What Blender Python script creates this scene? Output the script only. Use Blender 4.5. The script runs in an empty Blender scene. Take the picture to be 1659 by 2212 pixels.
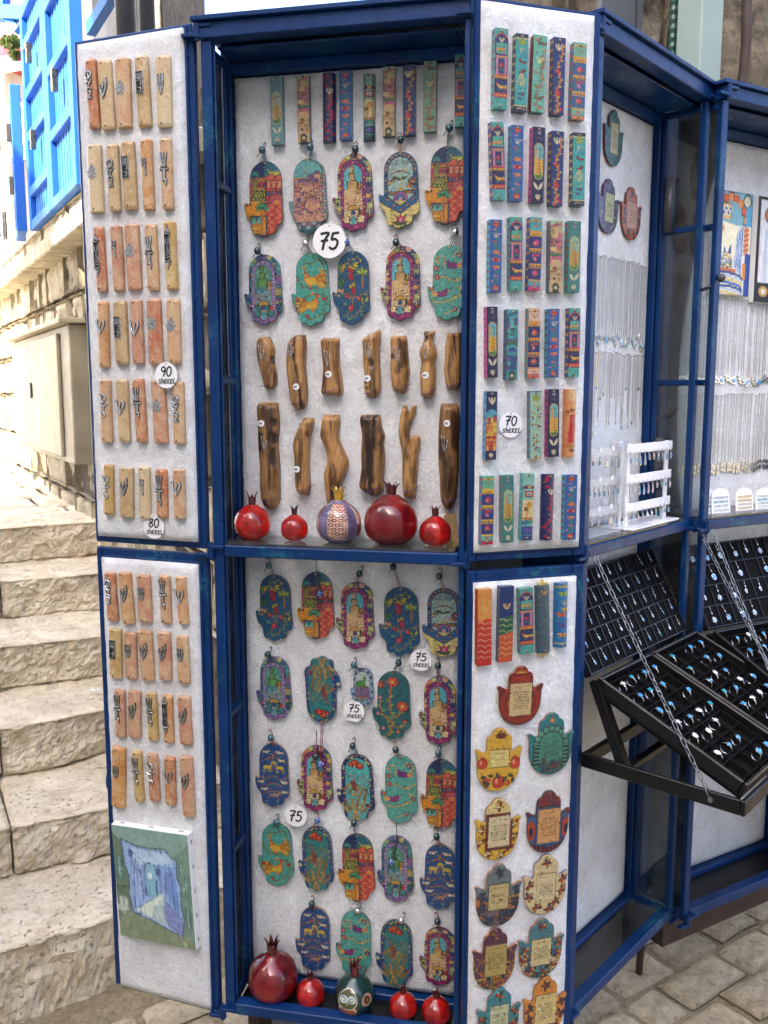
import bpy, bmesh, math, random
import numpy as np
from mathutils import Vector, Matrix
from mathutils.geometry import delaunay_2d_cdt

# ------------------------------------------------------------------ camera, sky, sun, exposure
SC = bpy.context.scene
COL = SC.collection
EYE = 1.45
PITCH = math.radians(7.7)
FPX, CX, CY = 1912.0, 829.5, 1106.0            # focal length and centre for a 1659 x 2212 picture
cam = bpy.data.cameras.new("camera"); cam.sensor_fit = 'HORIZONTAL'; cam.sensor_width = 36.0
cam.lens = 36.0 * FPX / 1659.0; cam.clip_start = 0.02; cam.clip_end = 400
cam_o = bpy.data.objects.new("camera", cam); COL.objects.link(cam_o)
cam_o.location = (0, 0, EYE); cam_o.rotation_euler = (math.pi/2 - PITCH, 0, 0)
SC.camera = cam_o

SUN_AZ, SUN_EL = math.radians(-140), math.radians(42)
wd = bpy.data.worlds.new("World"); SC.world = wd; wd.use_nodes = True
nt = wd.node_tree; bgn = nt.nodes['Background']
sky = nt.nodes.new('ShaderNodeTexSky'); sky.sky_type = 'NISHITA'; sky.sun_disc = False
sky.sun_elevation = SUN_EL; sky.sun_rotation = SUN_AZ
sky.air_density = 0.45; sky.dust_density = 6.0; sky.ozone_density = 0.0; sky.altitude = 700
nt.links.new(sky.outputs[0], bgn.inputs[0]); bgn.inputs[1].default_value = 0.15
sl_ = bpy.data.lights.new("sun", 'SUN'); sl_.energy = 2.4; sl_.angle = math.radians(0.5); sl_.color = (1.0, 0.95, 0.86)
sun = bpy.data.objects.new("sun", sl_); COL.objects.link(sun)
S_ = Vector((math.cos(SUN_EL)*math.sin(SUN_AZ), math.cos(SUN_EL)*math.cos(SUN_AZ), math.sin(SUN_EL)))
sun.rotation_euler = S_.to_track_quat('Z', 'Y').to_euler(); sun.location = (-6, -4, 12)
vs = SC.view_settings; vs.view_transform = 'Standard'; vs.look = 'None'; vs.gamma = 1.0; vs.use_curve_mapping = False
vs.exposure = 3.2

RND = random.Random(7)

# ------------------------------------------------------------------ geometry helpers
def ray(px, py):
    u = (px-CX)/FPX; v = -(py-CY)/FPX; c, s = math.cos(PITCH), math.sin(PITCH)
    return Vector((u, c+v*s, v*c-s))
def at_z(px, py, z):
    r = ray(px, py); k = (z-EYE)/r.z
    return Vector((r.x*k, r.y*k, z))
class Fr:
    """vertical plane: u along it, v = world height, w out of it towards the viewer"""
    def __init__(s, o, ang):
        s.o = Vector((o[0], o[1])); s.ang = ang
        s.U = Vector((math.cos(ang), math.sin(ang), 0)); s.W = Vector((math.sin(ang), -math.cos(ang), 0))
    def p(s, u, v, w=0):
        return Vector((s.o.x, s.o.y, 0)) + s.U*u + s.W*w + Vector((0, 0, v))
    def hit(s, px, py, w=0):
        r = ray(px, py); q = Vector((s.o.x, s.o.y, EYE)) + s.W*w - Vector((0, 0, EYE)); q.z = 0
        k = q.dot(s.W)/r.dot(s.W)
        P = r*k; d = P - q
        return d.dot(s.U), EYE + P.z
    def mat(s, u, v, w=0, rot=0.0, sx=1, sy=1, sz=1, lean=0.0):
        X, Y, Z = s.U, Vector((0, 0, 1)), s.W
        m = Matrix((X, Y, Z)).transposed().to_4x4(); m.translation = s.p(u, v, w)
        return m @ Matrix.Rotation(lean, 4, 'X') @ Matrix.Rotation(rot, 4, 'Z') @ Matrix.Diagonal((sx, sy, sz, 1))
def axes(o, X, Y):
    X = Vector(X).normalized(); Y = Vector(Y); Z = X.cross(Y).normalized(); Y = Z.cross(X)
    m = Matrix((X, Y, Z)).transposed().to_4x4(); m.translation = Vector(o); return m

def chaikin(P, n=2, closed=True):
    for _ in range(n):
        Q = []; m = len(P)
        for i in range(m if closed else m-1):
            a, b = P[i], P[(i+1) % m]
            Q.append((a[0]*.75+b[0]*.25, a[1]*.75+b[1]*.25)); Q.append((a[0]*.25+b[0]*.75, a[1]*.25+b[1]*.75))
        if not closed: Q = [P[0]]+Q+[P[-1]]
        P = Q
    return P
def cat3(P, n=8):
    """smooth open curve through points of any dimension"""
    P = [Vector(q) for q in P]; out = []
    for i in range(len(P)-1):
        a = P[max(i-1, 0)]; b = P[i]; c = P[i+1]; d = P[min(i+2, len(P)-1)]
        for k in range(n):
            t = k/n
            out.append(0.5*((2*b)+(c-a)*t+(2*a-5*b+4*c-d)*t*t+(3*b-a-3*c+d)*t*t*t))
    out.append(P[-1]); return out

class MB:
    def __init__(s): s.v = []; s.f = []; s.mi = []; s.cur = 0
    def q(s, *idx): s.f.append(idx); s.mi.append(s.cur)
    def box(s, x0, x1, y0, y1, z0, z1):
        b = len(s.v)
        s.v += [(x0,y0,z0),(x1,y0,z0),(x1,y1,z0),(x0,y1,z0),(x0,y0,z1),(x1,y0,z1),(x1,y1,z1),(x0,y1,z1)]
        for f in ((0,3,2,1),(4,5,6,7),(0,1,5,4),(1,2,6,5),(2,3,7,6),(3,0,4,7)): s.q(*[b+i for i in f])
        return s
    def prism(s, P, z0, z1, inset=0.0):
        """outline P (x,y) counter-clockwise, extruded; inset pulls the top edge in for a chamfer"""
        n = len(P); b = len(s.v)
        s.v += [(x, y, z0) for x, y in P]
        if inset:
            cx = sum(q[0] for q in P)/n; cy = sum(q[1] for q in P)/n
            zc = z1-inset
            s.v += [(x, y, zc) for x, y in P]
            T = []
            for i in range(n):
                a, c, d = Vector(P[i-1]), Vector(P[i]), Vector(P[(i+1) % n])
                t = (d-a); t = t.normalized() if t.length else Vector((1,0)); T.append((c.x - t.y*inset, c.y + t.x*inset, z1))
            s.v += T; L = 3
        else:
            s.v += [(x, y, z1) for x, y in P]; L = 2
        for k in range(L-1):
            for i in range(n):
                j = (i+1) % n; s.q(b+k*n+i, b+k*n+j, b+(k+1)*n+j, b+(k+1)*n+i)
        s.q(*[b+(L-1)*n+i for i in range(n)]); s.q(*[b+n-1-i for i in range(n)])
        return s
    def tube(s, pts, r, n=6, cap=True, closed=False):
        pts = [Vector(p) for p in pts]; b = len(s.v); m = len(pts); prev = None
        rr = r if isinstance(r, (list, tuple)) else [r]*m
        for i, p in enumerate(pts):
            a = pts[(i-1) % m] if (closed or i) else p; c = pts[(i+1) % m] if (closed or i < m-1) else p
            t = (c-a); t = t.normalized() if t.length > 1e-9 else Vector((0,0,1))
            if prev is None: prev = t.orthogonal().normalized()
            nn = (prev - t*prev.dot(t))
            nn = nn.normalized() if nn.length > 1e-6 else t.orthogonal().normalized()
            bb = t.cross(nn); prev = nn
            for k in range(n):
                th = 2*math.pi*k/n; s.v.append(tuple(p+(nn*math.cos(th)+bb*math.sin(th))*rr[i]))
        for i in range(m if closed else m-1):
            for k in range(n):
                i2 = (i+1) % m; k2 = (k+1) % n
                s.q(b+i*n+k, b+i*n+k2, b+i2*n+k2, b+i2*n+k)
        if cap and not closed:
            s.q(*[b+n-1-k for k in range(n)]); s.q(*[b+(m-1)*n+k for k in range(n)])
        return s
    def lathe(s, prof, n=24, axis='y', c=(0,0,0)):
        """prof: list of (radius, height)"""
        b = len(s.v); m = len(prof)
        for r, h in prof:
            for k in range(n):
                th = 2*math.pi*k/n; x = r*math.cos(th); y = r*math.sin(th)
                s.v.append((c[0]+x, c[1]+h, c[2]-y) if axis == 'y' else (c[0]+x, c[1]+y, c[2]+h))
        for i in range(m-1):
            for k in range(n):
                k2 = (k+1) % n; s.q(b+i*n+k, b+i*n+k2, b+(i+1)*n+k2, b+(i+1)*n+k)
        s.q(*[b+n-1-k for k in range(n)]); s.q(*[b+(m-1)*n+k for k in range(n)])
        return s
    def ribbon(s, pts, w, z0, z1):
        """a raised stroke with a ridge, in the xy plane"""
        m = len(pts); b = len(s.v); ww = w if isinstance(w, (list, tuple)) else [w]*m
        P = [Vector((p[0], p[1])) for p in pts]
        for i, p in enumerate(P):
            t = P[min(i+1, m-1)] - P[max(i-1, 0)]; t = t.normalized() if t.length > 1e-9 else Vector((1,0))
            nn = Vector((-t.y, t.x))*ww[i]*.5; e = t*ww[i]*.35*(-1 if i == 0 else (1 if i == m-1 else 0)); p = p+e
            l, r = p+nn, p-nn; zm = z0+(z1-z0)*.7; l2, r2 = p+nn*.55, p-nn*.55
            s.v += [(l.x,l.y,z0),(l.x,l.y,zm),(l2.x,l2.y,z1),(r2.x,r2.y,z1),(r.x,r.y,zm),(r.x,r.y,z0)]
        for i in range(m-1):
            for k in range(5): s.q(b+i*6+k+1, b+i*6+k, b+(i+1)*6+k, b+(i+1)*6+k+1)
        s.q(*[b+k for k in range(6)]); s.q(*[b+(m-1)*6+5-k for k in range(6)])
        return s
    def sphere(s, c, r, n=12, m=8, sy=1.0):
        return s.lathe([(r*math.sin(math.pi*max(.02, min(.98, i/m))), -r*sy*math.cos(math.pi*i/m)) for i in range(m+1)], n, 'y', c)
    def mesh(s, name, mats, smooth=False, bevel=0.0, seg=1):
        me = bpy.data.meshes.new(name); me.from_pydata(s.v, [], s.f)
        for m_ in (mats if isinstance(mats, (list, tuple)) else [mats]): me.materials.append(m_)
        if any(s.mi): me.polygons.foreach_set('material_index', s.mi)
        if bevel:
            bm = bmesh.new(); bm.from_mesh(me)
            ed = [e for e in bm.edges if len(e.link_faces) == 2 and e.calc_face_angle(0) > .5]
            bmesh.ops.bevel(bm, geom=ed, offset=bevel, segments=seg, affect='EDGES', clamp_overlap=True)
            bm.to_mesh(me); bm.free()
        if smooth: me.polygons.foreach_set('use_smooth', [True]*len(me.polygons))
        me.update(); return me
    def obj(s, name, mats, parent=None, matrix=None, **k):
        return link(name, s.mesh(name, mats, **k), parent, matrix)

def link(name, me, parent=None, matrix=None):
    o = bpy.data.objects.new(name, me); COL.objects.link(o)
    if parent is not None: o.parent = parent
    if matrix is not None: o.matrix_basis = matrix
    return o
def tag(o, label, cat, group=None):
    o['label'] = label; o['category'] = cat
    if group: o['group'] = group
    return o
def thing(name, label, cat, matrix, group=None):
    o = bpy.data.objects.new(name, None); COL.objects.link(o); o.empty_display_size = .02
    o.matrix_basis = matrix
    return tag(o, label, cat, group)
def structure(o): o['kind'] = 'structure'; return o
ORD = ['first', 'second', 'third', 'fourth', 'fifth', 'sixth', 'seventh', 'eighth', 'ninth', 'tenth', 'eleventh', 'twelfth', 'thirteenth', 'fourteenth', 'fifteenth', 'sixteenth', 'seventeenth', 'eighteenth', 'nineteenth', 'twentieth']
ORD += ['twenty-'+o for o in ORD[:9]]+['thirtieth']+['thirty-'+o for o in ORD[:9]]
# ------------------------------------------------------------------ materials
def lin(h):
    h = h.lstrip('#'); o = []
    for i in (0, 2, 4):
        c = int(h[i:i+2], 16)/255.0; o.append(c/12.92 if c <= .04045 else ((c+.055)/1.055)**2.4)
    return tuple(o)
class NT:
    def __init__(s, name):
        s.m = bpy.data.materials.new(name); s.m.use_nodes = True; s.t = s.m.node_tree; s.n = s.t.nodes
        s.b = s.n['Principled BSDF']; s.out = s.n['Material Output']
    def add(s, typ, **kw):
        n = s.n.new(typ)
        for k, v in kw.items():
            if k in n.inputs.keys(): n.inputs[k].default_value = v
            else: setattr(n, k, v)
        return n
    def ln(s, a, b): s.t.links.new(a, b)
    def coord(s, kind='Object', scale=(1,1,1)):
        tc = s.add('ShaderNodeTexCoord'); mp = s.add('ShaderNodeMapping'); mp.inputs['Scale'].default_value = scale
        s.ln(tc.outputs[kind], mp.inputs[0]); return mp.outputs[0]
    def noise(s, vec, scale, detail=4, rough=.55, dist=0):
        n = s.add('ShaderNodeTexNoise', Scale=scale, Detail=detail, Roughness=rough, Distortion=dist); s.ln(vec, n.inputs['Vector']); return n.outputs['Fac']
    def ramp(s, fac, stops):
        r = s.add('ShaderNodeValToRGB'); e = r.color_ramp.elements
        while len(e) < len(stops): e.new(.5)
        for i, (p, c) in enumerate(stops):
            e[i].position = p; e[i].color = (*c, 1) if not isinstance(c, (int, float)) else (c, c, c, 1)
        s.ln(fac, r.inputs[0]); return r.outputs[0]
    def mix(s, fac, a, b, mode='MIX'):
        m = s.add('ShaderNodeMix', data_type='RGBA', blend_type=mode)
        if isinstance(fac, (int, float)): m.inputs[0].default_value = fac
        else: s.ln(fac, m.inputs[0])
        for i, x in ((6, a), (7, b)):
            if isinstance(x, tuple): m.inputs[i].default_value = (*x, 1) if len(x) == 3 else x
            else: s.ln(x, m.inputs[i])
        return m.outputs[2]
    def col(s, x):
        if isinstance(x, tuple): s.b.inputs['Base Color'].default_value = (*x, 1)
        else: s.ln(x, s.b.inputs['Base Color'])
    def bump(s, h, dist=.002, strength=1.0):
        b = s.add('ShaderNodeBump', Strength=strength, Distance=dist); s.ln(h, b.inputs['Height']); s.ln(b.outputs[0], s.b.inputs['Normal'])
    def set(s, **k):
        for a, v in k.items(): s.b.inputs[a.replace('_', ' ')].default_value = v
        return s

def simple(name, col, rough=.5, metal=0.0, var=.15, scale=60, bump=0.0, **k):
    t = NT(name); v = t.coord()
    n = t.noise(v, scale, 4)
    t.col(t.ramp(n, [(.25, tuple(c*(1-var) for c in col)), (.75, tuple(min(1, c*(1+var)) for c in col))]))
    t.set(Roughness=rough, Metallic=metal)
    r = t.ramp(t.noise(v, scale*.37, 3), [(.3, max(0, rough-.1)), (.7, min(1, rough+.12))]); t.ln(r, t.b.inputs['Roughness'])
    if bump: t.bump(n, bump)
    for a, x in k.items(): t.b.inputs[a.replace('_', ' ')].default_value = x
    return t.m

def blue_paint():
    t = NT('blue_enamel'); v = t.coord('Object')
    base = t.ramp(t.noise(v, 9, 5), [(.3, lin('#042752')), (.7, lin('#08366b'))])
    scuff = t.ramp(t.noise(v, 150, 3, .7), [(.64, 0.0), (.70, 1.0)])
    sc2 = t.mix(1.0, scuff, t.ramp(t.noise(v, 14, 3), [(.52, 0.0), (.62, 1.0)]), 'MULTIPLY')
    c_ = t.mix(sc2, base, lin('#4a6a92'))
    worn = t.mix(1.0, t.ramp(t.noise(v, 5, 4, .6), [(.56, 0.0), (.66, 1.0)]), t.ramp(t.noise(v, 90, 4, .7), [(.45, 0.0), (.6, .8)]), 'MULTIPLY')
    c_ = t.mix(worn, c_, lin('#2f6f7c')); rust = t.mix(1.0, t.ramp(t.noise(v, 7, 3), [(.55, 0.0), (.66, 1.0)]), t.ramp(t.noise(v, 220, 4, .7), [(.6, 0.0), (.66, 1.0)]), 'MULTIPLY')
    t.col(t.mix(rust, c_, lin('#4a2c1c')))
    t.set(Roughness=.38, Specular_IOR_Level=.28, Coat_Weight=.03, Coat_Roughness=.2)
    t.ln(t.ramp(t.noise(v, 30, 4), [(.3, .26), (.7, .5)]), t.b.inputs['Roughness'])
    t.bump(t.noise(v, 260, 2), .0004, .6); return t.m
def velvet():
    t = NT('crushed_velvet'); v = t.coord('Object')
    w = t.add('ShaderNodeTexVoronoi', Scale=95.0, feature='F1'); 
    nd = t.add('ShaderNodeTexNoise', Scale=38.0, Detail=3.0); t.ln(v, nd.inputs['Vector'])
    mx = t.mix(.10, v, nd.outputs['Color'], 'ADD'); t.ln(mx, w.inputs['Vector'])
    shard = t.noise(mx, 75, 5, .65, 1.2)
    c = t.ramp(shard, [(.28, lin('#cacbca')), (.43, lin('#e2e3e2')), (.56, lin('#edefee')), (.68, lin('#fbfffe'))])
    blotch = t.ramp(t.noise(v, 14, 3), [(.32, lin('#ebe8e5')), (.62, (1, 1, 1))])
    t.col(t.mix(1.0, c, blotch, 'MULTIPLY'))
    t.set(Roughness=.75, Sheen_Weight=.35, Sheen_Roughness=.35)
    wr = t.noise(v, 34, 4, .6, 3.5); h = t.mix(.45, t.mix(.5, shard, t.noise(mx, 320, 3, .7)), wr); t.bump(h, .008, .75); return t.m
def lacquer():
    t = NT('painted_lacquer'); a = t.add('ShaderNodeVertexColor', layer_name='Col'); v = t.coord('Object')
    n = t.ramp(t.noise(v, 190, 6, .75), [(.3, .44), (.7, .76)])
    t.col(t.mix(1.0, a.outputs[0], n, 'MULTIPLY')); t.set(Roughness=.36, Coat_Weight=.35, Coat_Roughness=.12)
    t.bump(t.noise(v, 420, 2), .0003, .5); return t.m
def print_matte():
    t = NT('printed_canvas'); a = t.add('ShaderNodeVertexColor', layer_name='Col'); v = t.coord('Object')
    n = t.noise(v, 900, 2); m_ = t.ramp(t.noise(v, 70, 6, .75), [(.3, .78), (.7, 1.1)])
    t.col(t.mix(1.0, a.outputs[0], m_, 'MULTIPLY')); t.set(Roughness=.6); t.bump(n, .0004); return t.m
def glaze():
    t = NT('ceramic_glaze'); a = t.add('ShaderNodeVertexColor', layer_name='Col'); v = t.coord('Object')
    n = t.ramp(t.noise(v, 42, 4, .6, .6), [(.3, .35), (.52, .85), (.75, 1.2)])
    t.col(t.mix(1.0, a.outputs[0], n, 'MULTIPLY')); t.set(Roughness=.3, Coat_Weight=1.0, Coat_Roughness=.02, Specular_IOR_Level=.3)
    t.bump(t.noise(v, 30, 3), .006, .5); return t.m
def gem_stone():
    t = NT('polished_pink_stone'); oi = t.add('ShaderNodeObjectInfo'); tc = t.add('ShaderNodeTexCoord')
    cb = t.add('ShaderNodeVectorMath', operation='MULTIPLY_ADD'); cb.inputs[1].default_value = (1, .62, 1)
    rv = t.add('ShaderNodeVectorMath', operation='SCALE'); rv.inputs[0].default_value = (7.1, 3.3, 5.7); t.ln(oi.outputs['Random'], rv.inputs['Scale'])
    t.ln(tc.outputs['Object'], cb.inputs[0]); t.ln(rv.outputs[0], cb.inputs[2]); v = cb.outputs[0]
    n1 = t.noise(v, 28, 5, .6, 1.6); n2 = t.noise(v, 17, 3, .5, 2.2)
    light = t.mix(.6, oi.outputs['Color'], lin('#c9b58c')); deep = t.mix(.4, oi.outputs['Color'], lin('#a05a36'))
    c = t.mix(t.ramp(n1, [(.38, 0.0), (.62, 1.0)]), light, oi.outputs['Color'])
    c = t.mix(t.ramp(n2, [(.5, 0.0), (.72, .75)]), c, deep)
    vein = t.ramp(t.noise(v, 34, 2, .4, 3.0), [(.485, 0.0), (.5, .55), (.515, 0.0)])
    c = t.mix(vein, c, lin('#f1dcc0')); vein2 = t.ramp(t.noise(v, 22, 4, .6, 1.5), [(.492, 0.0), (.5, .6), (.508, 0.0)])
    t.col(t.mix(vein2, c, lin('#8a5a3c'))); t.set(Roughness=.33, Coat_Weight=.15, Subsurface_Weight=.05)
    t.bump(n1, .0006); return t.m
def olive_wood():
    t = NT('olive_wood'); a = t.add('ShaderNodeVertexColor', layer_name='Col'); oi = t.add('ShaderNodeObjectInfo'); tc = t.add('ShaderNodeTexCoord')
    cb = t.add('ShaderNodeVectorMath', operation='MULTIPLY_ADD'); cb.inputs[1].default_value = (1, .12, 1)
    rv = t.add('ShaderNodeVectorMath', operation='SCALE'); rv.inputs[0].default_value = (3.1, 1.3, 2.7); t.ln(oi.outputs['Random'], rv.inputs['Scale'])
    t.ln(tc.outputs['Object'], cb.inputs[0]); t.ln(rv.outputs[0], cb.inputs[2]); v = cb.outputs[0]
    g = t.noise(v, 150, 5, .6, .8); s2 = t.noise(v, 55, 3, .5, 1.4)
    c = t.ramp(g, [(.25, lin('#6a4424')), (.42, lin('#9a7040')), (.58, lin('#ba8e58')), (.8, lin('#865c34'))])
    c = t.mix(t.ramp(s2, [(.50, 0.0), (.64, .85)]), c, lin('#3a2212'))
    t.col(t.mix(1.0, c, a.outputs[0], 'MULTIPLY')); t.set(Roughness=.42, Coat_Weight=.12); t.bump(g, .0006); return t.m
def rock(name, c0, c1, c2, scale, bump, rough=.85, stain=.5):
    t = NT(name); v = t.coord('Object'); oi = t.add('ShaderNodeObjectInfo')
    n = t.noise(v, scale, 8, .62, .4); b = t.noise(v, scale*.22, 3)
    c = t.ramp(n, [(.28, c0), (.5, c1), (.72, c2)])
    c = t.mix(t.ramp(b, [(.42, 0.0), (.68, stain)]), c, tuple(x*.62 for x in c1))
    rr = t.ramp(oi.outputs['Random'], [(0, .82), (1, 1.12)]); t.col(t.mix(1.0, c, rr, 'MULTIPLY'))
    t.set(Roughness=rough); pit = t.ramp(t.noise(v, scale*3.2, 4, .7), [(.3, 0.0), (.45, 1.0)])
    t.bump(t.mix(.35, n, pit), bump, .9); return t.m
def glass(name='clear_glass', tint=(.93, .96, .95), gl=.0):
    t = NT(name); t.n.remove(t.b)
    tr = t.add('ShaderNodeBsdfTransparent'); tr.inputs[0].default_value = (*tint, 1)
    g = t.add('ShaderNodeBsdfGlossy'); g.inputs['Roughness'].default_value = .03
    fr = t.add('ShaderNodeFresnel', IOR=1.5)
    dust = t.add('ShaderNodeBsdfDiffuse'); dust.inputs[0].default_value = (.6, .6, .58, 1)
    v = t.coord(); df = t.ramp(t.noise(v, 18, 5, .65), [(.4, .01), (.8, .08)])
    m1 = t.add('ShaderNodeMixShader'); m2 = t.add('ShaderNodeMixShader')
    t.ln(fr.outputs[0], m1.inputs[0]); t.ln(tr.outputs[0], m1.inputs[1]); t.ln(g.outputs[0], m1.inputs[2])
    t.ln(df, m2.inputs[0]); t.ln(m1.outputs[0], m2.inputs[1]); t.ln(dust.outputs[0], m2.inputs[2])
    t.ln(m2.outputs[0], t.out.inputs[0]); return t.m

M = dict(
    blue=blue_paint(), velvet=velvet(), lacquer=lacquer(), canvas=print_matte(), glaze=glaze(), stone=gem_stone(), wood=olive_wood(), glass=glass(),
    pewter=simple('pewter', (.52, .51, .48), .24, .95, .25, 300), silver=simple('silver', (.75, .75, .73), .22, 1.0, .15, 200),
    brass=simple('brass', (.75, .55, .22), .3, 1.0, .12, 200), gold=simple('gold_paint', (.72, .55, .20), .35, .6, .15, 200),
    chainm=simple('fine_chain', (.46, .45, .43), .4, .85, .25, 400), oxid=simple('oxidised_metal', (.035, .034, .033), .45, .6, .3, 300), nail=simple('nail_steel', (.26, .20, .13), .3, 1.0, .15, 200), zinc=simple('zinc_chain', (.34, .35, .36), .4, .95, .2, 120),
    blackv=simple('black_velvet', (.0045, .0045, .005), .95, 0, .3, 300, .0005, Specular_IOR_Level=.15), blackm=simple('black_steel', (.0065, .0065, .007), .36, .0, .3, 40, Specular_IOR_Level=.35),
    card=simple('white_card', (.84, .84, .83), .6, 0, .03, 40), ink=simple('black_ink', (.012, .012, .013), .5, 0, .1, 80),
    trans=None, acryl=simple('white_acrylic', (.82, .82, .83), .25, 0, .03, 30), frost=glass('frosted_acrylic', (.9, .91, .92)),
    opal=simple('blue_opal', (.06, .33, .85), .2, 0, .6, 900, Coat_Weight=1.0), turq=simple('turquoise', (.02, .33, .42), .25, 0, .4, 700, Coat_Weight=1.0),
    pearl=simple('white_gem', (.72, .74, .72), .2, 0, .2, 500, Coat_Weight=1.0), pink=simple('pink_opal', (.55, .28, .45), .2, 0, .4, 700, Coat_Weight=1.0),
    emer=simple('dark_green_gem', (.005, .05, .04), .12, 0, .4, 500, Coat_Weight=1.0),
    cord=simple('waxed_cord', (.03, .05, .06), .7, 0, .3, 300), cordred=simple('red_cord', (.16, .01, .015), .7, 0, .3, 300), cordtan=simple('tan_cord', (.28, .14, .05), .7, 0, .3, 300),
    purple=simple('purple_thread', (.08, .02, .18), .7, 0, .2, 300),
    kraft=simple('kraft_card', (.30, .19, .09), .8, 0, .12, 200), canvw=simple('canvas_edge', (.80, .79, .76), .8, 0, .06, 400, .0004),
    greym=simple('grey_steel', (.06, .065, .07), .45, .1, .25, 12), rub=simple('brown_steel', (.05, .03, .022), .6, .2, .35, 30),
)
def haze_acrylic():
    t = NT('clear_acrylic'); tr = t.add('ShaderNodeBsdfTransparent'); tr.inputs[0].default_value = (.95, .96, .96, 1); t.set(Roughness=.2); t.col((.82, .83, .84)); m1 = t.add('ShaderNodeMixShader'); m1.inputs[0].default_value = .34
    t.ln(tr.outputs[0], m1.inputs[1]); t.ln(t.b.outputs[0], m1.inputs[2]); t.ln(m1.outputs[0], t.out.inputs[0]); return t.m
M['frost'] = haze_acrylic()
def bead_mat(name, a, b):
    t = NT(name); v = t.coord('Object'); w = t.add('ShaderNodeTexVoronoi', Scale=330.0); t.ln(v, w.inputs['Vector'])
    t.col(t.ramp(w.outputs['Distance'], [(.25, b), (.45, a)])); t.set(Roughness=.15, Coat_Weight=1.0); return t.m
M['bead'] = bead_mat('painted_bead', lin('#1d4a5c'), lin('#7fa58c')); M['bead2'] = bead_mat('dark_bead', lin('#16323a'), lin('#35625a'))
M['bead3'] = bead_mat('bright_bead', lin('#2d4f9c'), lin('#c9cfb0'))
M['beadsilver'] = M['silver']
def step_stone():
    t = NT('step_limestone'); v = t.coord('Object'); n = t.noise(v, 11, 9, .66, .5); f = t.noise(v, 70, 6, .7); b = t.noise(v, 2.6, 4)
    c = t.ramp(n, [(.3, lin('#b3a488')), (.45, lin('#d2c4a8')), (.6, lin('#e2d7be')), (.75, lin('#ece4d2'))])
    c = t.mix(t.ramp(b, [(.45, 0.0), (.65, .45)]), c, lin('#bdb4a2')); pit = t.ramp(f, [(.30, 1.0), (.42, 0.0)]); c = t.mix(t.ramp(f, [(.28, .35), (.42, 0.0)]), c, lin('#8a7a60'))
    c = t.mix(t.ramp(t.noise(v, 34, 4, .6, 1.5), [(.62, 0.0), (.72, .5)]), c, lin('#efe8da')); t.col(c); t.set(Roughness=.85)
    t.bump(t.mix(.5, n, t.mix(.6, f, pit)), .018, 1.0); return t.m
M['step'] = step_stone()
M['pave'] = rock('paving_limestone', lin('#8d7f66'), lin('#b9aa8c'), lin('#d0c3a6'), 22, .010, .75, .5)
M['mortar'] = rock('mortar', lin('#6d624c'), lin('#94876b'), lin('#a99c80'), 60, .004, .95, .6)
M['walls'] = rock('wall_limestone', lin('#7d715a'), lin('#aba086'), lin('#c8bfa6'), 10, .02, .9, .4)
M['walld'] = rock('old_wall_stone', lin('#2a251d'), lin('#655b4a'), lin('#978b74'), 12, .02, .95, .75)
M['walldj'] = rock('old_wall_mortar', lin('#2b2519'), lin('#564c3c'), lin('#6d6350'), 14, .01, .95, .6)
M['plaster'] = rock('pale_plaster', lin('#c6bda6'), lin('#ded7c6'), lin('#eae5d8'), 4, .003, .9, .2)
M['box'] = rock('box_paint', lin('#857b66'), lin('#9d947c'), lin('#aaa28c'), 6, .001, .6, .35)
M['column'] = rock('green_column_paint', lin('#74857e'), lin('#80918a'), lin('#8a9b94'), 3, .0006, .5, .15)
M['shutter'] = simple('shutter_blue', lin('#1460b4'), .62, 0, .12, 14)
M['cup'] = simple('pale_grey_steel', (.15, .16, .17), .4, 0, .3, 6)
M['dark'] = simple('dark_interior', (.02, .02, .022), .6, 0, .2, 8)
M['leaf'] = simple('leaf', (.11, .16, .05), .5, 0, .4, 30)
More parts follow.
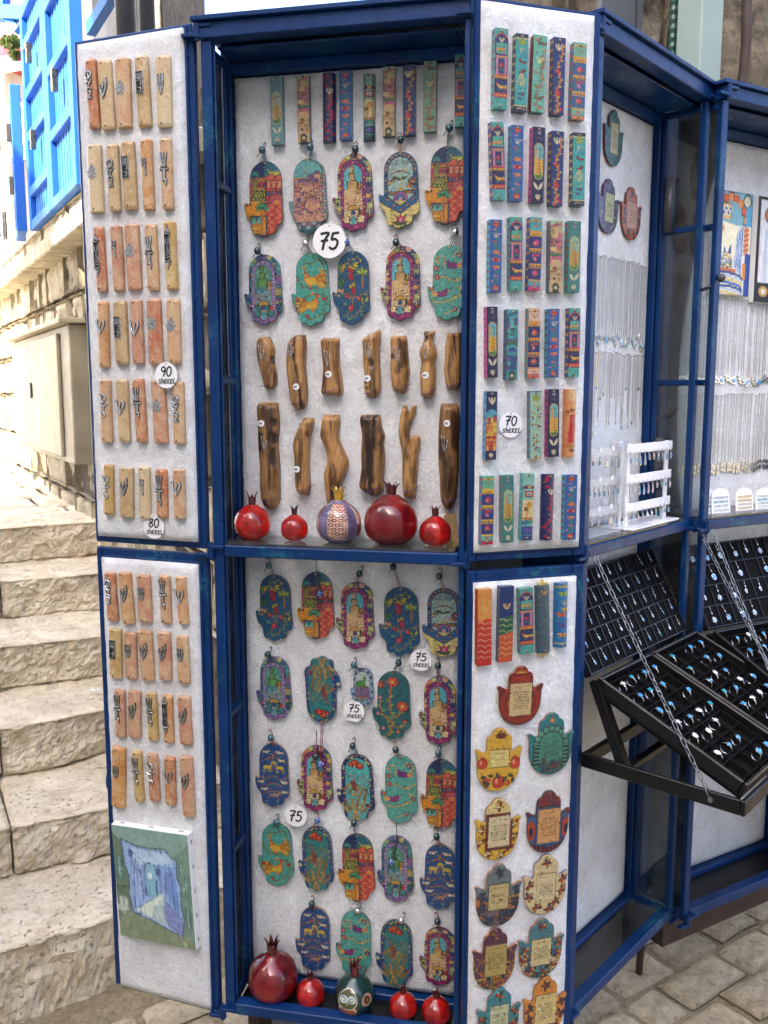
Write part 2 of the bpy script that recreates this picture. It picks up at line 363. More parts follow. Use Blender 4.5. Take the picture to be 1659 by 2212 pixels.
# ------------------------------------------------------------------ painted designs (flat print), drawn on small colour grids
INK = '#20222c'
class Art:
    def __init__(s, h, bg, res=128):
        s.h = h; s.r = res; s.ny, s.nx = int(h*res), res
        s.a = np.empty((s.ny, s.nx, 3)); s.a[:] = lin(bg)
        s.R = random.Random(hash(bg) % 1 + int(h*1000))
    def _win(s, x0, y0, x1, y1):
        r = s.r; i0 = max(0, int(y0*r)-1); i1 = min(s.ny, int(y1*r)+2); j0 = max(0, int(x0*r)-1); j1 = min(s.nx, int(x1*r)+2)
        if i0 >= i1 or j0 >= j1: return None
        Y, X = np.mgrid[i0:i1, j0:j1]; return i0, i1, j0, j1, (X+.5)/r, (Y+.5)/r
    def _put(s, w, m, c):
        i0, i1, j0, j1 = w[:4]; s.a[i0:i1, j0:j1][m] = lin(c) if isinstance(c, str) else c
    def poly(s, P, c, ol=None, ow=.02):
        xs = [p[0] for p in P]; ys = [p[1] for p in P]; w = s._win(min(xs), min(ys), max(xs), max(ys))
        if w:
            X, Y = w[4], w[5]; m = np.zeros(X.shape, bool)
            for k in range(len(P)):
                (xa, ya), (xb, yb) = P[k-1], P[k]
                if ya == yb: continue
                m ^= ((ya > Y) != (yb > Y)) & (X < (xb-xa)*(Y-ya)/(yb-ya)+xa)
            s._put(w, m, c)
        if ol: s.line(list(P)+[P[0]], ow, ol)
        return s
    def rect(s, x0, y0, x1, y1, c, ol=None, ow=.02): return s.poly([(x0,y0),(x1,y0),(x1,y1),(x0,y1)], c, ol, ow)
    def ell(s, cx, cy, rx, ry, c, ol=None, ow=.02):
        if ol: s.ell(cx, cy, rx+ow, ry+ow, ol)
        w = s._win(cx-rx, cy-ry, cx+rx, cy+ry)
        if w: s._put(w, ((w[4]-cx)/rx)**2+((w[5]-cy)/ry)**2 < 1, c)
        return s
    def line(s, P, wd, c):
        for (xa, ya), (xb, yb) in zip(P[:-1], P[1:]):
            w = s._win(min(xa,xb)-wd, min(ya,yb)-wd, max(xa,xb)+wd, max(ya,yb)+wd)
            if not w: continue
            dx, dy = xb-xa, yb-ya; L = dx*dx+dy*dy+1e-12
            t = np.clip(((w[4]-xa)*dx+(w[5]-ya)*dy)/L, 0, 1)
            s._put(w, (w[4]-xa-t*dx)**2+(w[5]-ya-t*dy)**2 < (wd*.5)**2, c)
        return s
    def curve(s, P, wd, c, n=7): return s.line([tuple(q) for q in cat3(P, n)], wd, c)
    def leaf(s, x, y, L, ang, c, wd=.35, ol=None):
        ca, sa = math.cos(ang), math.sin(ang); P = []
        for t, o in ((0,0),(.3,.8),(.6,.9),(1,0),(.6,-.9),(.3,-.8)):
            u, v = t*L, o*L*wd*.5; P.append((x+u*ca-v*sa, y+u*sa+v*ca))
        return s.poly(P, c, ol, .012)
    def flower(s, x, y, r, n, c, cc='#f2d23c', ol=None):
        for k in range(n): s.ell(x+math.cos(6.283*k/n)*r*.6, y+math.sin(6.283*k/n)*r*.6, r*.45, r*.45, c, ol, .012)
        return s.ell(x, y, r*.35, r*.35, cc)
    def tulip(s, x, y, r, c, c2='#f4a13c'):
        s.poly([(x-r,y-r),(x-r*.4,y-r*.4),(x,y-r*1.2),(x+r*.4,y-r*.4),(x+r,y-r),(x+r*.6,y+r*.6),(x,y+r),(x-r*.6,y+r*.6)], c, INK, .012)
        return s.ell(x, y+r*.1, r*.3, r*.5, c2)
    def pom(s, x, y, r, c='#c8202c', c2='#f08a8a'):
        s.poly([(x-r*.5,y-r*1.6),(x-r*.15,y-r*1.1),(x,y-r*1.7),(x+r*.15,y-r*1.1),(x+r*.5,y-r*1.6),(x+r*.3,y-r*.6),(x-r*.3,y-r*.6)], c)
        s.ell(x, y, r, r, c, INK, .012); return s.ell(x-r*.3, y-r*.2, r*.25, r*.45, c2)
    def bird(s, x, y, L, f, c, tail, beak='#f2b632'):
        s.ell(x, y, L*.5, L*.3, c, INK, .012); s.ell(x+f*L*.45, y-L*.32, L*.2, L*.18, c, INK, .01)
        s.poly([(x+f*L*.62,y-L*.36),(x+f*L*.85,y-L*.28),(x+f*L*.6,y-L*.22)], beak)
        for k in range(4):
            a = -.5+k*.33; s.leaf(x-f*L*.35, y, L*.75, (math.pi if f > 0 else 0)+f*a*-1, tail[k % len(tail)], .28)
        return s
    def shin(s, x, y, w, c, t=.06):
        for k in (-1, 0, 1): s.curve([(x+k*w*.5, y-w*.5), (x+k*w*.42, y), (x+k*w*.12, y+w*.5)], t, c, 4)
        return s.ell(x, y+w*.5, w*.25, t*.7, c)
    def vine(s, P, wd, c, leafc, n=10, L=.12, f=None):
        Q = [tuple(q) for q in cat3(P, 8)]; 
        for k in range(n):
            i = int((k+.5)/n*(len(Q)-2)); a = math.atan2(Q[i+1][1]-Q[i][1], Q[i+1][0]-Q[i][0])
            s.leaf(Q[i][0], Q[i][1], L, a+(.9 if k % 2 else -.9), leafc[k % len(leafc)], .45)
        s.line(Q, wd, c)
        return s
    def city(s, x0, y0, x1, y1, pal, seed, bw=.16, bh=.2, win='#3a3f6e', dome=None):
        R = random.Random(seed); y = y0
        while y < y1:
            x = x0 - R.random()*bw
            while x < x1:
                w = bw*(.6+R.random()); c = R.choice(pal); up = R.random()*bh*.7
                xa, xb = max(x, x0), min(x+w, x1)
                if xb-xa > .03:
                    s.rect(xa, y-up, xb, min(y1, y+bh*1.3), c, INK, .012)
                    if dome and R.random() < .35: s.ell((xa+xb)/2, y-up, (xb-xa)*.45, (xb-xa)*.5, R.choice(dome), INK, .012); s.rect(xa, y-up, xb, min(y1, y+.04), c)
                    m = R.random()
                    if m < .45:
                        for k in range(2): s.rect(xa+(xb-xa)*(.2+.42*k), y-up+.05, xa+(xb-xa)*(.4+.42*k), y-up+.12, win)
                    elif m < .75:
                        s.ell((xa+xb)/2, y+.02, (xb-xa)*.22, (xb-xa)*.22, win); s.rect((xa+xb)/2-(xb-xa)*.22, y+.02, (xa+xb)/2+(xb-xa)*.22, y+.1, win)
                    else:
                        for k in range(3): s.line([(xa, y-up+.04+k*.05), (xb, y-up+.04+k*.05)], .01, INK)
                x += w
            y += bh
        return s
    def text(s, x0, y0, x1, y1, n, c='#6b5638', seed=1):
        R = random.Random(seed); hs = (y1-y0)/n
        for k in range(n):
            m = (x1-x0)*.12*R.random(); x = x0+m
            while x < x1-m:
                w = .012+R.random()*.02; s.rect(x, y0+k*hs, x+w, y0+k*hs+hs*.45, c); x += w+.012
                if R.random() < .2: x += .02
        return s
    def busy(s, n, seed=1, L=.09):
        R = random.Random(seed); lum = s.a.mean(2, keepdims=True); s.a = np.clip(lum+(s.a-lum)*.98, 0, 1)*np.array((.98, .94, .86))
        for k in range(n):
            x, y = R.random(), R.random()*s.h; c = s.a[min(s.ny-1, int(y*s.r)), min(s.nx-1, int(x*s.r))]; f = R.choice((.4, .55, .72, 1.3, 1.6)); c = tuple(np.clip(c*f+(.02 if f > 1 else 0), 0, 1)); a = R.random()*6.28; l = L*(.4+R.random())
            if R.random() < .3: s.ell(x, y, .012+.015*R.random(), .012+.015*R.random(), c)
            else: s.curve([(x, y), (x+math.cos(a)*l*.5, y+math.sin(a)*l*.5), (x+math.cos(a+.6)*l, y+math.sin(a+.6)*l)], .012+.008*R.random(), c, 3)
        return s
    def sample(s, x, y):
        """x in 0..1, y in 0..1 (from the top); small box filter"""
        X = np.clip(np.asarray(x)*s.nx-.5, 0, s.nx-1.001); Y = np.clip(np.asarray(y)*s.ny-.5, 0, s.ny-1.001)
        j = X.astype(int); i = Y.astype(int); fx = (X-j)[:, None]; fy = (Y-i)[:, None]; A = s.a
        j1 = np.minimum(j+1, s.nx-1); i1 = np.minimum(i+1, s.ny-1)
        return (A[i,j]*(1-fx)+A[i,j1]*fx)*(1-fy)+(A[i1,j]*(1-fx)+A[i1,j1]*fx)*fy

# ---- hanging hand-shaped plaques: width 1, height 2
def h_city_orange():
    a = Art(2, '#1d3f74'); a.poly([(.55,0),(1,0),(1,.5),(.5,.5)], '#2a6f86'); a.poly([(.35,0),(.55,0),(.5,.5),(.2,.5)], '#1a2f66')
    for x, y in ((.28,.36),(.7,.36),(.84,.37)):
        for k in range(7): a.leaf(x, y, .12, -3.3+k*.6, '#3fa08a' if x < .5 else '#c9c24a', .3)
    for k in range(9): a.rect(.12+k*.05, .43, .145+k*.05, .5, '#c8842c')
    a.rect(.12, .47, .58, 1.2, '#c98a35', INK); a.city(.12, .62, .58, 1.1, ['#d98e2e','#c04a58','#b9a044','#d9632e','#8f9a4a'], 4, .2, .2, '#3c2a5e')
    a.rect(.55, .45, 1, 1.15, '#d0463c', INK); a.ell(.68,.5,.13,.13,'#e46a4c',INK); a.ell(.9,.5,.1,.12,'#e46a4c',INK)
    for k in range(3):
        a.rect(.58+k*.14, .52, .68+k*.14, .72, '#f0a070', INK); a.line([(.58+k*.14,.6),(.68+k*.14,.6)], .015, '#c03a3a')
        a.rect(.57+k*.14, .8, .67+k*.14, .92, '#3f6a9a', INK)
    a.poly([(.12,.52),(.25,.62),(.12,.74),(.22,.84),(.12,.9)], '#b23a6a'); a.rect(.25,.8,.5,.98,'#8f9448',INK)
    for k in range(4): a.leaf(.3+k*.06, 1.06, .12, -2.2+k*.4, '#b8d05a', .4, INK)
    a.rect(0, 1.08, .58, 1.62, '#ec9a24', INK); a.rect(0,1.06,.58,1.1,'#f4b23c'); a.rect(.55, 1.1, 1, 2, '#dd5a3a', INK)
    for k in range(4): a.ell(.85,1.12,.26-k*.055,.26-k*.055,['#b03a6c','#e07a3c','#d24a86','#f0a048'][k],INK,.01)
    a.rect(.55,1.14,1,2,'#d8553a')
    for j in range(7):
        for k in range(4): a.rect(.57+k*.11+(j%2)*.04, 1.18+j*.1, .65+k*.11+(j%2)*.04, 1.25+j*.1, '#ea8a62' if (j+k)%2 else '#c9404a')
    for x in (.08,.16): a.ell(x,1.14,.03,.05,'#5a3a3a')
    a.rect(.14,1.45,.6,1.95,'#f0a02c',INK); a.line([(.16,1.48),(.5,1.46),(.58,1.46),(.58,1.95)], .03, '#2a4f74')
    for x in (.25,.38): a.ell(x,1.55,.05,.07,'#5cc0b4',INK); a.rect(x-.05,1.55,x+.05,1.65,'#5cc0b4'); a.line([(x-.05,1.66),(x+.05,1.66)],.02,'#b03a2a')
    for y in (1.72,1.86): a.rect(.2,y,.4,y+.1,'#f5b840',INK)
    a.line([(.46,1.3),(.47,1.95)], .05, '#b87a34')
    for k in range(8): a.leaf(.46,1.25,.2,-3.4+k*.55,'#37a07c' if k%2 else '#4fb87a',.3,INK)
    return a
def h_domes_peach():
    a = Art(2, '#7fb0b4'); 
    for k in range(9): a.ell(.93, .25+k*.18, .06, .06, '#b06a7a', INK, .008); a.ell(.93,.25+k*.18,.03,.03,'#8fc0c0')
    a.ell(.5,.42,.38,.36,'#74bdc0',INK); a.rect(.12,.42,.87,1.75,'#d9a488'); a.rect(.12,.4,.87,.5,'#63b0a8')
    a.city(.12,.55,.87,1.5,['#e2a878','#d98a78','#c97f9a','#e6bc82','#cf9a90'],9,.17,.17,'#6a4f80',['#7a5a8e','#8a6aa0'])
    a.line([(.45,.22),(.45,.4)],.03,'#a0a060')
    for x, y, r in ((.5,.75,.15),(.62,1.22,.2)):
        a.ell(x,y,r,r,'#d99a80',INK); a.rect(x-r,y,x+r,y+.1,'#e0a880')
        for k in range(5): a.curve([(x,y-r),(x+(k-2)*r*.4,y-r*.4),(x+(k-2)*r*.5,y)],.014,'#6a3f78')
    a.rect(.12,1.5,.9,1.62,'#d9a080')
    for k in range(5): a.ell(.18+k*.15,1.55+.05*(k%2),.1,.1,'#d9a284','#b57f78')
    a.rect(0,1.68,1,2,'#2f6a74')
    for k in range(7): a.ell(.12+k*.13,1.72+.1*(k%2),.05,.04,'#8fb0b8','#c06a7a')
    return a
def h_tower(ringc='#9a2a78', inner='#5ac0cc', base='#e8c88a', seed=3, dots='#3a2f6e', pal=None, tower='#d9b070', road='#f0d0a0', gate='#f0d8a0'):
    pal = pal or ['#e8c070','#d0605a','#e89a5a','#c6d08a','#7a5a9a','#f0b8a0','#3a5a8a','#b8c860']
    a = Art(2, '#35558c'); R = random.Random(seed)
    a.city(0, .25, 1, 1.95, pal, seed, .14, .14, '#2a3a6e', ['#e8b84a','#b05a9a'])
    for k in range(9):
        t = math.pi*(1+k/8); x, y = .545+.38*math.cos(t), .42+.36*math.sin(t); a.ell(x,y,.075,.075,pal[k % len(pal)],INK,.01)
    a.ell(.51,.55,.31,.37,ringc,INK); a.rect(.2,.55,.82,1.55,ringc); a.ell(.51,1.7,.36,.28,ringc,INK)
    a.ell(.51,.58,.22,.28,inner); a.rect(.29,.58,.73,1.5,inner)
    a.poly([(.35,.5),(.5,.38),(.6,.6),(.4,.7)],'#8fd0d4')
    a.rect(.41,.5,.55,.95,tower,INK); a.rect(.44,.38,.52,.52,tower,INK); a.ell(.48,.38,.05,.05,tower,INK); a.rect(.38,.7,.6,.98,tower,INK)
    for k in range(4): a.line([(.42,.6+k*.09),(.55,.6+k*.09)],.01,'#8a6a3a')
    a.leaf(.68,.95,.25,-1.5,'#2a5a34',.3); a.leaf(.62,.9,.2,-1.6,'#3a6a3a',.3); a.rect(.29,.92,.73,1.5,base)
    a.city(.6,.85,.73,1.1,['#d0a0b8','#e8b84a','#c05a4a'],5,.07,.1,'#3a3a5a',['#f0c03c']); a.poly([(.29,1.16),(.73,1.02),(.73,1.5),(.29,1.5)],road)
    for j in range(5):
        y = 1.12+j*.08; a.line([(.29,y+.05),(.73,y-.05)],.012,'#c07a4a')
        for k in range(4): a.line([(.33+k*.12+(j%2)*.05,y-.02),(.33+k*.12+(j%2)*.05,y+.06)],.012,'#c07a4a')
    for x, y in ((.38,1.28),(.55,1.2),(.66,1.35)): a.ell(x,y,.02,.03,'#5a3a3a')
    a.rect(.27,1.46,.77,1.78,gate,INK); a.ell(.5,1.44,.13,.1,'#e8b04a',INK); a.rect(.35,1.45,.65,1.62,gate,INK); a.ell(.5,1.52,.06,.06,'#3a4a8a')
    a.rect(.66,1.48,.78,1.6,'#c03a3a'); a.leaf(.64,1.62,.24,-1.5,'#24502c',.3)
    a.ell(.5,1.68,.09,.1,'#f4e4c0',INK); a.rect(.41,1.68,.59,1.82,'#f4e4c0',INK); a.ell(.5,1.7,.055,.07,'#58b0c0',INK); a.rect(.445,1.7,.555,1.82,'#58b0c0')
    for k in range(12):
        y = .62+k*.085
        for x in (.245,.775): a.ell(x,y,.022,.022,'#e8a05a' if k%3==0 else dots)
    for k in range(7):
        t = math.pi*(1+k/6); a.ell(.51+.265*math.cos(t),.56+.325*math.sin(t),.02,.02,'#f0b85a' if k%2 else dots)
    for k in range(6): a.ell(.28+k*.09,1.9+.03*math.sin(k*1.9),.03,.025,'#e05a6a' if k%2 else '#3a3a7a')
    return a
def h_eye_yellow():
    a = Art(2, '#2f6aa0'); a.ell(.54,.5,.3,.36,'#a8ccc8',INK); a.rect(.24,.5,.84,1.3,'#a8ccc8')
    for k in range(11):
        t = math.pi*(1+k/10); a.ell(.545+.355*math.cos(t),.47+.4*math.sin(t),.03,.03,'#d08a3c',INK,.01)
    for k in range(6):
        for x in (.185,.905): a.ell(x,.6+k*.13,.03,.03,'#d08a3c' if k%2 else '#22324e',INK,.01)
    a.bird(.42,.3,.14,1,'#9ab4c4',['#7f9cb0']); a.bird(.66,.3,.14,-1,'#9ab4c4',['#7f9cb0'])
    for k in range(7): a.rect(.36+k*.05,.47,.395+k*.05,.53,'#d08a4a' if k%2 else '#e8c48a')
    a.curve([(.3,.6),(.54,.5),(.78,.6)],.02,INK)
    for k in range(3): a.curve([(.44,.62),(.54,.72+k*.03),(.64,.62)],.014,'#d8b83c')
    a.line([(.54,.62),(.54,.95)],.02,'#d8b83c'); a.ell(.54,.97,.09,.035,'#d8b83c')
    for k in range(6): a.leaf(.4,.62+k*.03,.26,2.0+k*.16,'#eab884' if k%2 else '#f0d8a8',.25,INK)
    for k in range(6): a.leaf(.72,.78,.22,-.6+k*.42,['#2f5a8a','#d04a4a','#f0a850'][k%3],.35,INK)
    a.leaf(.54,.74,.2,-.5,'#356a3a',.4,INK); a.leaf(.54,.74,.2,3.6,'#356a3a',.4,INK)
    a.rect(.26,1.04,.5,1.12,'#b0824a',INK); a.rect(.6,1.02,.84,1.1,'#a8703a',INK)
    a.ell(.54,1.2,.15,.15,'#b06ab0',INK); a.ell(.54,1.22,.08,.1,'#4a7fb8',INK); a.ell(.54,1.25,.04,.06,'#e8a0a8')
    a.rect(0,1.28,1,2,'#eddc86'); a.rect(0,1.05,.13,1.3,'#2f6aa0'); a.poly([(.1,1.18),(.2,1.14),(.54,1.42),(.88,1.14),(1,1.18),(1,1.3),(.54,1.62),(.06,1.32)],'#2f6aa0',INK)
    for x, y in ((.22,1.24),(.38,1.4),(.54,1.52),(.7,1.4),(.86,1.24)): a.ell(x,y,.03,.03,'#d08a3c',INK,.01)
    a.tulip(.54,1.78,.13,'#d23a4c','#e88ab8'); a.leaf(.54,1.92,.2,-.5,'#2f6a3a',.5,INK); a.leaf(.54,1.92,.2,3.6,'#2f6a3a',.5,INK); a.line([(.54,1.85),(.54,2)],.03,'#2f6a3a')
    for k in range(8): a.ell(.7+.05*(k%4),1.5+.07*(k//4)+.02*k,.018,.018,'#b04a7a')
    for k in range(4): a.leaf(.28,1.55+k*.09,.12,-.4+k*.3,'#c8b04a',.5,INK)
    a.leaf(.3,1.84,.08,.5,'#d03a3a',.6); a.leaf(.78,1.84,.08,2,'#d03a3a',.6); a.leaf(.93,1.35,.12,-1,'#b08ac0',.5,INK)
    return a
def h_teal_city():
    return h_tower('#8a76b4', '#5aa08a', '#4f8f9a', 21, '#d8d0e8', ['#3f8a9a','#5ab0a8','#a0c078','#5a7ab0','#8a76b8','#c8c080','#2f6f86'], '#6ab05a', '#6aa8b4', '#4a9a9a')
def h_phoenix(bg='#4fb6a8'):
    a = Art(2, bg)
    a.vine([(.3,.2),(.5,.32),(.72,.2),(.85,.4)],.025,'#7a5a34',['#4a7a3a','#8ab04a'],8,.09); a.vine([(.14,.62),(.3,.9),(.55,.98),(.8,.9)],.022,'#7a5a34',['#4a7a3a','#b03a3a'],9,.09)
    a.vine([(.2,1.3),(.5,1.16),(.9,1.2),(.9,1.5)],.022,'#7a5a34',['#4a7a3a','#b03a3a','#6a9a3c'],10,.09); a.vine([(.4,1.85),(.7,1.75),(.9,1.5)],.022,'#7a5a34',['#4a7a3a','#c05a3a'],7,.09)
    for f, x, y in ((1,.5,.75),(-1,.55,1.42)):
        for k in range(7): a.leaf(x+f*.05, y, .45, (.0 if f > 0 else math.pi)+f*(-.55+k*.2), ['#f2b830','#e8852c','#f4d040'][k%3], .2, '#8a4a1a')
        a.leaf(x-f*.12,y-.2,.45,math.pi/2-f*.35,'#f08a3c',.5,'#8a4a1a'); a.ell(x+f*.02,y+.02,.14,.11,'#f0c03c'); a.ell(x-f*.12,y-.22,.05,.05,'#d0482c'); a.line([(x-f*.14,y-.24),(x-f*.22,y-.2)],.02,'#f2b830')
        for k in range(5): a.line([(x+f*(.2+.05*k),y-.12+.05*k),(x+f*(.26+.04*k),y-.1+.06*k)],.018,'#7a2a1a')
    for x, y in ((.14,1.28),(.85,1.28),(.4,1.75)): a.pom(x,y,.045)
    for x, y in ((.35,.4),(.8,.5),(.55,1.12)): a.flower(x,y,.05,5,'#e8b03c','#d0482c')
    return a
def h_fruit(bg='#1d5a86', rim='#8a6a44'):
    a = Art(2, bg); R = random.Random(5)
    for k in range(90): a.ell(R.random(),R.random()*2,.05,.04,'#1f648c' if k%2 else '#1a4f7c')
    a.vine([(.15,.7),(.3,.4),(.55,.2),(.8,.25)],.018,'#9a7a4a',['#7aa03c','#c9c24a'],8,.1); a.vine([(.05,1.2),(.35,1.15),(.6,1.25),(.95,1.1)],.025,'#a8784a',['#4f8a3c','#a8b84a'],10,.11)
    a.vine([(.3,1.8),(.5,1.6),(.55,1.3)],.022,'#a8784a',['#4f8a3c'],7,.1); a.vine([(.5,1.85),(.75,1.6),(.85,1.4)],.022,'#a8784a',['#6a9a3c'],7,.1)
    for k in range(5): a.leaf(.52,.36,.2,-.2+k*.6,'#d8c83c',.5,INK)
    for k in range(6): a.ell(.46+.05*(k%2),.5+.05*k,.05,.045,'#c02838','#5a1020',.01)
    for k in range(4): a.leaf(.5,.9,.14,-.3+k*.7,'#d8c83c',.5,INK)
    for k in range(4): a.ell(.55+.03*(k%2),1.0+.05*k,.045,.04,'#c02838','#5a1020',.01)
    a.leaf(.25,.55,.25,-1.2,'#c8b050',.5,INK); a.leaf(.2,.55,.25,-1.7,'#6a9a3c',.5,INK)
    a.line([(.8,.6),(.8,1.0)],.05,'#a8703a')
    for k in range(7): a.leaf(.79,.6,.17,-3.4+k*.6,'#c9d04a' if k%2 else '#6aa03c',.35)
    for k in range(5): a.leaf(.2+.02*k,.85,.14,k*1.2,'#4f8a3c',.6,INK)
    for x, y in ((.18,1.06),(.28,1.08)): a.ell(x,y,.035,.05,'#e8a05a')
    for x, y, r in ((.4,1.22,.055),(.72,1.3,.06),(.5,1.55,.07)): a.pom(x,y,r,'#d0384c')
    a.leaf(.88,1.4,.2,-1.2,'#c8c050',.45,INK); a.leaf(.8,1.42,.2,-1.6,'#8aa83c',.45,INK)
    for x, y in ((.3,1.4),(.75,1.7),(.4,1.8)): a.leaf(x,y,.12,.6,'#7ab04a',.5)
    return a
def h_purple_bird(bg='#5cb8ae'):
    a = Art(2, bg)
    for P in ([(.3,.5),(.2,.4),(.28,.3),(.42,.35),(.4,.6)],[(.55,.6),(.75,.55),(.9,.3),(.75,.2),(.62,.3)]): a.curve(P,.035,'#d8a868')
    a.vine([(.1,.95),(.4,.85),(.7,.95),(.95,.8)],.035,'#d8a868',['#5a8a3c','#8ab04a'],7,.12); a.vine([(.12,1.5),(.4,1.52),(.7,1.4),(.9,1.2),(.75,1.1)],.035,'#d8a868',['#5a8a3c','#8ab04a'],9,.12)
    a.curve([(.45,1.85),(.65,1.75),(.85,1.8),(.8,1.9)],.03,'#d8a868')
    a.bird(.62,.55,.26,-1,'#8a2a8a',['#f09a3c','#d84a5a','#f0c04a']); a.bird(.36,1.3,.26,1,'#a03a8a',['#f0b84a','#e8784a','#f4d86a'])
    for x, y in ((.22,.62),(.78,.28),(.88,1.25),(.1,1.15),(.7,1.72),(.25,.85)): a.tulip(x,y,.075,'#7a3a9a' if x > .5 else '#d05a6a','#f0a03c')
    return a
def h_wheat(border='#1d4f8a', field='#2f8a8c', leafb='#c9c24a'):
    a = Art(2, border); a.ell(.56,.5,.32,.4,field,INK); a.rect(.24,.5,.88,1.6,field,None); a.poly([(.24,1.5),(.88,1.5),(.7,2),(.3,2)],field)
    for k in range(16):
        t = math.pi*(1+k/15); a.leaf(.545+.37*math.cos(t),.46+.42*math.sin(t),.09,k*1.3,leafb,.5)
    for k in range(9):
        for x in (.17,.92): a.leaf(x,.55+k*.13,.09,k*1.1+x,leafb if k%2 else '#c05a9a',.5)
    a.flower(.06,1.2,.06,5,'#e0e0c0')
    for x, y, r in ((.5,.28,.11),(.63,.34,.08),(.4,.3,.06)): a.ell(x,y,r,r,'#d8402c',INK); a.ell(x-r*.3,y-r*.3,r*.3,r*.3,'#f4a03c')
    R = random.Random(8)
    def ear(x, y, ang, L, c):
        ca, sa = math.cos(ang), math.sin(ang)
        a.line([(x,y),(x+ca*L,y+sa*L)],.014,c)
        for k in range(8):
            t = .45+k*.07; a.leaf(x+ca*L*t,y+sa*L*t,.09,ang+.5,c,.35); a.leaf(x+ca*L*t,y+sa*L*t,.09,ang-.5,c,.35)
    for k in range(5): ear(.72+.04*k,.6+.02*k,1.9-.15*k+.5,.7,['#a8863c','#8a6a34','#b89a4a'][k%3])
    for k in range(4): ear(.3+.06*k,.55,1.2+.12*k,.55,['#a0503a','#8a3a34'][k%2])
    for k in range(6): ear(.5,1.95,-2.3+k*.28,.6,['#c09a4a','#9a7a3c'][k%2])
    a.curve([(.42,1.95),(.5,1.7),(.58,1.95)],.04,'#d8a03c'); a.ell(.8,1.5,.06,.05,'#6a2a6a'); a.ell(.85,1.75,.07,.05,'#8a3a7a')
    return a
def h_small():
    a = Art(2, '#8fb0cc'); 
    for k in range(30): t = 6.283*k/30; a.ell(.55+.42*math.cos(t),1.0+.93*math.sin(t),.07,.07,'#3f5a86' if k%2 else '#a8b8d8')
    a.ell(.53,.6,.3,.4,'#cfe0d8',INK); a.rect(.23,.6,.83,1.6,'#cfe0d8'); a.leaf(.6,.75,.4,-1.5,'#4f8a3c',.4); a.ell(.45,.85,.2,.2,'#5aa04a',INK)
    a.city(.23,1.1,.83,1.6,['#7ab0c4','#9a7ab0','#c8b08a'],3,.18,.16,'#3a5a4a',['#a85a5a']); a.leaf(.5,1.8,.3,-1.4,'#4a9a6a',.5)
    return a
def h_tree(bg='#2f6f72'):
    a = Art(2, bg); R = random.Random(4)
    for k in range(60): a.ell(R.random(),R.random()*2,.06,.05,'#34787a' if k%2 else '#2a6468')
    a.vine([(.45,1.9),(.52,1.4),(.45,.9),(.5,.35)],.045,'#c8763c',['#7aa04a','#a8b84a'],12,.13); a.vine([(.5,1.35),(.75,1.2),(.8,.9)],.03,'#c8763c',['#7aa04a'],6,.12); a.vine([(.5,1.5),(.25,1.2),(.2,.8)],.03,'#c8763c',['#8ab04a'],6,.12); a.vine([(.5,1.6),(.75,1.6),(.9,1.45)],.025,'#c8763c',['#8ab04a'],5,.1)
    for x, y, r, n in ((.52,.3,.14,6),(.78,1.0,.14,6),(.22,.4,.09,5)): a.flower(x,y,r,n,'#e0583a','#f4c84a',INK)
    for x, y in ((.2,.78),(.85,1.45),(.3,1.68),(.68,1.75),(.16,1.25)): a.tulip(x,y,.07,'#d88ab0' if x < .5 else '#d0483a','#f0b04a')
    return a
def h_deer(bg='#22579a'):
    a = Art(2, bg); R = random.Random(6)
    for P in ([(.2,.6),(.35,.5),(.54,.42),(.72,.5),(.9,.6)],[(.54,.85),(.54,.55),(.54,.3)],[(.1,1.05),(.35,1.12),(.54,1.0),(.75,1.12),(.95,1.02)],[(.25,1.6),(.54,1.5),(.85,1.55)],[(.3,1.35),(.54,1.25),(.8,1.35)]):
        a.vine(P,.022,'#b88a5a',['#c02838','#4f8a3c','#c02838','#7aa04a'],7,.09)
    for f, x, y in ((1,.36,.75),(-1,.74,.75)):
        a.ell(x,y,.12,.055,'#e8c840'); a.line([(x+f*.1,y-.02),(x+f*.15,y-.14)],.04,'#e8c840'); a.ell(x+f*.17,y-.16,.05,.03,'#e8c840')
        for k in (-.09,-.05,.06,.1): a.line([(x+k,y),(x+k*1.1,y+.16)],.022,'#e8c840')
    for f, x, y in ((1,.36,.28),(-1,.7,.28),(1,.2,1.22),(-1,.82,1.2),(1,.3,1.45),(-1,.75,.52),(-1,.85,1.5)): a.bird(x,y,.13,f,'#f0e8d0',['#f0e0a0','#e8b8a0'])
    a.ell(.56,1.62,.13,.045,'#d89a6a'); a.line([(.66,1.6),(.74,1.52)],.03,'#d89a6a'); a.line([(.46,1.62),(.38,1.72)],.02,'#d89a6a'); a.line([(.62,1.64),(.7,1.74)],.02,'#d89a6a')
    for k in range(45): a.leaf(.08+R.random()*.88,.15+R.random()*1.75,.06,R.random()*6.3,R.choice(['#7ab04a','#c02838','#e8d8a0','#4f9a5a']),.5)
    return a

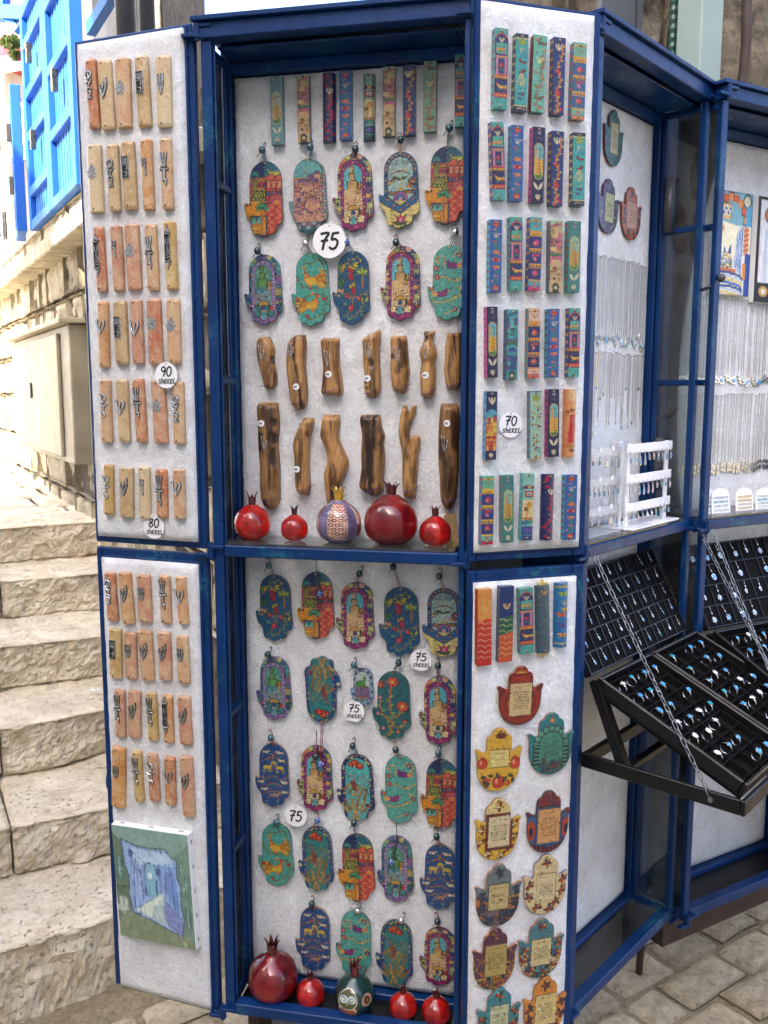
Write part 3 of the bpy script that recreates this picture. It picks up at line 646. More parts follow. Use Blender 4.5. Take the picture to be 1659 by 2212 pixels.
# ---- painted mezuzah cases: width 1, height 6.6
MH = 6.6
def m_panels(top='#4fb0a8', a1='#253a7a', edge='#d04a34'):
    a = Art(MH, a1); a.rect(0,0,1,.75,top); a.ell(.5,.75,.42,.36,edge); a.ell(.5,.75,.3,.26,a1); a.rect(0,.78,1,1.15,a1)
    a.shin(.5,.95,.3,'#e8d8a0',.07); a.rect(.05,1.2,.95,2.1,'#5cb4a4',INK); a.bird(.5,1.75,.42,1,'#e8a03c',['#e8b84a','#d8783c']); a.leaf(.3,1.95,.3,-.6,'#4a8a3c'); a.ell(.7,1.95,.06,.06,'#c82838')
    a.rect(0,2.15,1,2.3,'#7a4a8a'); a.rect(0,2.3,1,2.38,'#e8b84a'); a.rect(.08,2.4,.92,3.75,'#d08aa8',INK); a.rect(.24,2.5,.76,3.7,'#e6d6c4',INK) ; a.rect(.26,2.55,.74,3.7,a1)
    a.pom(.5,3.05,.16); a.leaf(.5,3.25,.3,.9,'#5a9a4a'); a.leaf(.5,3.25,.3,2.2,'#5a9a4a'); a.rect(0,3.78,1,3.9,edge)
    a.rect(0,3.9,1,4.15,'#e8b84a')
    for k in range(5): a.poly([(.0+k*.2,4.15),(.1+k*.2,3.92),(.2+k*.2,4.15)],'#7a3a2a')
    a.rect(.05,4.2,.95,5.25,a1,INK); a.bird(.5,4.8,.46,-1,'#f0b83c',['#e8d04a','#d8783c']); a.leaf(.25,5.1,.35,-.4,'#4a9a4a'); a.ell(.2,4.5,.07,.07,'#c82838'); a.ell(.75,5.05,.07,.07,'#c82838')
    a.rect(0,5.3,1,5.65,edge); 
    for k in range(3): a.leaf(.12+k*.28,5.48,.2,0,'#e8d04a',.6)
    a.rect(0,5.7,1,MH,top); return a
def m_grapes():
    a = Art(MH, '#3fb0b0'); R = random.Random(2); a.rect(0,0,1,.35,'#22304e'); a.rect(0,MH-.45,1,MH,'#22304e'); a.rect(0,.35,1,.42,'#e0d090'); a.rect(0,MH-.52,1,MH-.45,'#e0d090')
    for k in range(5): a.leaf(.5,.7,.38,k*1.25,'#a8b83c',.7,'#4a6a2a')
    a.shin(.5,1.4,.36,'#e8dc9a',.08)
    for k in range(14): a.ell(.2+R.random()*.7,1.3+R.random()*.7,.06,.06,'#2a5a9a')
    for k in range(9): a.pom(.2+R.random()*.6,2.2+R.random()*1.1,.1,'#8a1a2c','#c85a5a')
    for k in range(8): a.curve([(.5,3.3),(.2+.09*k,3.9),(.15+.1*k,4.4)],.04,'#d8c884'); 
    for k in range(10): a.leaf(.2+R.random()*.6,3.3+R.random()*1.6,.2,R.random()*6,'#e0d090' if k%2 else '#3f7a4a',.4)
    for k in range(9): a.ell(.25+R.random()*.5,4.9+R.random()*.9,.09,.07,R.choice(['#7a3a8a','#a02a3a','#5a8a3c']),INK)
    for k in range(3): a.leaf(.2+.25*k,MH-.2,.2,-.5,'#e0d090',.5)
    return a
def m_birdtree(bg='#6ec4b0'):
    a = Art(MH, bg); a.vine([(.5,6.4),(.35,5),(.65,4),(.6,3),(.75,2.4),(.6,1.7)],.06,'#7a4a34',['#5a8a3c','#c02a4a','#8ab04a','#d84a6a'],30,.3)
    a.bird(.55,.7,.5,-1,'#6a5a3c',['#4a4a2a','#8a6a34']); a.shin(.5,2.1,.4,'#ece0a0',.1); a.bird(.6,5.4,.5,1,'#7a5a3a',['#4a3a2a','#9a7a44'])
    for x, y in ((.2,.4),(.8,1.3),(.25,3.2),(.75,3.6),(.3,4.4),(.7,6.2),(.25,6)): a.flower(x,y,.13,5,'#c8283c','#e8b84a')
    for k in range(14): a.leaf(.1+.8*((k*.37) % 1),.3+k*.44,.24,k*1.7,'#3f7a3c' if k%2 else '#b8b84a',.5)
    return a
def m_vine():
    a = Art(MH, '#20357a'); a.vine([(.35,6.6),(.5,5.6),(.25,4.7),(.65,3.7),(.35,2.7),(.7,1.6),(.75,.5)],.11,'#d8742c',['#8aa83c','#d8c84a'],22,.34)
    a.shin(.42,.85,.42,'#f0e4b0',.11); a.pom(.4,2.9,.2); a.pom(.45,4.75,.22); a.pom(.72,6.15,.14); a.line([(.2,6.6),(.45,5.6)],.07,'#d8742c')
    return a
def m_pompanel(bg='#2f6a9a', bar='#e0a83c', top='#7ac0a8', pc='#d8344c'):
    a = Art(MH, bg); a.rect(0,0,1,1.25,top); a.rect(0,.25,1,.36,bar); a.shin(.5,.75,.36,'#8a7a4a',.06); a.rect(0,1.2,1,1.75,bar); a.ell(.5,1.75,.3,.3,'#c88a34',INK); a.rect(0,1.72,1,2.7,bg)
    for i, y in enumerate((2.35,3.65,5.05)):
        if i == 1: a.leaf(.5,y-.3,.35,.2,pc,.7); a.leaf(.5,y-.3,.35,2.6,pc,.7); a.leaf(.45,y-.1,.4,1.5,'#f08ab0',.8); a.leaf(.3,y,.3,.9,'#4a8a3c')
        else: a.pom(.5,y,.24,pc,'#f4a0b0'); a.leaf(.2,y+.2,.3,-.4,'#3f8a4a'); a.leaf(.8,y+.2,.3,3.5,'#3f8a4a')
    for y in (2.8,4.15):
        a.rect(0,y,1,y+.42,bar)
        for k in range(4): a.poly([(.02+k*.25,y+.38),(.13+k*.25,y+.08),(.25+k*.25,y+.38)],'#8a5a2a' if k%2 else bg)
    a.rect(0,5.6,1,5.75,bar); a.rect(0,5.75,1,6.2,top); a.ell(.5,5.98,.18,.12,'#d86a7a'); a.rect(0,6.25,1,MH,pc if bg != '#2f6a9a' else '#d8905a'); return a
def m_fire():
    a = Art(MH, '#2a66b4'); a.line([(.5,.6),(.5,6.2)],.05,'#4a8a4a'); R = random.Random(3)
    for y in (.4,6.2): a.flower(.5,y,.26,6,'#e0482c','#f08a3c',INK)
    a.shin(.5,1.4,.36,'#e8dca8',.08)
    for y, s in ((3.1,-1),(4.15,1)):
        for k in range(7): a.leaf(.5,y,.42,s*(.45+k*.37),['#f0852c','#f4c03c','#d83a2c'][k%3],.35)
    a.flower(.5,3.62,.22,6,'#c8202c','#7a1020'); a.flower(.25,3.6,.14,5,'#c8202c'); a.flower(.75,3.6,.14,5,'#c8202c')
    for k in range(6): a.leaf(.5,1.9+.2*k,.4,-.7+(k%2)*-1.6,'#3f9a4a',.35); a.leaf(.5,4.6+.22*k,.4,.7+(k%2)*1.6,'#3f9a4a',.35)
    for k in range(16): a.flower(.1+.8*R.random(),.8+5*R.random(),.09,4,R.choice(['#d8689a','#7a4ab0','#d84a3a']),'#f0d04a')
    return a
def m_towernav(bg='#1f2450', sky='#58b8c8', tw='#e8b83c'):
    a = Art(MH, bg); a.ell(.5,1.75,.34,.34,'#d8c070'); a.rect(.16,1.75,.84,4.2,'#d8c070'); a.ell(.5,4.2,.34,.4,'#d8c070'); a.ell(.5,1.78,.28,.28,sky); a.rect(.22,1.78,.78,3.0,sky); a.rect(.22,2.8,.78,4.2,tw); a.ell(.5,4.2,.28,.33,'#4f8a3c'); a.rect(.22,3.6,.6,4.15,tw)
    a.rect(.32,1.9,.48,4.0,tw,'#8a5a20',.015); a.rect(.36,1.65,.44,2.0,tw)
    for k in range(9): a.line([(.3,2.9+k*.13),(.78,2.9+k*.13)],.02,'#a8702a')
    a.line([(.55,2.6),(.55,4)],.05,'#c03a2a'); a.shin(.64,1.95,.18,'#2a3040',.04)
    a.flower(.5,.5,.16,6,'#8a8ab8','#d8c070'); a.curve([(.2,.9),(.35,1.1),(.5,.9),(.65,1.1),(.8,.9)],.03,'#8a7ab0')
    for f in (1,-1): a.leaf(.5-f*.04,5.5,.8,-1.57-f*.42,'#ece0c0',.32,'#6a5a4a')
    a.flower(.5,6.1,.2,6,'#e8dcc0','#8a7a5a'); a.leaf(.2,5.9,.25,.6,'#4a8a5a'); a.leaf(.8,5.9,.25,2.5,'#4a8a5a'); return a
def m_city(pal, sky, seed, dome=None):
    a = Art(MH, sky); a.rect(0,.0,1,.5,sky); a.poly([(0,.45),(1,.1),(1,.4),(0,.75)],pal[1]); a.city(0,.9,1,MH-.9,pal,seed,.38,.5,'#5a3a3a',dome); a.shin(.5,1.9,.3,'#4a4038',.06)
    a.rect(0,3.0,1,3.25,'#3f7a5a'); a.ell(.5,3.8,.6,.5,pal[2],INK); a.ell(.5,3.85,.4,.32,pal[3],INK); a.rect(0,3.9,1,4.4,pal[0])
    a.city(0,4.4,1,MH-.9,pal,seed+1,.4,.45,'#5a3a3a'); a.rect(0,MH-.95,1,MH,pal[0]); a.ell(.5,MH-.5,.26,.36,'#2f4a3a',INK); a.rect(.24,MH-.5,.76,MH,'#2f4a3a'); a.ell(.5,MH-.4,.12,.2,'#e8d8a0'); return a
def m_night():
    a = Art(MH, '#1d2a5e'); a.shin(.5,.9,.5,'#ece0b0',.12); a.ell(.5,2.3,.5,.6,'#4fb0c8'); a.rect(0,2.3,1,3.2,'#4fb0c8'); a.city(0,2.6,1,5.7,['#e8b83c','#d84a2c','#f08a2c','#f4d04a','#c03a4a'],7,.36,.45,'#2a3a6e',['#f0a030']); a.rect(0,5.75,1,MH,'#1d2a5e'); a.flower(.5,6.15,.2,6,'#e8dcb0'); return a
def m_fruitpale():
    a = Art(MH, '#a8d4c0'); R = random.Random(9); a.rect(0,0,1,.12,'#2f6a8a'); a.rect(0,MH-.12,1,MH,'#e0c070')
    for k in range(5): a.leaf(.5,.7,.4,k*1.25,'#a8b83c',.7,'#4a6a2a')
    a.shin(.5,1.3,.34,'#c8b868',.08)
    for k in range(30): a.ell(.12+.76*R.random(),1.7+4.2*R.random(),.08,.08,R.choice(['#8a1a3c','#c8283c','#3a5a2a','#7a4a8a','#e0c070']),INK,.015)
    for k in range(22): a.leaf(.1+.8*R.random(),.9+5*R.random(),.24,R.random()*6,R.choice(['#3f7a3c','#c8b84a','#5a9a4a']),.45)
    return a
def m_noah(bg='#8fd0c4', lower='#2f4a8a'):
    a = Art(MH, bg); a.ell(.5,1.5,.6,.35,'#6a2a5a'); a.rect(0,1.5,1,1.7,bg); a.shin(.6,1.3,.3,'#d8c070',.08); a.rect(.2,1.75,.9,2.3,'#c84a3c',INK); a.rect(.35,1.85,.75,2.2,'#e8e0d0',INK); a.ell(.55,2.05,.12,.1,'#2a5a9a')
    a.rect(0,2.6,1,4.6,'#e8d8a0'); a.ell(.6,3.1,.22,.28,'#d8a03c',INK); a.line([(.55,3.2),(.4,4.3)],.16,'#d8a03c'); a.ell(.3,3.5,.16,.2,'#8a5a34',INK); a.rect(0,4.3,1,4.5,'#c8783c'); a.ell(.3,4.8,.3,.25,'#3f8aa8',INK); a.ell(.7,4.75,.25,.2,'#4a9a8a',INK)
    a.rect(0,5.2,1,MH,lower); a.ell(.5,5.6,.3,.2,'#6a5ab0',INK); a.poly([(.75,5.6),(.95,5.4),(.95,5.8)],'#6a5ab0'); a.curve([(0,6.1),(.3,5.95),(.6,6.1),(1,5.95)],.05,'#5ac0c8'); return a
def m_redfl():
    a = Art(MH, '#1d2468'); R = random.Random(4); a.shin(.62,1.75,.42,'#ece0b0',.1)
    for k in range(20):
        x, y = .12+.76*R.random(), .3+k*.31; 
        if abs(y-1.75) > .4: a.flower(x,y,.16,5,'#c01c2c','#7a1020')
        a.leaf(.1+.8*R.random(),y+.15,.16,R.random()*6,'#d8cc6a' if k%2 else '#4f7a4a',.45)
    return a
def m_queen():
    a = Art(MH, '#eda46c'); a.ell(.5,.5,.4,.6,'#f4c890'); a.rect(.4,1.35,.6,1.55,'#d8b84a'); a.ell(.55,2.0,.2,.28,'#5a2a1a'); a.rect(.4,1.72,.72,1.9,'#e8c03c'); a.ell(.6,2.1,.13,.17,'#b06a44')
    a.poly([(.3,2.5),(.75,2.4),(.95,3.2),(.8,3.4),(.75,5.2),(.2,5.2),(.3,3.6)],'#cf2430'); a.line([(.4,2.7),(.6,3.3),(.95,3.1)],.12,'#b06a44'); a.ell(.2,2.2,.12,.16,'#a05a44'); a.ell(.5,5.5,.6,.2,'#c8843c'); a.ell(.6,5.9,.3,.14,'#7a3a3a'); return a
def m_waves(top, mid, low):
    a = Art(MH, top); a.rect(0,2.6,1,MH,mid); a.ell(.2,1.2,.75,1.5,top); a.poly([(0,4.2),(1,4.0),(1,MH),(0,MH)],low)
    a.shin(.5,1.7,.42,'#e8c070',.09)
    for k in range(7): a.curve([(0,2.9+k*.5),(.25,2.78+k*.5),(.5,3.0+k*.5),(.75,2.85+k*.5),(1,2.95+k*.5)],.045,'#f0dca0')
    return a
def m_metal():
    a = Art(MH, '#4a6a7a'); R = random.Random(2)
    for k in range(60): a.leaf(R.random(),.4+R.random()*5.8,.16,R.random()*6,'#8a5a34' if k%3 else '#b08a4a',.5)
    a.shin(.5,.6,.4,'#c8a04a',.08); return a
def m_butter():
    a = Art(MH, '#2f80c4'); a.rect(0,.3,1,.42,'#e8c83c'); a.rect(0,MH-.5,1,MH-.38,'#e8c83c'); a.shin(.62,2.0,.36,'#d8c070',.08)
    for x, y, c in ((.5,1.1,'#a8c84a'),(.4,3.2,'#e8742c'),(.5,4.3,'#6a5ab0'),(.5,5.3,'#e8a03c'),(.7,2.7,'#d8b84a')):
        for f in (1,-1): a.leaf(x,y,.42,-.5 if f > 0 else math.pi+.5,c,.7,INK); a.leaf(x,y,.34,.6 if f > 0 else math.pi-.6,c,.7,INK)
        a.line([(x,y-.15),(x,y+.2)],.06,INK)
    return a

# ---- blessing plaques: width 1, height 1.28
def bless(bg, rect, rc='#e4cf98', decor='leaves', dc=('#a02a34', '#2f4a5e', '#d8902c'), rings=None, txt='#5a4a34', seed=1, frame=None, top=None, city=None, stripes=None):
    a = Art(1.28, bg); R = random.Random(seed)
    if rings:
        for k, c in enumerate(rings): a.ell(.5,.78,.5-.075*k,.5-.075*k,c)
        for k, c in enumerate(rings): a.ell(.5,.16,.26-.04*k,.2-.04*k,c)
        a.rect(.26,.16,.76,.5,rings[0]); a.rect(.3,.2,.72,.5,rings[1])
    if stripes:
        for k in range(13): a.rect(.2+k*.05,0,.225+k*.05,.42,stripes)
        for k in range(5): a.rect(.0+k*.05,.4,.025+k*.05,.62,stripes); a.rect(.8+k*.05,.3,.825+k*.05,.52,stripes)
        a.ell(.12,.75,.16,.28,'#3f6aa0',INK); a.ell(.12,.78,.1,.2,'#c8482c'); a.ell(.12,.8,.05,.1,'#22304e'); a.ell(.9,.75,.16,.28,'#3f6aa0',INK); a.ell(.9,.78,.1,.2,'#c8482c'); a.ell(.9,.8,.05,.1,'#22304e')
        a.rect(.1,1.05,.9,1.28,'#22304e')
        for k in range(8): a.rect(.15+k*.09,1.08,.2+k*.09,1.25,'#a02a34')
        a.ell(.52,1.08,.2,.06,'#3f6aa0',INK)
    if top: a.poly([(.2,0),(.8,0),(.8,.36),(.2,.36)],top)
    if city: a.city(0,.72,1,1.28,city,seed,.14,.14,'#2a2a3a',['#c8784a'])
    if decor == 'leaves':
        for x, y in ((.5,.17),(.15,.62),(.87,.55),(.14,.85),(.86,.8),(.32,1.1),(.6,1.16),(.75,1.02)):
            for k in range(5): a.leaf(x,y,.1+.04*R.random(),k*1.26+R.random(),dc[(k+seed) % len(dc)],.5,INK)
            a.ell(x,y,.025,.025,dc[0])
    if decor == 'poms':
        for x, y, r in ((.15,.68,.1),(.85,.72,.11),(.25,1.05,.08),(.5,1.08,.12),(.7,1.12,.05)): a.pom(x,y,r,'#d8442c','#f4b08a')
        for k in range(5): a.leaf(.52,.2,.14,-2.6+k*.55,'#4a3a2a' if k%2 else '#a02a34',.5,INK)
        for k in range(8): a.leaf(.1+.1*k,.95+.06*(k%3),.13,k*1.1,'#3f5a34',.5,INK)
    if decor == 'arch':
        for k in range(9): t = math.pi*(1+k/8); a.ell(.5+.3*math.cos(t),.62+.3*math.sin(t),.065,.06,'#6ab09a',INK)
        for k in range(6):
            for x in (.2,.8): a.rect(x-.07,.64+k*.08,x+.07,.7+k*.08,'#5aa08a',INK)
        a.ell(.5,.62,.24,.24,'#4f9a86',INK); a.rect(.26,.62,.74,1.0,'#4f9a86'); a.text(.3,.56,.7,.92,8,'#2a5a56',seed); a.city(.3,.98,.75,1.2,['#3a6a6e','#7a5a4a','#4f8a6a'],3,.1,.1); a.flower(.5,.15,.06,5,'#c88a4a'); return a
    if rect:
        x0, y0, x1, y1 = rect
        if frame: a.rect(x0-.045,y0-.045,x1+.045,y1+.045,frame,INK)
        a.rect(x0,y0,x1,y1,rc,INK,.012); a.text(x0+.1,y0+.07,x1-.1,y0+.12,1,'#a8823c',seed); a.text(x0+.06,y0+.19,x1-.06,y1-.12,8,txt,seed)
    return a
def p_alley():
    a = Art(1.36, '#6c8f88', 128); R = random.Random(3)
    a.poly([(0,0),(1,0),(1,.1),(.78,.3),(.13,.2),(0,.08)], '#88aba2'); a.poly([(0,.08),(.14,.2),(.18,1.0),(0,1.14)], '#6b8470'); a.poly([(1,.1),(.78,.3),(.88,1.18),(1,1.3)], '#769888'); a.poly([(0,1.14),(.18,1.0),(.88,1.18),(1,1.3),(1,1.36),(0,1.36)], '#86957a')
    P = [(.13,.17),(.3,.23),(.5,.24),(.68,.22),(.76,.30),(.82,.33),(.81,.52),(.85,.62),(.84,.9),(.87,1.0),(.83,1.2),(.66,1.16),(.45,1.08),(.22,1.02),(.18,.8),(.2,.6),(.15,.42)]
    for k in range(6): a.line(P+[P[0]], .055-.008*k, ['#5e7468','#526a66','#4a5f66','#465878','#5a6a9a','#8090c0'][k])
    a.poly(P, '#9abce8'); a.poly([(.2,.24),(.72,.26),(.79,.36),(.72,.5),(.25,.48)], '#bcd8f4'); a.poly([(.19,.3),(.34,.42),(.36,.82),(.24,.98)], '#a2bcee'); a.poly([(.35,.44),(.4,.42),(.4,.8),(.36,.84)], '#8fa6dc')
    a.rect(.40,.41,.56,.80,'#8cc4dc','#5a7aa8',.010); a.ell(.47,.55,.03,.05,'#d8eef2','#5a8ab0',.008); a.rect(.53,.60,.56,.80,'#4a6a9a')
    for k in range(9): a.rect(.41+.03*(k%2),.64+.018*k,.44+.03*(k%2),.652+.018*k,'#6a9cc0')
    a.poly([(.56,.40),(.8,.38),(.83,.98),(.66,.78)], '#8fb2ec'); a.poly([(.66,.5),(.80,.46),(.83,.96),(.70,.82)], '#7aa0e0')
    for x, w in ((.6,.035),(.69,.04)): a.ell(x,.5,w*.5,w*.5,'#7f94cc','#5f70a8',.006); a.rect(x-w*.5,.5,x+w*.5,.74,'#7f94cc')
    a.poly([(.24,.99),(.42,.86),(.56,.77),(.63,.75),(.6,.84),(.5,.92),(.46,1.06)], '#dcece0'); a.poly([(.5,.92),(.62,.8),(.66,.86),(.62,.98),(.66,1.12),(.46,1.07)], '#bcd4d8', '#6a80a8', .006); a.poly([(.64,.82),(.84,.98),(.86,1.06),(.82,1.19),(.66,1.13),(.62,.98)], '#8c9bd2', '#5a66a0', .006)
    for k in range(26): x = .48+R.random()*.16; y = .9+R.random()*.16; a.line([(x,y),(x+.02,y+.006)], .006, '#8aa4b8')
    for k in range(7): a.curve([(.66+.025*k,.86+.02*k),(.66+.024*k,1.0),(.68+.022*k,1.13+.006*k)], .005, '#6f70bc')
    for P_ in ([(.24,.98),(.26,.5),(.30,.40),(.34,.5),(.36,.84)], [(.66,.8),(.67,.5),(.71,.42),(.75,.5),(.77,.92)], [(.40,.80),(.41,.46),(.48,.40),(.55,.46),(.56,.78)]): a.curve(P_, .012, '#3f5a96')
    for x_ in (.22,.29,.80): a.line([(x_,.36),(x_+.01,.98)], .006, '#6a84c0')
    a.line([(.24,.99),(.56,.78)], .01, '#4a5f96'); a.line([(.64,.82),(.86,1.04)], .01, '#4a5f96'); a.line([(.2,.24),(.40,.41)], .008, '#5a78b0'); a.line([(.79,.36),(.56,.42)], .008, '#5a78b0')
    a.ell(.47,.29,.055,.055,'#7fb4d8'); a.ell(.47,.29,.043,.043,'#cfe2f2'); a.curve([(.45,.31),(.47,.265),(.5,.29),(.47,.31)], .012, '#5a94c0')
    for x, y in ((.23,.29),(.58,.46)): a.poly([(x-.04,y),(x,y-.05),(x+.04,y),(x+.02,y+.07),(x-.02,y+.07)],'#4a629a'); a.curve([(x,y+.07),(x+.02,y+.12),(x-.02,y+.13)],.010,'#3a4a7a')
    for x, y, w, h in ((.07,.42,.09,.2),(.885,.36,.035,.13),(.945,.52,.04,.15),(.935,.9,.05,.2)):
        a.ell(x,y,w*.5,w*.55,'#5f8a8e','#4a5f56',.012); a.rect(x-w*.5,y,x+w*.5,y+h,'#5f8a8e','#4a5f56',.010); a.line([(x,y-w*.4),(x,y+h)],.008,'#b8d4cc'); a.line([(x-w*.5,y+h*.5),(x+w*.5,y+h*.5)],.006,'#b8d4cc')
    a.rect(0,.72,.15,.76,'#566a4a'); a.rect(0,.79,.16,.83,'#687c5a'); a.rect(.03,.86,.14,.96,'#c4d4cc'); a.line([(.085,.86),(.085,.96)],.01,'#7a9488'); a.ell(.06,1.0,.1,.04,'#b4c8bc')
    for k in range(7): a.line([(.86,.70+.012*k),(1,.72+.016*k)], .005, '#6a8474')
    for k in range(5): a.curve([(.05+k*.2,1.36),(.14+k*.16,1.22),(.22+k*.14,1.08+.02*k)],.008,'#6a7a5c'); a.curve([(0,1.2+.05*k),(.4,1.24+.03*k),(1,1.32+.02*k)],.005,'#7a8a6c')
    for k in range(1500):
        x, y = R.random(), R.random()*1.36; g = 12*(x-.4); an = 1.3+R.random()*.6; l = .03+.03*R.random(); a.line([(x,y),(x+math.cos(an)*l,y+math.sin(an)*l)],.006,tuple(np.clip(a.a[min(a.ny-1,int(y*128)),min(127,int(x*128))]*(.78+.46*R.random()),0,1)))
    return a
def p_stairs():
    a = Art(1.55, '#e8e4d0'); R = random.Random(2); a.rect(0,0,1,.5,'#7ab0bc')
    for k in range(9): t = math.pi*(1.05+k*.11); a.rect(.42+.42*math.cos(t)-.07,.5+.42*math.sin(t)-.06,.42+.42*math.cos(t)+.07,.5+.42*math.sin(t)+.06,'#d0602c' if k%2 else '#e09048',INK,.01)
    a.rect(.1,.18,.42,.42,'#d8b878',INK,.01)
    for k in range(5): a.ell(.16+.06*k,.26+.06*(k%2),.03,.03,'#3a4a9a','#e8e0c0')
    a.ell(.85,.12,.09,.08,'#c8c8a8','#2a3a3a',.03); a.poly([(0,.42),(.62,.5),(.5,1.0),(0,1.15)],'#f4eecc'); a.ell(.22,.55,.04,.05,'#c8a85a'); a.poly([(.6,.62),(.78,.48),(.75,1.25),(.55,1.1)],'#5a80b8'); 
    for k in range(5): a.line([(.6+.035*k,.62-.02*k),(.57+.035*k,1.1+.03*k)],.014,'#e0e4e8')
    a.rect(.8,.5,.93,.92,'#c86a34'); a.rect(.83,.2,1,.5,'#5aa0c8'); a.rect(.85,.9,1,1.55,'#2a4a9a'); a.rect(.8,1.05,.88,1.3,'#d88a34')
    for k in range(6): a.line([(.8,.52+k*.075),(.93,.5+k*.075)],.012,'#f0e0c0')
    a.leaf(.38,1.0,.25,-1.2,'#2f4f9a'); a.leaf(.32,1.0,.2,-1.8,'#4a70a8'); a.city(.05,.95,.5,1.15,['#dce4dc','#e8d8a8','#a8c0c8'],2,.1,.08); a.rect(0,1.15,.62,1.2,'#c8703a')
    for k in range(7): a.curve([(0,1.22+k*.05),(.3,1.2+k*.05),(.7,1.24+k*.05),(.8,1.3+k*.05)],.04,['#2f4f8a','#b8c8d8','#e0c878','#3a6ab0'][k%4])
    a.line([(0,0),(1,0),(1,1.55),(0,1.55),(0,0)],.03,'#1d2248'); return a
def p_figure():
    a = Art(1.9, '#d8dce0'); a.rect(0,0,1,.06,'#2a2018'); a.rect(0,0,.06,1.9,'#2a2018'); a.rect(0,1.55,1,1.9,'#2a2a30')
    a.ell(.45,.32,.28,.2,'#c8763c',INK); a.ell(.5,.32,.15,.11,'#e8c070'); a.ell(.55,.75,.3,.4,'#e0b8b8'); a.rect(.3,.7,1,1.0,'#a8885a'); a.ell(.8,.95,.3,.2,'#c89a4a',INK)
    for k in range(6): a.line([(.15+.06*k,.6),(.1+.1*k,1.5)],.03,'#a8c0d0' if k%2 else '#f0f0f0')
    for k in range(4): a.ell(.2+k*.25,1.7,.1,.1,'#c8a05a',INK); a.ell(.2+k*.25,1.7,.05,.05,'#e8e0d0')
    return a
# ------------------------------------------------------------------ plaque and case meshes that carry the designs
def set_col(me, cols):
    at = me.color_attributes.new('Col', 'FLOAT_COLOR', 'POINT')
    a = np.ones((len(me.vertices), 4), np.float32); a[:, :3] = np.clip(cols, 0, 1); at.data.foreach_set('color', a.ravel())
HAMSA = [(.30,.045),(.42,.008),(.545,0),(.67,.008),(.79,.045),(.90,.11),(.955,.2),(.965,.38),(.975,.55),(.985,.66),(1.0,.74),(.985,.80),(.92,.838),(.85,.838),(.835,.87),(.82,.92),(.78,.955),(.70,.968),(.65,.955),(.61,.985),(.53,1.0),(.44,1.0),(.385,.98),(.36,.948),(.32,.96),(.26,.958),(.21,.93),(.19,.88),(.185,.81),(.15,.778),(.09,.745),(.04,.70),(.012,.63),(-.005,.55),(.04,.542),(.10,.566),(.132,.55),(.135,.38),(.135,.2),(.19,.11)]
def mirror(P): return [(1-x, y) for x, y in P][::-1]
_w = [(.5,0),(.58,.008),(.635,.05),(.655,.10),(.70,.105),(.745,.135),(.765,.19),(.765,.27),(.765,.35),(.80,.375),(.86,.35),(.92,.315),(.985,.315),(1.0,.345),(.97,.385),(.955,.44),(.955,.52),(.955,.62),(.93,.73),(.87,.84),(.78,.92),(.66,.975),(.5,1.0)]
BLESS = _w + [(1-x, y) for x, y in _w[::-1] if x != .5]
_shape = {}
def shape(name, P, wm, hm, step, ch=2):
    """outline in 0..1 (y down) -> triangulated plate with inner points; wm, hm in metres"""
    if name in _shape: return _shape[name]
    P = chaikin(P, ch); P = [(x*wm-wm/2, hm/2-y*hm) for x, y in P]
    n = len(P); pts = [Vector(p) for p in P]
    A = np.array(P); nx = int(wm/step); ny = int(hm/step)
    gx, gy = np.meshgrid(np.linspace(-wm/2, wm/2, nx), np.linspace(-hm/2, hm/2, ny)); gx = gx.ravel(); gy = gy.ravel()
    ins = np.zeros(gx.shape, bool); dmin = np.full(gx.shape, 9.)
    for k in range(n):
        (xa, ya), (xb, yb) = A[k-1], A[k]
        if ya != yb: ins ^= ((ya > gy) != (yb > gy)) & (gx < (xb-xa)*(gy-ya)/(yb-ya)+xa)
        dx, dy = xb-xa, yb-ya; L = dx*dx+dy*dy+1e-15; t = np.clip(((gx-xa)*dx+(gy-ya)*dy)/L, 0, 1)
        dmin = np.minimum(dmin, np.hypot(gx-xa-t*dx, gy-ya-t*dy))
    keep = ins & (dmin > step*.55)
    pts += [Vector((x, y)) for x, y in zip(gx[keep], gy[keep])]
    v, e, f, *_r = delaunay_2d_cdt(pts, [], [list(range(n))], 1, 1e-7)
    V = np.array([(q.x, q.y) for q in v]); rim = np.zeros(len(V), bool); rim[:n] = True
    F = []
    for t in f:
        a, b, c = V[t[0]], V[t[1]], V[t[2]]
        F.append(tuple(t) if (b[0]-a[0])*(c[1]-a[1])-(b[1]-a[1])*(c[0]-a[0]) > 0 else (t[0], t[2], t[1]))
    _shape[name] = (V, F, n, wm, hm); return _shape[name]
def plate_mesh(name, sh, art, thick, edge, mat='lacquer', dome=0.0):
    V, F, n, wm, hm = sh; m = len(V)
    cols = art.sample(V[:, 0]/wm+.5, .5-V[:, 1]/hm)
    ring = [V[i] for i in range(n)]
    ccw = sum(ring[i-1][0]*ring[i][1]-ring[i][0]*ring[i-1][1] for i in range(n)) > 0
    z = np.full(m, thick); z[:n] = thick-.0007
    vs_ = [(V[i,0], V[i,1], z[i]) for i in range(m)] + [(p[0], p[1], thick-.0007) for p in ring] + [(p[0], p[1], 0.0) for p in ring]
    fs = list(F)
    for i in range(n):
        j = (i+1) % n; a, b, c, d = m+i, m+j, m+n+j, m+n+i
        fs.append((a, d, c, b) if ccw else (a, b, c, d))
    fs.append(tuple(m+n+i for i in range(n)) if not ccw else tuple(m+n+n-1-i for i in range(n)))
    me = bpy.data.meshes.new(name); me.from_pydata(vs_, [], fs); me.materials.append(M[mat])
    set_col(me, np.vstack([cols, np.tile(np.array(lin(edge)), (2*n, 1))]))
    me.polygons.foreach_set('use_smooth', [True]*len(F)+[False]*(len(fs)-len(F))); me.update(); return me
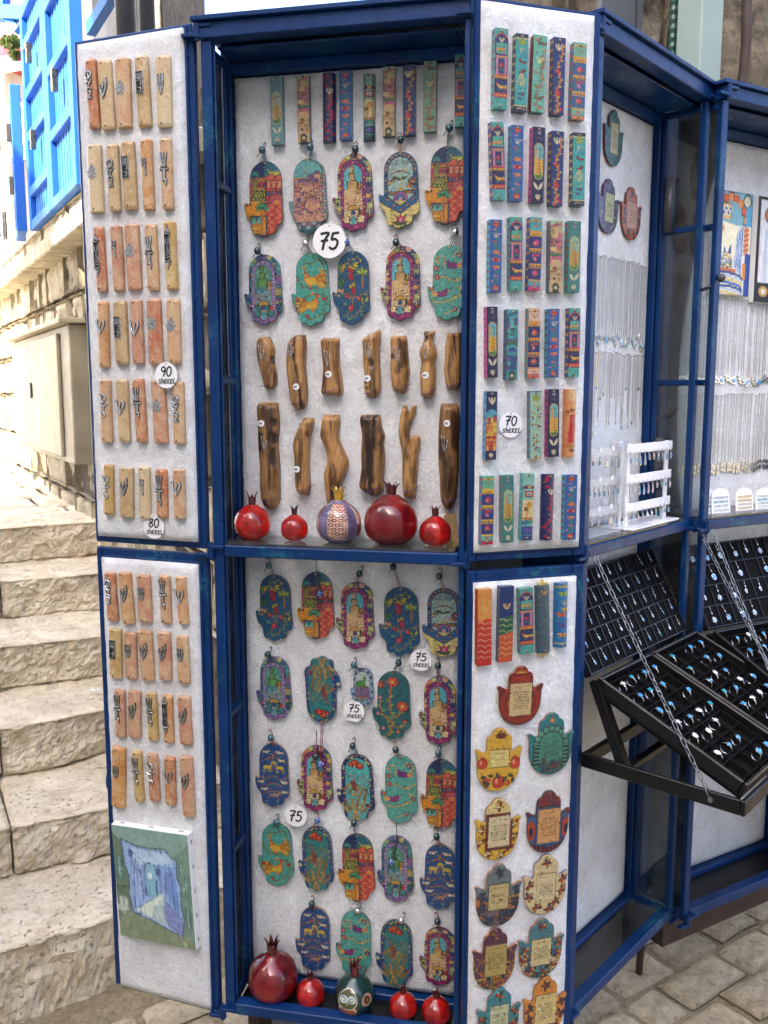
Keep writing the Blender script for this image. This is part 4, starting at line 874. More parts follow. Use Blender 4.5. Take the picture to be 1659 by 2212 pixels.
def case_mesh(name, art, sidec, dots, rnd=0.0, nx=19, ny=130, W=.019, H=.13, T=.013, mat='lacquer'):
    """box or half-round case, front carries the design, sides a plain colour with dots"""
    V = []; C = []; Fc = []; sm = []
    def strip(xs, zs, cols_fn):
        b = len(V); k = len(xs)
        for j in range(ny):
            y = H/2-H*j/(ny-1)
            for i in range(k): V.append((xs[i], y, zs[i]))
        C.append(cols_fn(k))
        for j in range(ny-1):
            for i in range(k-1): Fc.append((b+j*k+i, b+(j+1)*k+i, b+(j+1)*k+i+1, b+j*k+i+1)); sm.append(True)
    u = np.linspace(0, 1, nx); xs = (u-.5)*W
    if rnd: zs = T*(1-rnd)+T*rnd*np.sqrt(np.maximum(0, 1-((u-.5)*2)**2*.97))
    else: zs = np.where((u == 0) | (u == 1), T-.0006, T)
    def front(k):
        Y = np.repeat(np.linspace(0, 1, ny), k); X = np.tile(u, ny); return art.sample(X, Y)
    def side(k):
        c = np.tile(np.array(lin(sidec)), (ny*k, 1)).reshape(ny, k, 3); d = np.array(lin(dots))
        for j in range(ny):
            if j % 14 in (5, 6, 7, 8, 9): c[j, 1:3] = d
        return c.reshape(-1, 3)
    strip(xs, zs, front); zf = float(zs[0])
    strip([-W/2]*4, [0, zf*.3, zf*.7, zf], side); strip([W/2]*4, [zf, zf*.7, zf*.3, 0], side)
    for yy, fl in ((H/2, 0), (-H/2, 1)):
        b = len(V); P = [(-W/2, 0)]+[(float(x), float(z)) for x, z in zip(xs, zs)]+[(W/2, 0)]
        V.extend((x, yy, z) for x, z in P); C.append(np.tile(art.a[0 if not fl else -1, art.nx//2], (len(P), 1)))
        Fc.append(tuple(range(b, b+len(P))) if fl == 0 else tuple(range(b+len(P)-1, b-1, -1))); sm.append(False)
    me = bpy.data.meshes.new(name); me.from_pydata(V, [], Fc); me.materials.append(M[mat]); set_col(me, np.vstack(C))
    me.polygons.foreach_set('use_smooth', sm); me.update(); return me
def canvas_mesh(name, art, W, H, nx, ny, z, mat='canvas'):
    X, Y = np.meshgrid(np.linspace(0, 1, nx), np.linspace(0, 1, ny)); X = X.ravel(); Y = Y.ravel()
    v = [((x-.5)*W, (.5-y)*H, z) for x, y in zip(X, Y)]
    f = [(j*nx+i, (j+1)*nx+i, (j+1)*nx+i+1, j*nx+i+1) for j in range(ny-1) for i in range(nx-1)]
    me = bpy.data.meshes.new(name); me.from_pydata(v, [], f); me.materials.append(M[mat]); set_col(me, art.sample(X, Y)); me.update(); return me

# ------------------------------------------------------------------ small shared parts
NAIL = MB().lathe([(.0001,.0014),(.0013,.0011),(.0020,.0004),(.0021,0)][::-1], 10, 'z').mesh('nail', M['nail'], smooth=True)
BEADS = [MB().sphere((0,0,0), .0065, 14, 9, 1.05).mesh('bead', M[k], smooth=True) for k in ('bead', 'bead2', 'bead3', 'silver')]
# lettering strokes: each glyph in a box 1 wide, 1.5 high, y up
GL = {'7': [[(.1,1.4),(.95,1.45),(.55,.8),(.4,0)],[(.2,.75),(.85,.8)]], '5': [[(.9,1.45),(.3,1.4)],[(.3,1.4),(.22,.85),(.6,.9),(.92,.6),(.75,.15),(.35,0),(.05,.15)]],
      '9': [[(.9,1.1),(.6,1.45),(.2,1.25),(.2,.85),(.55,.7),(.88,1.0)],[(.9,1.2),(.85,.5),(.6,0)]], '0': [[(.5,1.45),(.15,1.15),(.1,.5),(.35,0),(.75,.1),(.95,.7),(.85,1.25),(.5,1.45)]],
      '8': [[(.85,1.3),(.5,1.45),(.2,1.2),(.5,.8),(.9,.4),(.6,.02),(.2,.15),(.2,.5),(.75,.95),(.85,1.3)]], '4': [[(.7,0),(.7,1.45),(.1,.5),(.95,.5)]], '6': [[(.8,1.45),(.3,.9),(.15,.35),(.5,0),(.85,.35),(.55,.7),(.2,.45)]],
      's': [[(.85,.95),(.4,1.0),(.25,.7),(.75,.4),(.6,.05),(.1,.1)]], 'h': [[(.2,1.45),(.15,0)],[(.15,.55),(.55,.85),(.8,.55),(.8,0)]], 'E': [[(.85,1.05),(.2,1.0),(.15,.05),(.85,.1)],[(.2,.55),(.7,.58)]],
      'K': [[(.2,1.15),(.15,0)],[(.85,1.1),(.2,.55),(.9,.0)]], 'L': [[(.25,1.3),(.2,.05),(.9,.15)]], 'n': [[(.2,0),(.2,1.2),(.8,1.1),(.85,.3)],[(.55,1),(.5,0)]]}
def writing(txt, x, y, h, t, z, mb, cw=.62, gap=.16, slant=.1):
    s = h/1.5; w = s*cw*1.5
    for ch in txt:
        for st in GL.get(ch, []):
            P = [(x+(p[0])*w+p[1]*s*slant, y+p[1]*s) for p in st]
            P = [tuple(q) for q in cat3(P, 4)] if len(P) > 2 else P
            mb.ribbon(P, t, z, z+.0003)
        x += w*(1+gap)
def price_tag(fr, cx, cy, rpx, w, lines, label):
    u, v = fr.hit(cx, cy, w); u2, _ = fr.hit(cx+rpx, cy, w); r = abs(u2-u)
    t = thing('price_tag', label, 'price tag', fr.mat(u, v, w))
    n = 40; P = [(r*math.cos(6.283*k/n), r*math.sin(6.283*k/n)) for k in range(n)]
    MB().prism(P, 0, .0008).obj('paper_disc', M['card'], t); mb = MB()
    if len(lines) == 1: writing(lines[0], -r*.62, -r*.48, r*.95, r*.15, .0010, mb, .55)
    else: writing(lines[0], -r*.5, -r*.05, r*.72, r*.12, .0010, mb, .62); writing(lines[1], -r*.72, -r*.62, r*.42, r*.075, .0010, mb, .58, .1)
    mb.obj('handwriting', M['ink'], t); link('pin', NAIL, t, Matrix.Translation((0, r*.85, .001)) @ Matrix.Scale(.6, 4)); return t

# pewter emblems, about 1 unit = 1 mm
def emblem(kind):
    mb = MB(); k = .001
    def st(P, w, z0=.2, z1=1.9, n=5):
        w = [x*.95 for x in w] if isinstance(w, (list, tuple)) else w*.98; z1 = z1+.8
        Q = [tuple(q) for q in cat3(P, n)] if len(P) > 2 else P
        wl = ([x*k*1.45+.0006 for x in np.interp(np.linspace(0,1,len(Q)), np.linspace(0,1,len(w)), w)] if isinstance(w, (list, tuple)) else w*k*1.45+.0006)
        if z0 < .5: mb.cur = 1; mb.ribbon([(x*k, y*k) for x, y in Q], wl, 0, .8*k); mb.cur = 0
        mb.ribbon([(x*k, y*k) for x, y in Q], ([x*k for x in np.interp(np.linspace(0,1,len(Q)), np.linspace(0,1,len(w)), w)] if isinstance(w, (list, tuple)) else w*k), z0*k, z1*k)
    if kind == 'curved shin':
        st([(7,14),(7,4),(2,-9),(-1,-16)],[3,3.6,4.5,1.2]); st([(1,9),(1,2),(-2,-4),(-1,-12)],[2,2.8,3,1.5]); st([(-5,6),(-5,0),(-4,-6),(-1,-14)],[1.5,2.6,3,2])
    elif kind == 'plain shin':
        for x in (-5,0,5): st([(x,11),(x*.9,0),(x*.3,-10)],[2.2,3,2.2])
    elif kind == 'long shin':
        for x in (-5,0,5): st([(x,16),(x*.9,2),(x*.1,-15)],[1.8,2.6,1.5])
    elif kind == 'heart shin':
        st([(-7,10),(-6,2),(-3,-6),(0,-12)],[2.5,2.2,2,1.6]); st([(7,9),(8,3),(4,-5),(0,-12)],[3,3,2.4,1.6]); st([(2,7),(0,1),(-1,-8)],[3,2.4,1.6]); st([(-9,9),(-7,11),(-5,9)],2)
    elif kind == 'flower shin':
        P = []
        for j in range(64): a = 6.283*j/64; r = 8.5+1.3*math.cos(8*a); P.append((r*math.cos(a)*k, r*math.sin(a)*1.15*k))
        mb.prism(P, 0, 1.1*k, .0003)
        for x in (-3.4,0,3.4): st([(x,4.5),(x*.9,0),(x*.5,-4)],1.6,1.0,2.1)
        st([(-3,-4.2),(3,-4.2)],1.8,1.0,2.0); st([(-2,9),(0,12),(2,9)],1.6,.2,1.5)
    elif kind == 'plaque':
        mb.cur = 1; mb.prism([(-6*k,-17*k),(6*k,-17*k),(6*k,17*k),(-6*k,17*k)], 0, .9*k, .0003)
        mb.cur = 0
        for P in ([(-6,-17),(6,-17),(6,17),(-6,17),(-6,-17)],): 
            for a, b in zip(P[:-1], P[1:]): st([a, b],1.2,.8,1.8)
        for x in (-3.2,0,3.2): st([(x,14),(x*.8,6)],1.5,.8,1.9)
        st([(-3.5,6),(3.5,6)],1.6,.8,1.9); st([(-3.5,3),(3.5,3),(2,-4)],1.8,.8,1.9); st([(-2,-8),(2,-8),(2,-12)],1.9,.8,1.9); st([(-3,-14),(3,-14)],1.4,.8,1.9)
    elif kind == 'small letters':
        for x in (-3.5,0,3.5): st([(x,15),(x*.9,9)],1.6)
        st([(-3.5,9),(3.5,9)],1.8); st([(-3.5,5),(3.5,5),(1.5,5),(1.5,-2)],1.9); st([(0,-6),(2.5,-6),(2,-11)],2)
    elif kind == 'torch':
        for x in (-5.5,0,5.5): st([(x,26),(x*.8,16),(x*.35,6)],[2,2.6,2])
        st([(-4.5,5),(4.5,5)],2.6); st([(-6,0),(7,0)],3.2); st([(.5,0),(.5,-16)],4.6); st([(-2,-17),(3.5,-17),(3,-25)],[3,3.2,2])
    elif kind == 'ornate column':
        mb.cur = 1; mb.prism([(-4.6*k,-20*k),(4.6*k,-20*k),(4.6*k,20*k),(-4.6*k,20*k)], 0, 1.0*k, .0003)
        mb.cur = 0
        for y, s in ((22,1),(-22,-1)):
            st([(-5,y),(5,y)],2.4); st([(-3,y+s*3),(0,y+s*8),(3,y+s*3)],2.4); st([(0,y+s*4),(0,y+s*13)],[3,1.2])
        for x in (-4.6,4.6): st([(x,-20),(x,20)],1.1,.6,1.9)
        st([(-2,15),(-2,8),(0,5)],1.2,.9,1.9); st([(2,15),(2,8),(0,5)],1.2,.9,1.9); st([(0,3),(0,-4)],1.4,.9,1.9); st([(-2.5,-8),(2.5,-6)],1.8,.9,1.9); st([(-2.5,-13),(2.5,-10)],1.8,.9,1.9); st([(-2.5,-17),(2.5,-15)],1.6,.9,1.9)
    elif kind == 'crowned script':
        st([(-4,20),(-6,14),(-2,10),(3,12),(5,18),(1,22),(-4,20)],2.6); st([(0,18),(0,11)],2); st([(-5,8),(2,4),(5,8)],2.6); st([(4,6),(-1,-2),(-4,-8),(2,-10)],2.8); st([(-4,-2),(4,-6)],2.2); st([(4,-10),(1,-16),(-3,-20),(4,-20)],2.6); st([(-5,4),(-4,-4)],1.8)
    elif kind == 'open script':
        st([(-7,18),(-3,10),(0,5)],2.3); st([(0,20),(6,16),(5,9),(0,5),(-4,10),(0,17)],2.0); st([(-6,1),(0,-1),(8,1)],2.6); st([(2,0),(1,-8),(1,-13)],2.2); st([(-4,-12),(3,-13),(4,-18),(-1,-20)],2.4)
    return mb.mesh('emblem', [M['pewter'], M['oxid']], smooth=False)
EMB = {}
def emb(kind):
    if kind not in EMB: EMB[kind] = emblem(kind)
    return EMB[kind]
EM2 = {}
def emb_bright(kind):
    if kind not in EM2: m_ = emb(kind).copy(); m_.materials[0] = M['silver']; EM2[kind] = m_
    return EM2[kind]

# stone case: trapezoid bar with bevelled ends, 22 x 130 x 11 mm
def stone_mesh(flat, end):
    W, H, T = .022, .130, .011; b = .0055*flat
    sec = [(-W/2,0),(W/2,0),(W/2,T*.62),(W/2-b,T),(-W/2+b,T),(-W/2,T*.62)]
    mb = MB(); rows = [(-H/2+.0015, .93), (-H/2, 1.0), (-H/2+.004*end, 1.0), (H/2-.004*end, 1.0), (H/2, 1.0)]
    ys = [(-H/2, .80), (-H/2+.003*end+.0012, 1.0), (-H*.2, 1.0), (H*.2, 1.0), (H/2-.003*end-.0012, 1.0), (H/2, .80)]
    n = len(sec)
    for y, s in ys:
        for x, z in sec: mb.v.append((x*(s if s < 1 else 1)*(1 if s == 1 else 1.12), y, z if s == 1 else z*(.86)))
    for i in range(len(ys)-1):
        for kk in range(n): k2 = (kk+1) % n; mb.q(i*n+kk, i*n+k2, (i+1)*n+k2, (i+1)*n+kk)
    mb.q(*[n-1-k for k in range(n)]); mb.q(*[(len(ys)-1)*n+k for k in range(n)])
    return mb.mesh('stone_body', M['stone'], bevel=.0006)
STONES = [stone_mesh(1.0, 1.0), stone_mesh(.8, .4), stone_mesh(1.15, 1.6)]
# ------------------------------------------------------------------ where the cabinets stand
def fr2(a, b): return Fr(a, math.atan2(b[1]-a[1], b[0]-a[0]))
FA = fr2((-.300, 1.535), (.134, 1.446)); WA, DA = .443, .097
FL = fr2((-.535, 1.621), (-.313, 1.540)); WL = .236
FR = fr2((.139, 1.417), (.341, 1.481)); WR = .212
FB = fr2((.345, 1.508), (.648, 1.847)); WB, DB = .455, .107
FC = Fr((.664, 1.825), math.radians(30)); WC, DC = .455, .12
ZB, ZM, ZT = .285, 1.172, 2.053
VW = .009                                         # velvet boards stand this far proud of the door frames

# ------------------------------------------------------------------ ground, steps, walls
def blob_stone(nx, ny, W, H, T, seed, rough, edge=.012, amp=.006, freq=9.0):
    """one hewn stone: a domed, noisy face with rounded edges; local x,y face, z out"""
    from mathutils import noise
    off = Vector((seed*3.17, seed*1.93, seed*.71)); mb = MB(); V = []
    for j in range(ny):
        for i in range(nx):
            x = -W/2+W*i/(nx-1); y = -H/2+H*j/(ny-1)
            d = min(min(x+W/2, W/2-x), min(y+H/2, H/2-y)); e = min(1, d/edge); round_ = 1-math.sqrt(max(0, 1-(1-e)**2)) if e < 1 else 0
            n1 = noise.fractal(Vector((x, y, 0))*freq+off, .7, 2.1, 5); n2 = noise.noise(Vector((x, y, 3))*freq*.35+off)
            z = T-round_*edge*.9+amp*(n1*rough+n2)
            bx = noise.noise(Vector((x*6, y*6, 7))+off)*edge*.5*(1-e); by = noise.noise(Vector((x*6, y*6, 11))+off)*edge*.5*(1-e)
            V.append((x+bx, y+by, z))
    mb.v = V
    for j in range(ny-1):
        for i in range(nx-1): mb.q(j*nx+i, j*nx+i+1, (j+1)*nx+i+1, (j+1)*nx+i)
    B = [i for i in range(nx)]+[j*nx+nx-1 for j in range(1, ny)]+[(ny-1)*nx+i for i in range(nx-2, -1, -1)]+[j*nx for j in range(ny-2, 0, -1)]
    b = len(mb.v); mb.v += [(mb.v[k][0], mb.v[k][1], -.01) for k in B]; n = len(B)
    for k in range(n): k2 = (k+1) % n; mb.q(B[k], b+k, b+k2, B[k2])
    return mb
ground = structure(MB().box(-60, 60, -20, 100, -.3, -.013).obj('ground', M['mortar']))
ground.matrix_basis = Matrix.Translation((.6, 0, 0)) @ Matrix.Rotation(-.07, 4, 'Y') @ Matrix.Translation((-.6, 0, 0))      # the lane falls gently to the left
# paving: rows of worn setts, laid obliquely
pave_parent = ground
def paving():
    ang = math.radians(32); ca, sa = math.cos(ang), math.sin(ang); R = random.Random(12); k = 0
    meshes = []
    rows = np.arange(-13, 20)
    for r in rows:
        y = r*.118+.1; x = -2.2+R.random()*.15
        while x < 2.0:
            L = .11+R.random()*.11; cx, cy = x+L/2, y
            wx, wy = .55+cx*ca-cy*sa, 1.75+cx*sa+cy*ca
            if -1.3 < wx < 1.75 and 1.05 < wy < 3.1 and (wx > -.2 or wy < 1.98+.6*(wx+.7)):
                mb = blob_stone(13, 10, L-.009, .108+R.random()*.006, .0, k+1, .9, .017, .005, 18)
                m_ = Matrix.Translation((wx, wy, R.uniform(-.006, .004))) @ Matrix.Rotation(ang+R.uniform(-.04, .04), 4, 'Z') @ Matrix.Rotation(R.uniform(-.02, .02), 4, 'X')
                mb.obj('paving_stone', M['pave'], pave_parent, m_, smooth=True); k += 1
            x += L
paving()
# steps: each a row of rough limestone blocks; nosing lines measured left and right
STEPS = [((0, 2057), (239, 1988), .092), ((0, 1790), (233, 1739), .250), ((0, 1571), (227, 1529), .415), ((0, 1399), (221, 1373), .570), ((0, 1253), (213, 1235), .728), ((0, 1141), (203, 1126), .880)]
stairs = structure(bpy.data.objects.new('stairs', None)); COL.objects.link(stairs)
def hewn(name, parent, P0, P1, z0, z1, depth, seed, rise_amp=.012):
    """a step block from P0 to P1 along its nosing: chipped riser, crisp nosing, worn pitted tread"""
    from mathutils import noise
    P0 = Vector(P0); P1 = Vector(P1); X = (P1-P0); L = X.length; X.normalize(); Yb = Vector((-X.y, X.x, 0))
    nx = max(8, int(L/.0095)); prof = []; nr = 18
    for k in range(nr): prof.append((0.0, z0+(z1-z0-.010)*k/(nr-1), 'r'))
    prof += [(.001, z1-.005, 'e'), (.005, z1-.001, 'e')]
    d = .012
    while d < depth: prof.append((d, z1, 't')); d += .009 if d < .40 else .05
    mb = MB(); off = Vector((seed*5.3, seed*2.1, seed*.9)); fr_, vo, no = noise.fractal, noise.voronoi, noise.noise
    for i in range(nx+1):
        s = L*i/nx; e = min(1, min(s, L-s)/.012); wob = no(Vector((s*3.1, 0, 5))+off)*.018+no(Vector((s*11, 2, 5))+off)*.009; chip = max(0, no(Vector((s*6.5, 9, 1))+off)-.25)*.03
        for d, z, kd in prof:
            if kd == 'r':
                q = Vector((s*13, z*19, 0))+off; n = fr_(q*.8, .5, 2.1, 6); v = vo(q*1.9)[0]; f = (v[1]-v[0]); v2 = vo(q*.7)[0]; f2 = v2[1]-v2[0]
                low = (z-z0)/(z1-z0); dd = wob-rise_amp*(n*1.5+1.2*f+1.5*f2-1.3)+(1-e)*.012+(.012 if low < .06 else 0)+chip*max(0, low-.75)*3; zz = z
            elif kd == 'e':
                n = no(Vector((s*40, d*40, 3))+off); dd = d+wob-rise_amp*.35*n+(1-e)*.012+chip*.8; zz = z-.003*abs(n)-chip*.35
            else:
                q = Vector((s*11, d*11, 7))+off; n = fr_(q, .7, 2.1, 5); n2 = no(q*.25); w_ = math.exp(-d/.05)
                dd = d+wob*w_+chip*.6*w_; zz = z+.0075*n+.006*n2-.004*w_*(1+n)-(1-e)*.010-chip*.2*w_-.005*max(0, no(q*2.2)-.35)
            p = P0+X*s+Yb*dd; mb.v.append((p.x, p.y, zz))
    m = len(prof)
    for i in range(nx):
        for k in range(m-1): mb.q(i*m+k, (i+1)*m+k, (i+1)*m+k+1, i*m+k+1)
    mb.q(*[k for k in range(m)]); mb.q(*[nx*m+m-1-k for k in range(m)])
    return mb.obj(name, M['step'], parent, smooth=False)
def build_steps():
    R = random.Random(3)
    for k, (a, b, z) in enumerate(STEPS):
        A = at_z(*a, z); B = at_z(*b, z); X = (B-A).normalized()
        P0 = A-X*.9; P1 = B+X*(1.0 if k < 5 else 1.2); P0.z = P1.z = 0
        zb = (STEPS[k-1][2] if k else -.30)-.012; L = (P1-P0).length
        cuts = [0, .62+.1*R.random(), L*.62+.2*R.random(), L] if k in (0, 3, 5) else [0, .9+.28*(k%2), L]
        if k == 1: cuts = [0, .93, L]
        for i in range(len(cuts)-1):
            q0 = P0+X*(cuts[i]+.003); q1 = P0+X*(cuts[i+1]-.003); hewn('step_block', stairs, (q0.x,q0.y,0), (q1.x,q1.y,0), zb, z+R.uniform(-.004,.004), .80 if k < 5 else .5, k*7+i+1, .0095 if k > 0 else .008)
build_steps()
# sloping landing above the steps, with worn slabs
def landing():
    A = at_z(0, 1141, .88); B = at_z(203, 1126, .88); X = (B-A).normalized(); Y = Vector((-X.y, X.x, 0)); R = random.Random(5)
    base = structure(MB().obj('landing', M['mortar'])) if False else None
    ang = math.atan2(X.y, X.x); k = 0
    land = structure(bpy.data.objects.new('landing', None)); COL.objects.link(land)
    for r in range(22):
        d = .50+r*.36; s = -3.2-r*.30+R.random()*.3
        while s < 1.6-r*.06:
            L = .35+R.random()*.4
            p = A+X*(s+L/2)+Y*d; zz = .875+.035*(d-.5)
            mb = blob_stone(18, 14, L-.012, .348, .0, 200+k, .8, .02, .006, 10)
            mb.obj('slab', M['step'], land, Matrix.Translation((p.x, p.y, zz)) @ Matrix.Rotation(ang, 4, 'Z') @ Matrix.Rotation(.035, 4, 'X'), smooth=True); k += 1; s += L
    q = [A+X*-12+Y*.4, A+X*3+Y*.4, A+X*3+Y*9, A+X*-12+Y*9]; mb = MB()
    mb.v = [(p.x, p.y, .86+.035*((.4 if i < 2 else 9)-.5)-.02) for i, p in enumerate(q)]; mb.q(0,1,2,3); mb.obj('bedding', M['mortar'], land)
landing()

# wall along the right of the steps
FW = Fr((-1.29, 3.9), math.atan2(-.866, .5))        # u runs towards the camera, so far things have u < 0
def wall_thing():
    t = thing('stone_wall', 'sunlit rough limestone wall rising beside the steps at left', 'wall', FW.mat(0, 0, 0))
    R = random.Random(8); k = 0
    MB().box(-3.6, 1.6, .3, 2.16, -.5, -.035).obj('mortar_core', M['walldj'], t)
    z = .72; hs = [.24,.22,.26,.24,.22,.26]
    for i, h in enumerate(hs):
        u = -3.6+R.random()*.1
        while u < 1.5:
            L = .22+R.random()*.34
            blob_stone(20, 14, L-.02, h-.018, -.025, 400+k, .9, .028, .02, 7).obj('stone', M['walls'], t, Matrix.Translation((u+L/2, z+h/2, 0)), smooth=True); k += 1; u += L
        z += h
    # dressed ledge course and sill blocks under the shutters
    u = -3.6
    while u < 1.4:
        L = .9+R.random()*.5; MB().box(u, u+L-.008, 2.085, 2.155, -.3, .085).obj('ledge_slab', M['walls'], t, bevel=.006); u += L
    u = -3.6
    while u < 1.4:
        L = .42+R.random()*.3; blob_stone(16, 10, L-.012, .105, -.02, 600+k, .6, .018, .008, 9).obj('sill_block', M['walls'], t, Matrix.Translation((u+L/2, 2.21, .04)), smooth=True); k += 1; u += L
    MB().box(-3.6, 1.6, 2.157, 2.262, -.5, .005).obj('sill_core', M['walldj'], t)
    MB().box(-.95, .235, 3.62, 4.6, -.5, -.02).obj('upper_wall', M['walls'], t); pass
    MB().box(-.95, .0, 2.262, 3.615, -.32, -.30).obj('dark_recess', M['dark'], t)
wall_thing()
def shutter(label, u0, u1, z0, z1, w, ang, lat, bars):
    t = thing('shutter', label, 'shutter', FW.mat(u0, z0, w) @ Matrix.Rotation(ang, 4, 'Y')); W = u1-u0; H = z1-z0
    for x in (0, W-.05): MB().box(x, x+.05, 0, H, 0, .05).obj('stile', M['shutter'], t, bevel=.003)
    for y in [0]+bars+[H-.05]: MB().box(.05, W-.05, y, y+.045, .004, .048).obj('rail', M['shutter'], t, bevel=.003)
    n = lat; p = (W-.1)/n
    for i in range(n): MB().prism([(.05+i*p+.004,.006),(.05+(i+1)*p-.004,.006),(.05+(i+1)*p-.012,.024),(.05+i*p+.012,.024)], .05, H-.055).obj('slat', M['shutter'], t, Matrix.Rotation(-math.pi/2, 4, 'X') @ Matrix.Scale(-1, 4, (0,0,1)) if False else Matrix(((1,0,0,0),(0,0,1,0),(0,1,0,0),(0,0,0,1))))
    for y in (H*.35, H*.72): MB().box(W*.5-.012, W*.5+.012, y-.04, y+.05, .05, .075).obj('bolt', M['nail'], t, bevel=.003)
shutter('blue ribbed metal shutter leaf nearest the cabinet door', -.32, .24, 2.268, 3.6, .012, 0, 8, [.28,.55,.82,1.08])
shutter('wide blue ribbed metal shutter leaf in the middle of the window', -.93, -.335, 2.268, 3.32, .012, 0, 8, [.16,.42,.62,.85])
shutter('narrow blue shutter leaf standing ajar at the far end', -1.29, -.95, 2.268, 2.98, .03, -.12, 4, [.2,.42,.66])
# utility box in the wall
ub = thing('utility_box', 'beige metal utility box with two doors set in the stone wall', 'utility box', FW.mat(0, 0, 0))
MB().box(-1.66, .02, 1.135, 1.74, -.03, .075).obj('housing', M['box'], ub, bevel=.006)
MB().box(-1.60, -.98, 1.17, 1.70, .077, .092).obj('door', M['box'], ub, bevel=.004); MB().box(-.96, -.18, 1.16, 1.71, .077, .094).obj('door', M['box'], ub, bevel=.004)
MB().box(-1.68, .05, 1.742, 1.765, -.03, .12).obj('rain_cap', M['box'], ub, bevel=.004); MB().box(-.935, -.905, 1.42, 1.50, .096, .106).obj('lock_plate', M['greym'], ub, bevel=.003)
# far house in full sun
FH = Fr((-8.6, 12.4), math.radians(-22))
fh = thing('far_house', 'sun bleached pale house with barred windows beyond the steps', 'house', FH.mat(0, 0, 0))
MB().box(-5, 4.6, -.5, 9, -4, 0).obj('wall', M['plaster'], fh)
def grille(px0, py0, px1, py1, nb):
    u0, v0 = FH.hit(px0, py1, .05); u1, v1 = FH.hit(px1, py0, .05)
    wn = MB().box(u0, u1, v0, v1, .004, .02).obj('window', M['dark'], fh)
    for i in range(nb+1): x = u0+(u1-u0)*i/nb; MB().tube([(x, v0, .08), (x, v1, .08)], .012, 6).obj('bar', M['acryl'], wn)
    for i in range(4): y = v0+(v1-v0)*i/3; MB().tube([(u0, y, .08), (u1, y, .08)], .012, 6).obj('bar', M['acryl'], wn)
grille(18, 226, 52, 350, 7); grille(-40, 455, 6, 520, 6); grille(-60, 236, -10, 330, 6)
aw = thing('window_canopy', 'small rounded red canopy on the far pale house', 'canopy', FH.mat(*FH.hit(8, 148, .0), 0))
MB().lathe([(.34*math.cos(a_), .36*math.sin(a_)) for a_ in np.linspace(0, 1.45, 9)], 20, 'y').obj('fabric', simple('red_fabric', lin('#b8434e'), .8), aw, smooth=True); MB().box(-.34, .34, -.05, 0, -.01, .3).obj('valance', M['card'], aw)
# blue pergola beam with brace
pg = thing('pergola_arm', 'blue painted beam with diagonal brace at top left corner', 'pergola', FH.mat(0, 0, 2.2))
def pbeam(nm, a, b, r):
    ua, va = FH.hit(*a, 2.2); ub_, vb_ = FH.hit(*b, 2.2); MB().tube([(ua, va, 0), (ub_, vb_, 0)], r, 4).obj(nm, M['shutter'], pg)
pbeam('beam', (-80, 26), (72, 31), .075); pbeam('brace', (10, 33), (40, 66), .04); pbeam('beam', (-80, 8), (14, 0), .06)
# railing and posts above the left door
rl = thing('window_railing', 'blue iron railing bars above the left cabinet door', 'railing', FW.mat(0, 0, 0))
for px in (198, 209, 220, 231, 243):
    u, v = FW.hit(px, 20, .1); MB().tube([(u, 2.9, .1), (u, 4.4, .1)], .012, 8).obj('bar', M['shutter'], rl)
u0, v0 = FW.hit(196, 64, .1); u1, v1 = FW.hit(250, 64, .1); MB().box(u0, u1, v0-.02, v0+.02, .085, .115).obj('rail', M['shutter'], rl)
pp = thing('drain_pipe', 'grey drain pipe running up the bright wall above the left door', 'pipe', FW.mat(0, 0, 0))
for px, r in ((270, .03),):
    u, v = FW.hit(px, 20, .1); MB().tube([(u, 2.0, .1), (u+.02, 4.5, .1)], r, 12).obj('pipe', M['greym'], pp, smooth=True)
pp2 = thing('thin_pole', 'thin grey pole nearest the cabinet above left door', 'pole', FW.mat(0, 0, 0)); u, v = FW.hit(317, 20, .1); MB().tube([(u, 2.0, .1), (u, 4.5, .1)], .022, 12).obj('pole', M['greym'], pp2, smooth=True)
# sunlit house end seen above the left door
FH2 = Fr((-2.75, 8.2), 0.0); h2 = thing('gable_house', 'sunlit stone house end above the left cabinet door', 'house', FH2.mat(0, 0, 0)); R_ = random.Random(31)
ua_, _v = FH2.hit(252, 20); ub_, _v = FH2.hit(348, 20); MB().box(ua_, ub_, 0, 7.5, -2, -.05).obj('core', M['walldj'], h2); zz = 3.6; kk = 0
while zz < 7.4:
    u = ua_
    while u < ub_-.05:
        L = min(.16+R_.random()*.22, ub_-u); blob_stone(14, 10, L-.018, .30, -.03, 900+kk, .9, .03, .02, 7).obj('stone', M['walls'], h2, Matrix.Translation((u+L/2, zz+.16, 0)), smooth=True); u += L; kk += 1
    zz += .32
# leaf clumps, far left
def clump(cx, cy, rpx, label, n=260, seed=1):
    R = random.Random(seed); u, v = FH.hit(cx, cy, .6); t = thing('hanging_plant', label, 'plant', FH.mat(u, v, .6)); mb = MB(); S = rpx/1912*13
    for k in range(n):
        d = Vector((R.gauss(0,1), R.gauss(0,1), R.gauss(0,1))).normalized()*(R.random()**.5)*S; d.y *= .6; a, b = R.random()*6.3, R.random()*6.3; L = .05+R.random()*.06
        X = Vector((math.cos(a)*math.cos(b), math.sin(b), math.sin(a)*math.cos(b)))*L; Y = X.orthogonal().normalized()*L*.4; i = len(mb.v)
        mb.v += [tuple(d-X*.5), tuple(d+Y), tuple(d+X*.5), tuple(d-Y)]; mb.q(i, i+1, i+2, i+3)
    mb.obj('foliage', M['leaf'], t); MB().tube([(0,-S,0),(.05,0,0),(0,S*.5,0)], .02, 6).obj('stem', M['rub'], t)
clump(22, 92, 13, 'pale green plant below the blue beam', 260, 2); clump(34, 118, 8, 'small green tuft beside the red canopy', 90, 5)
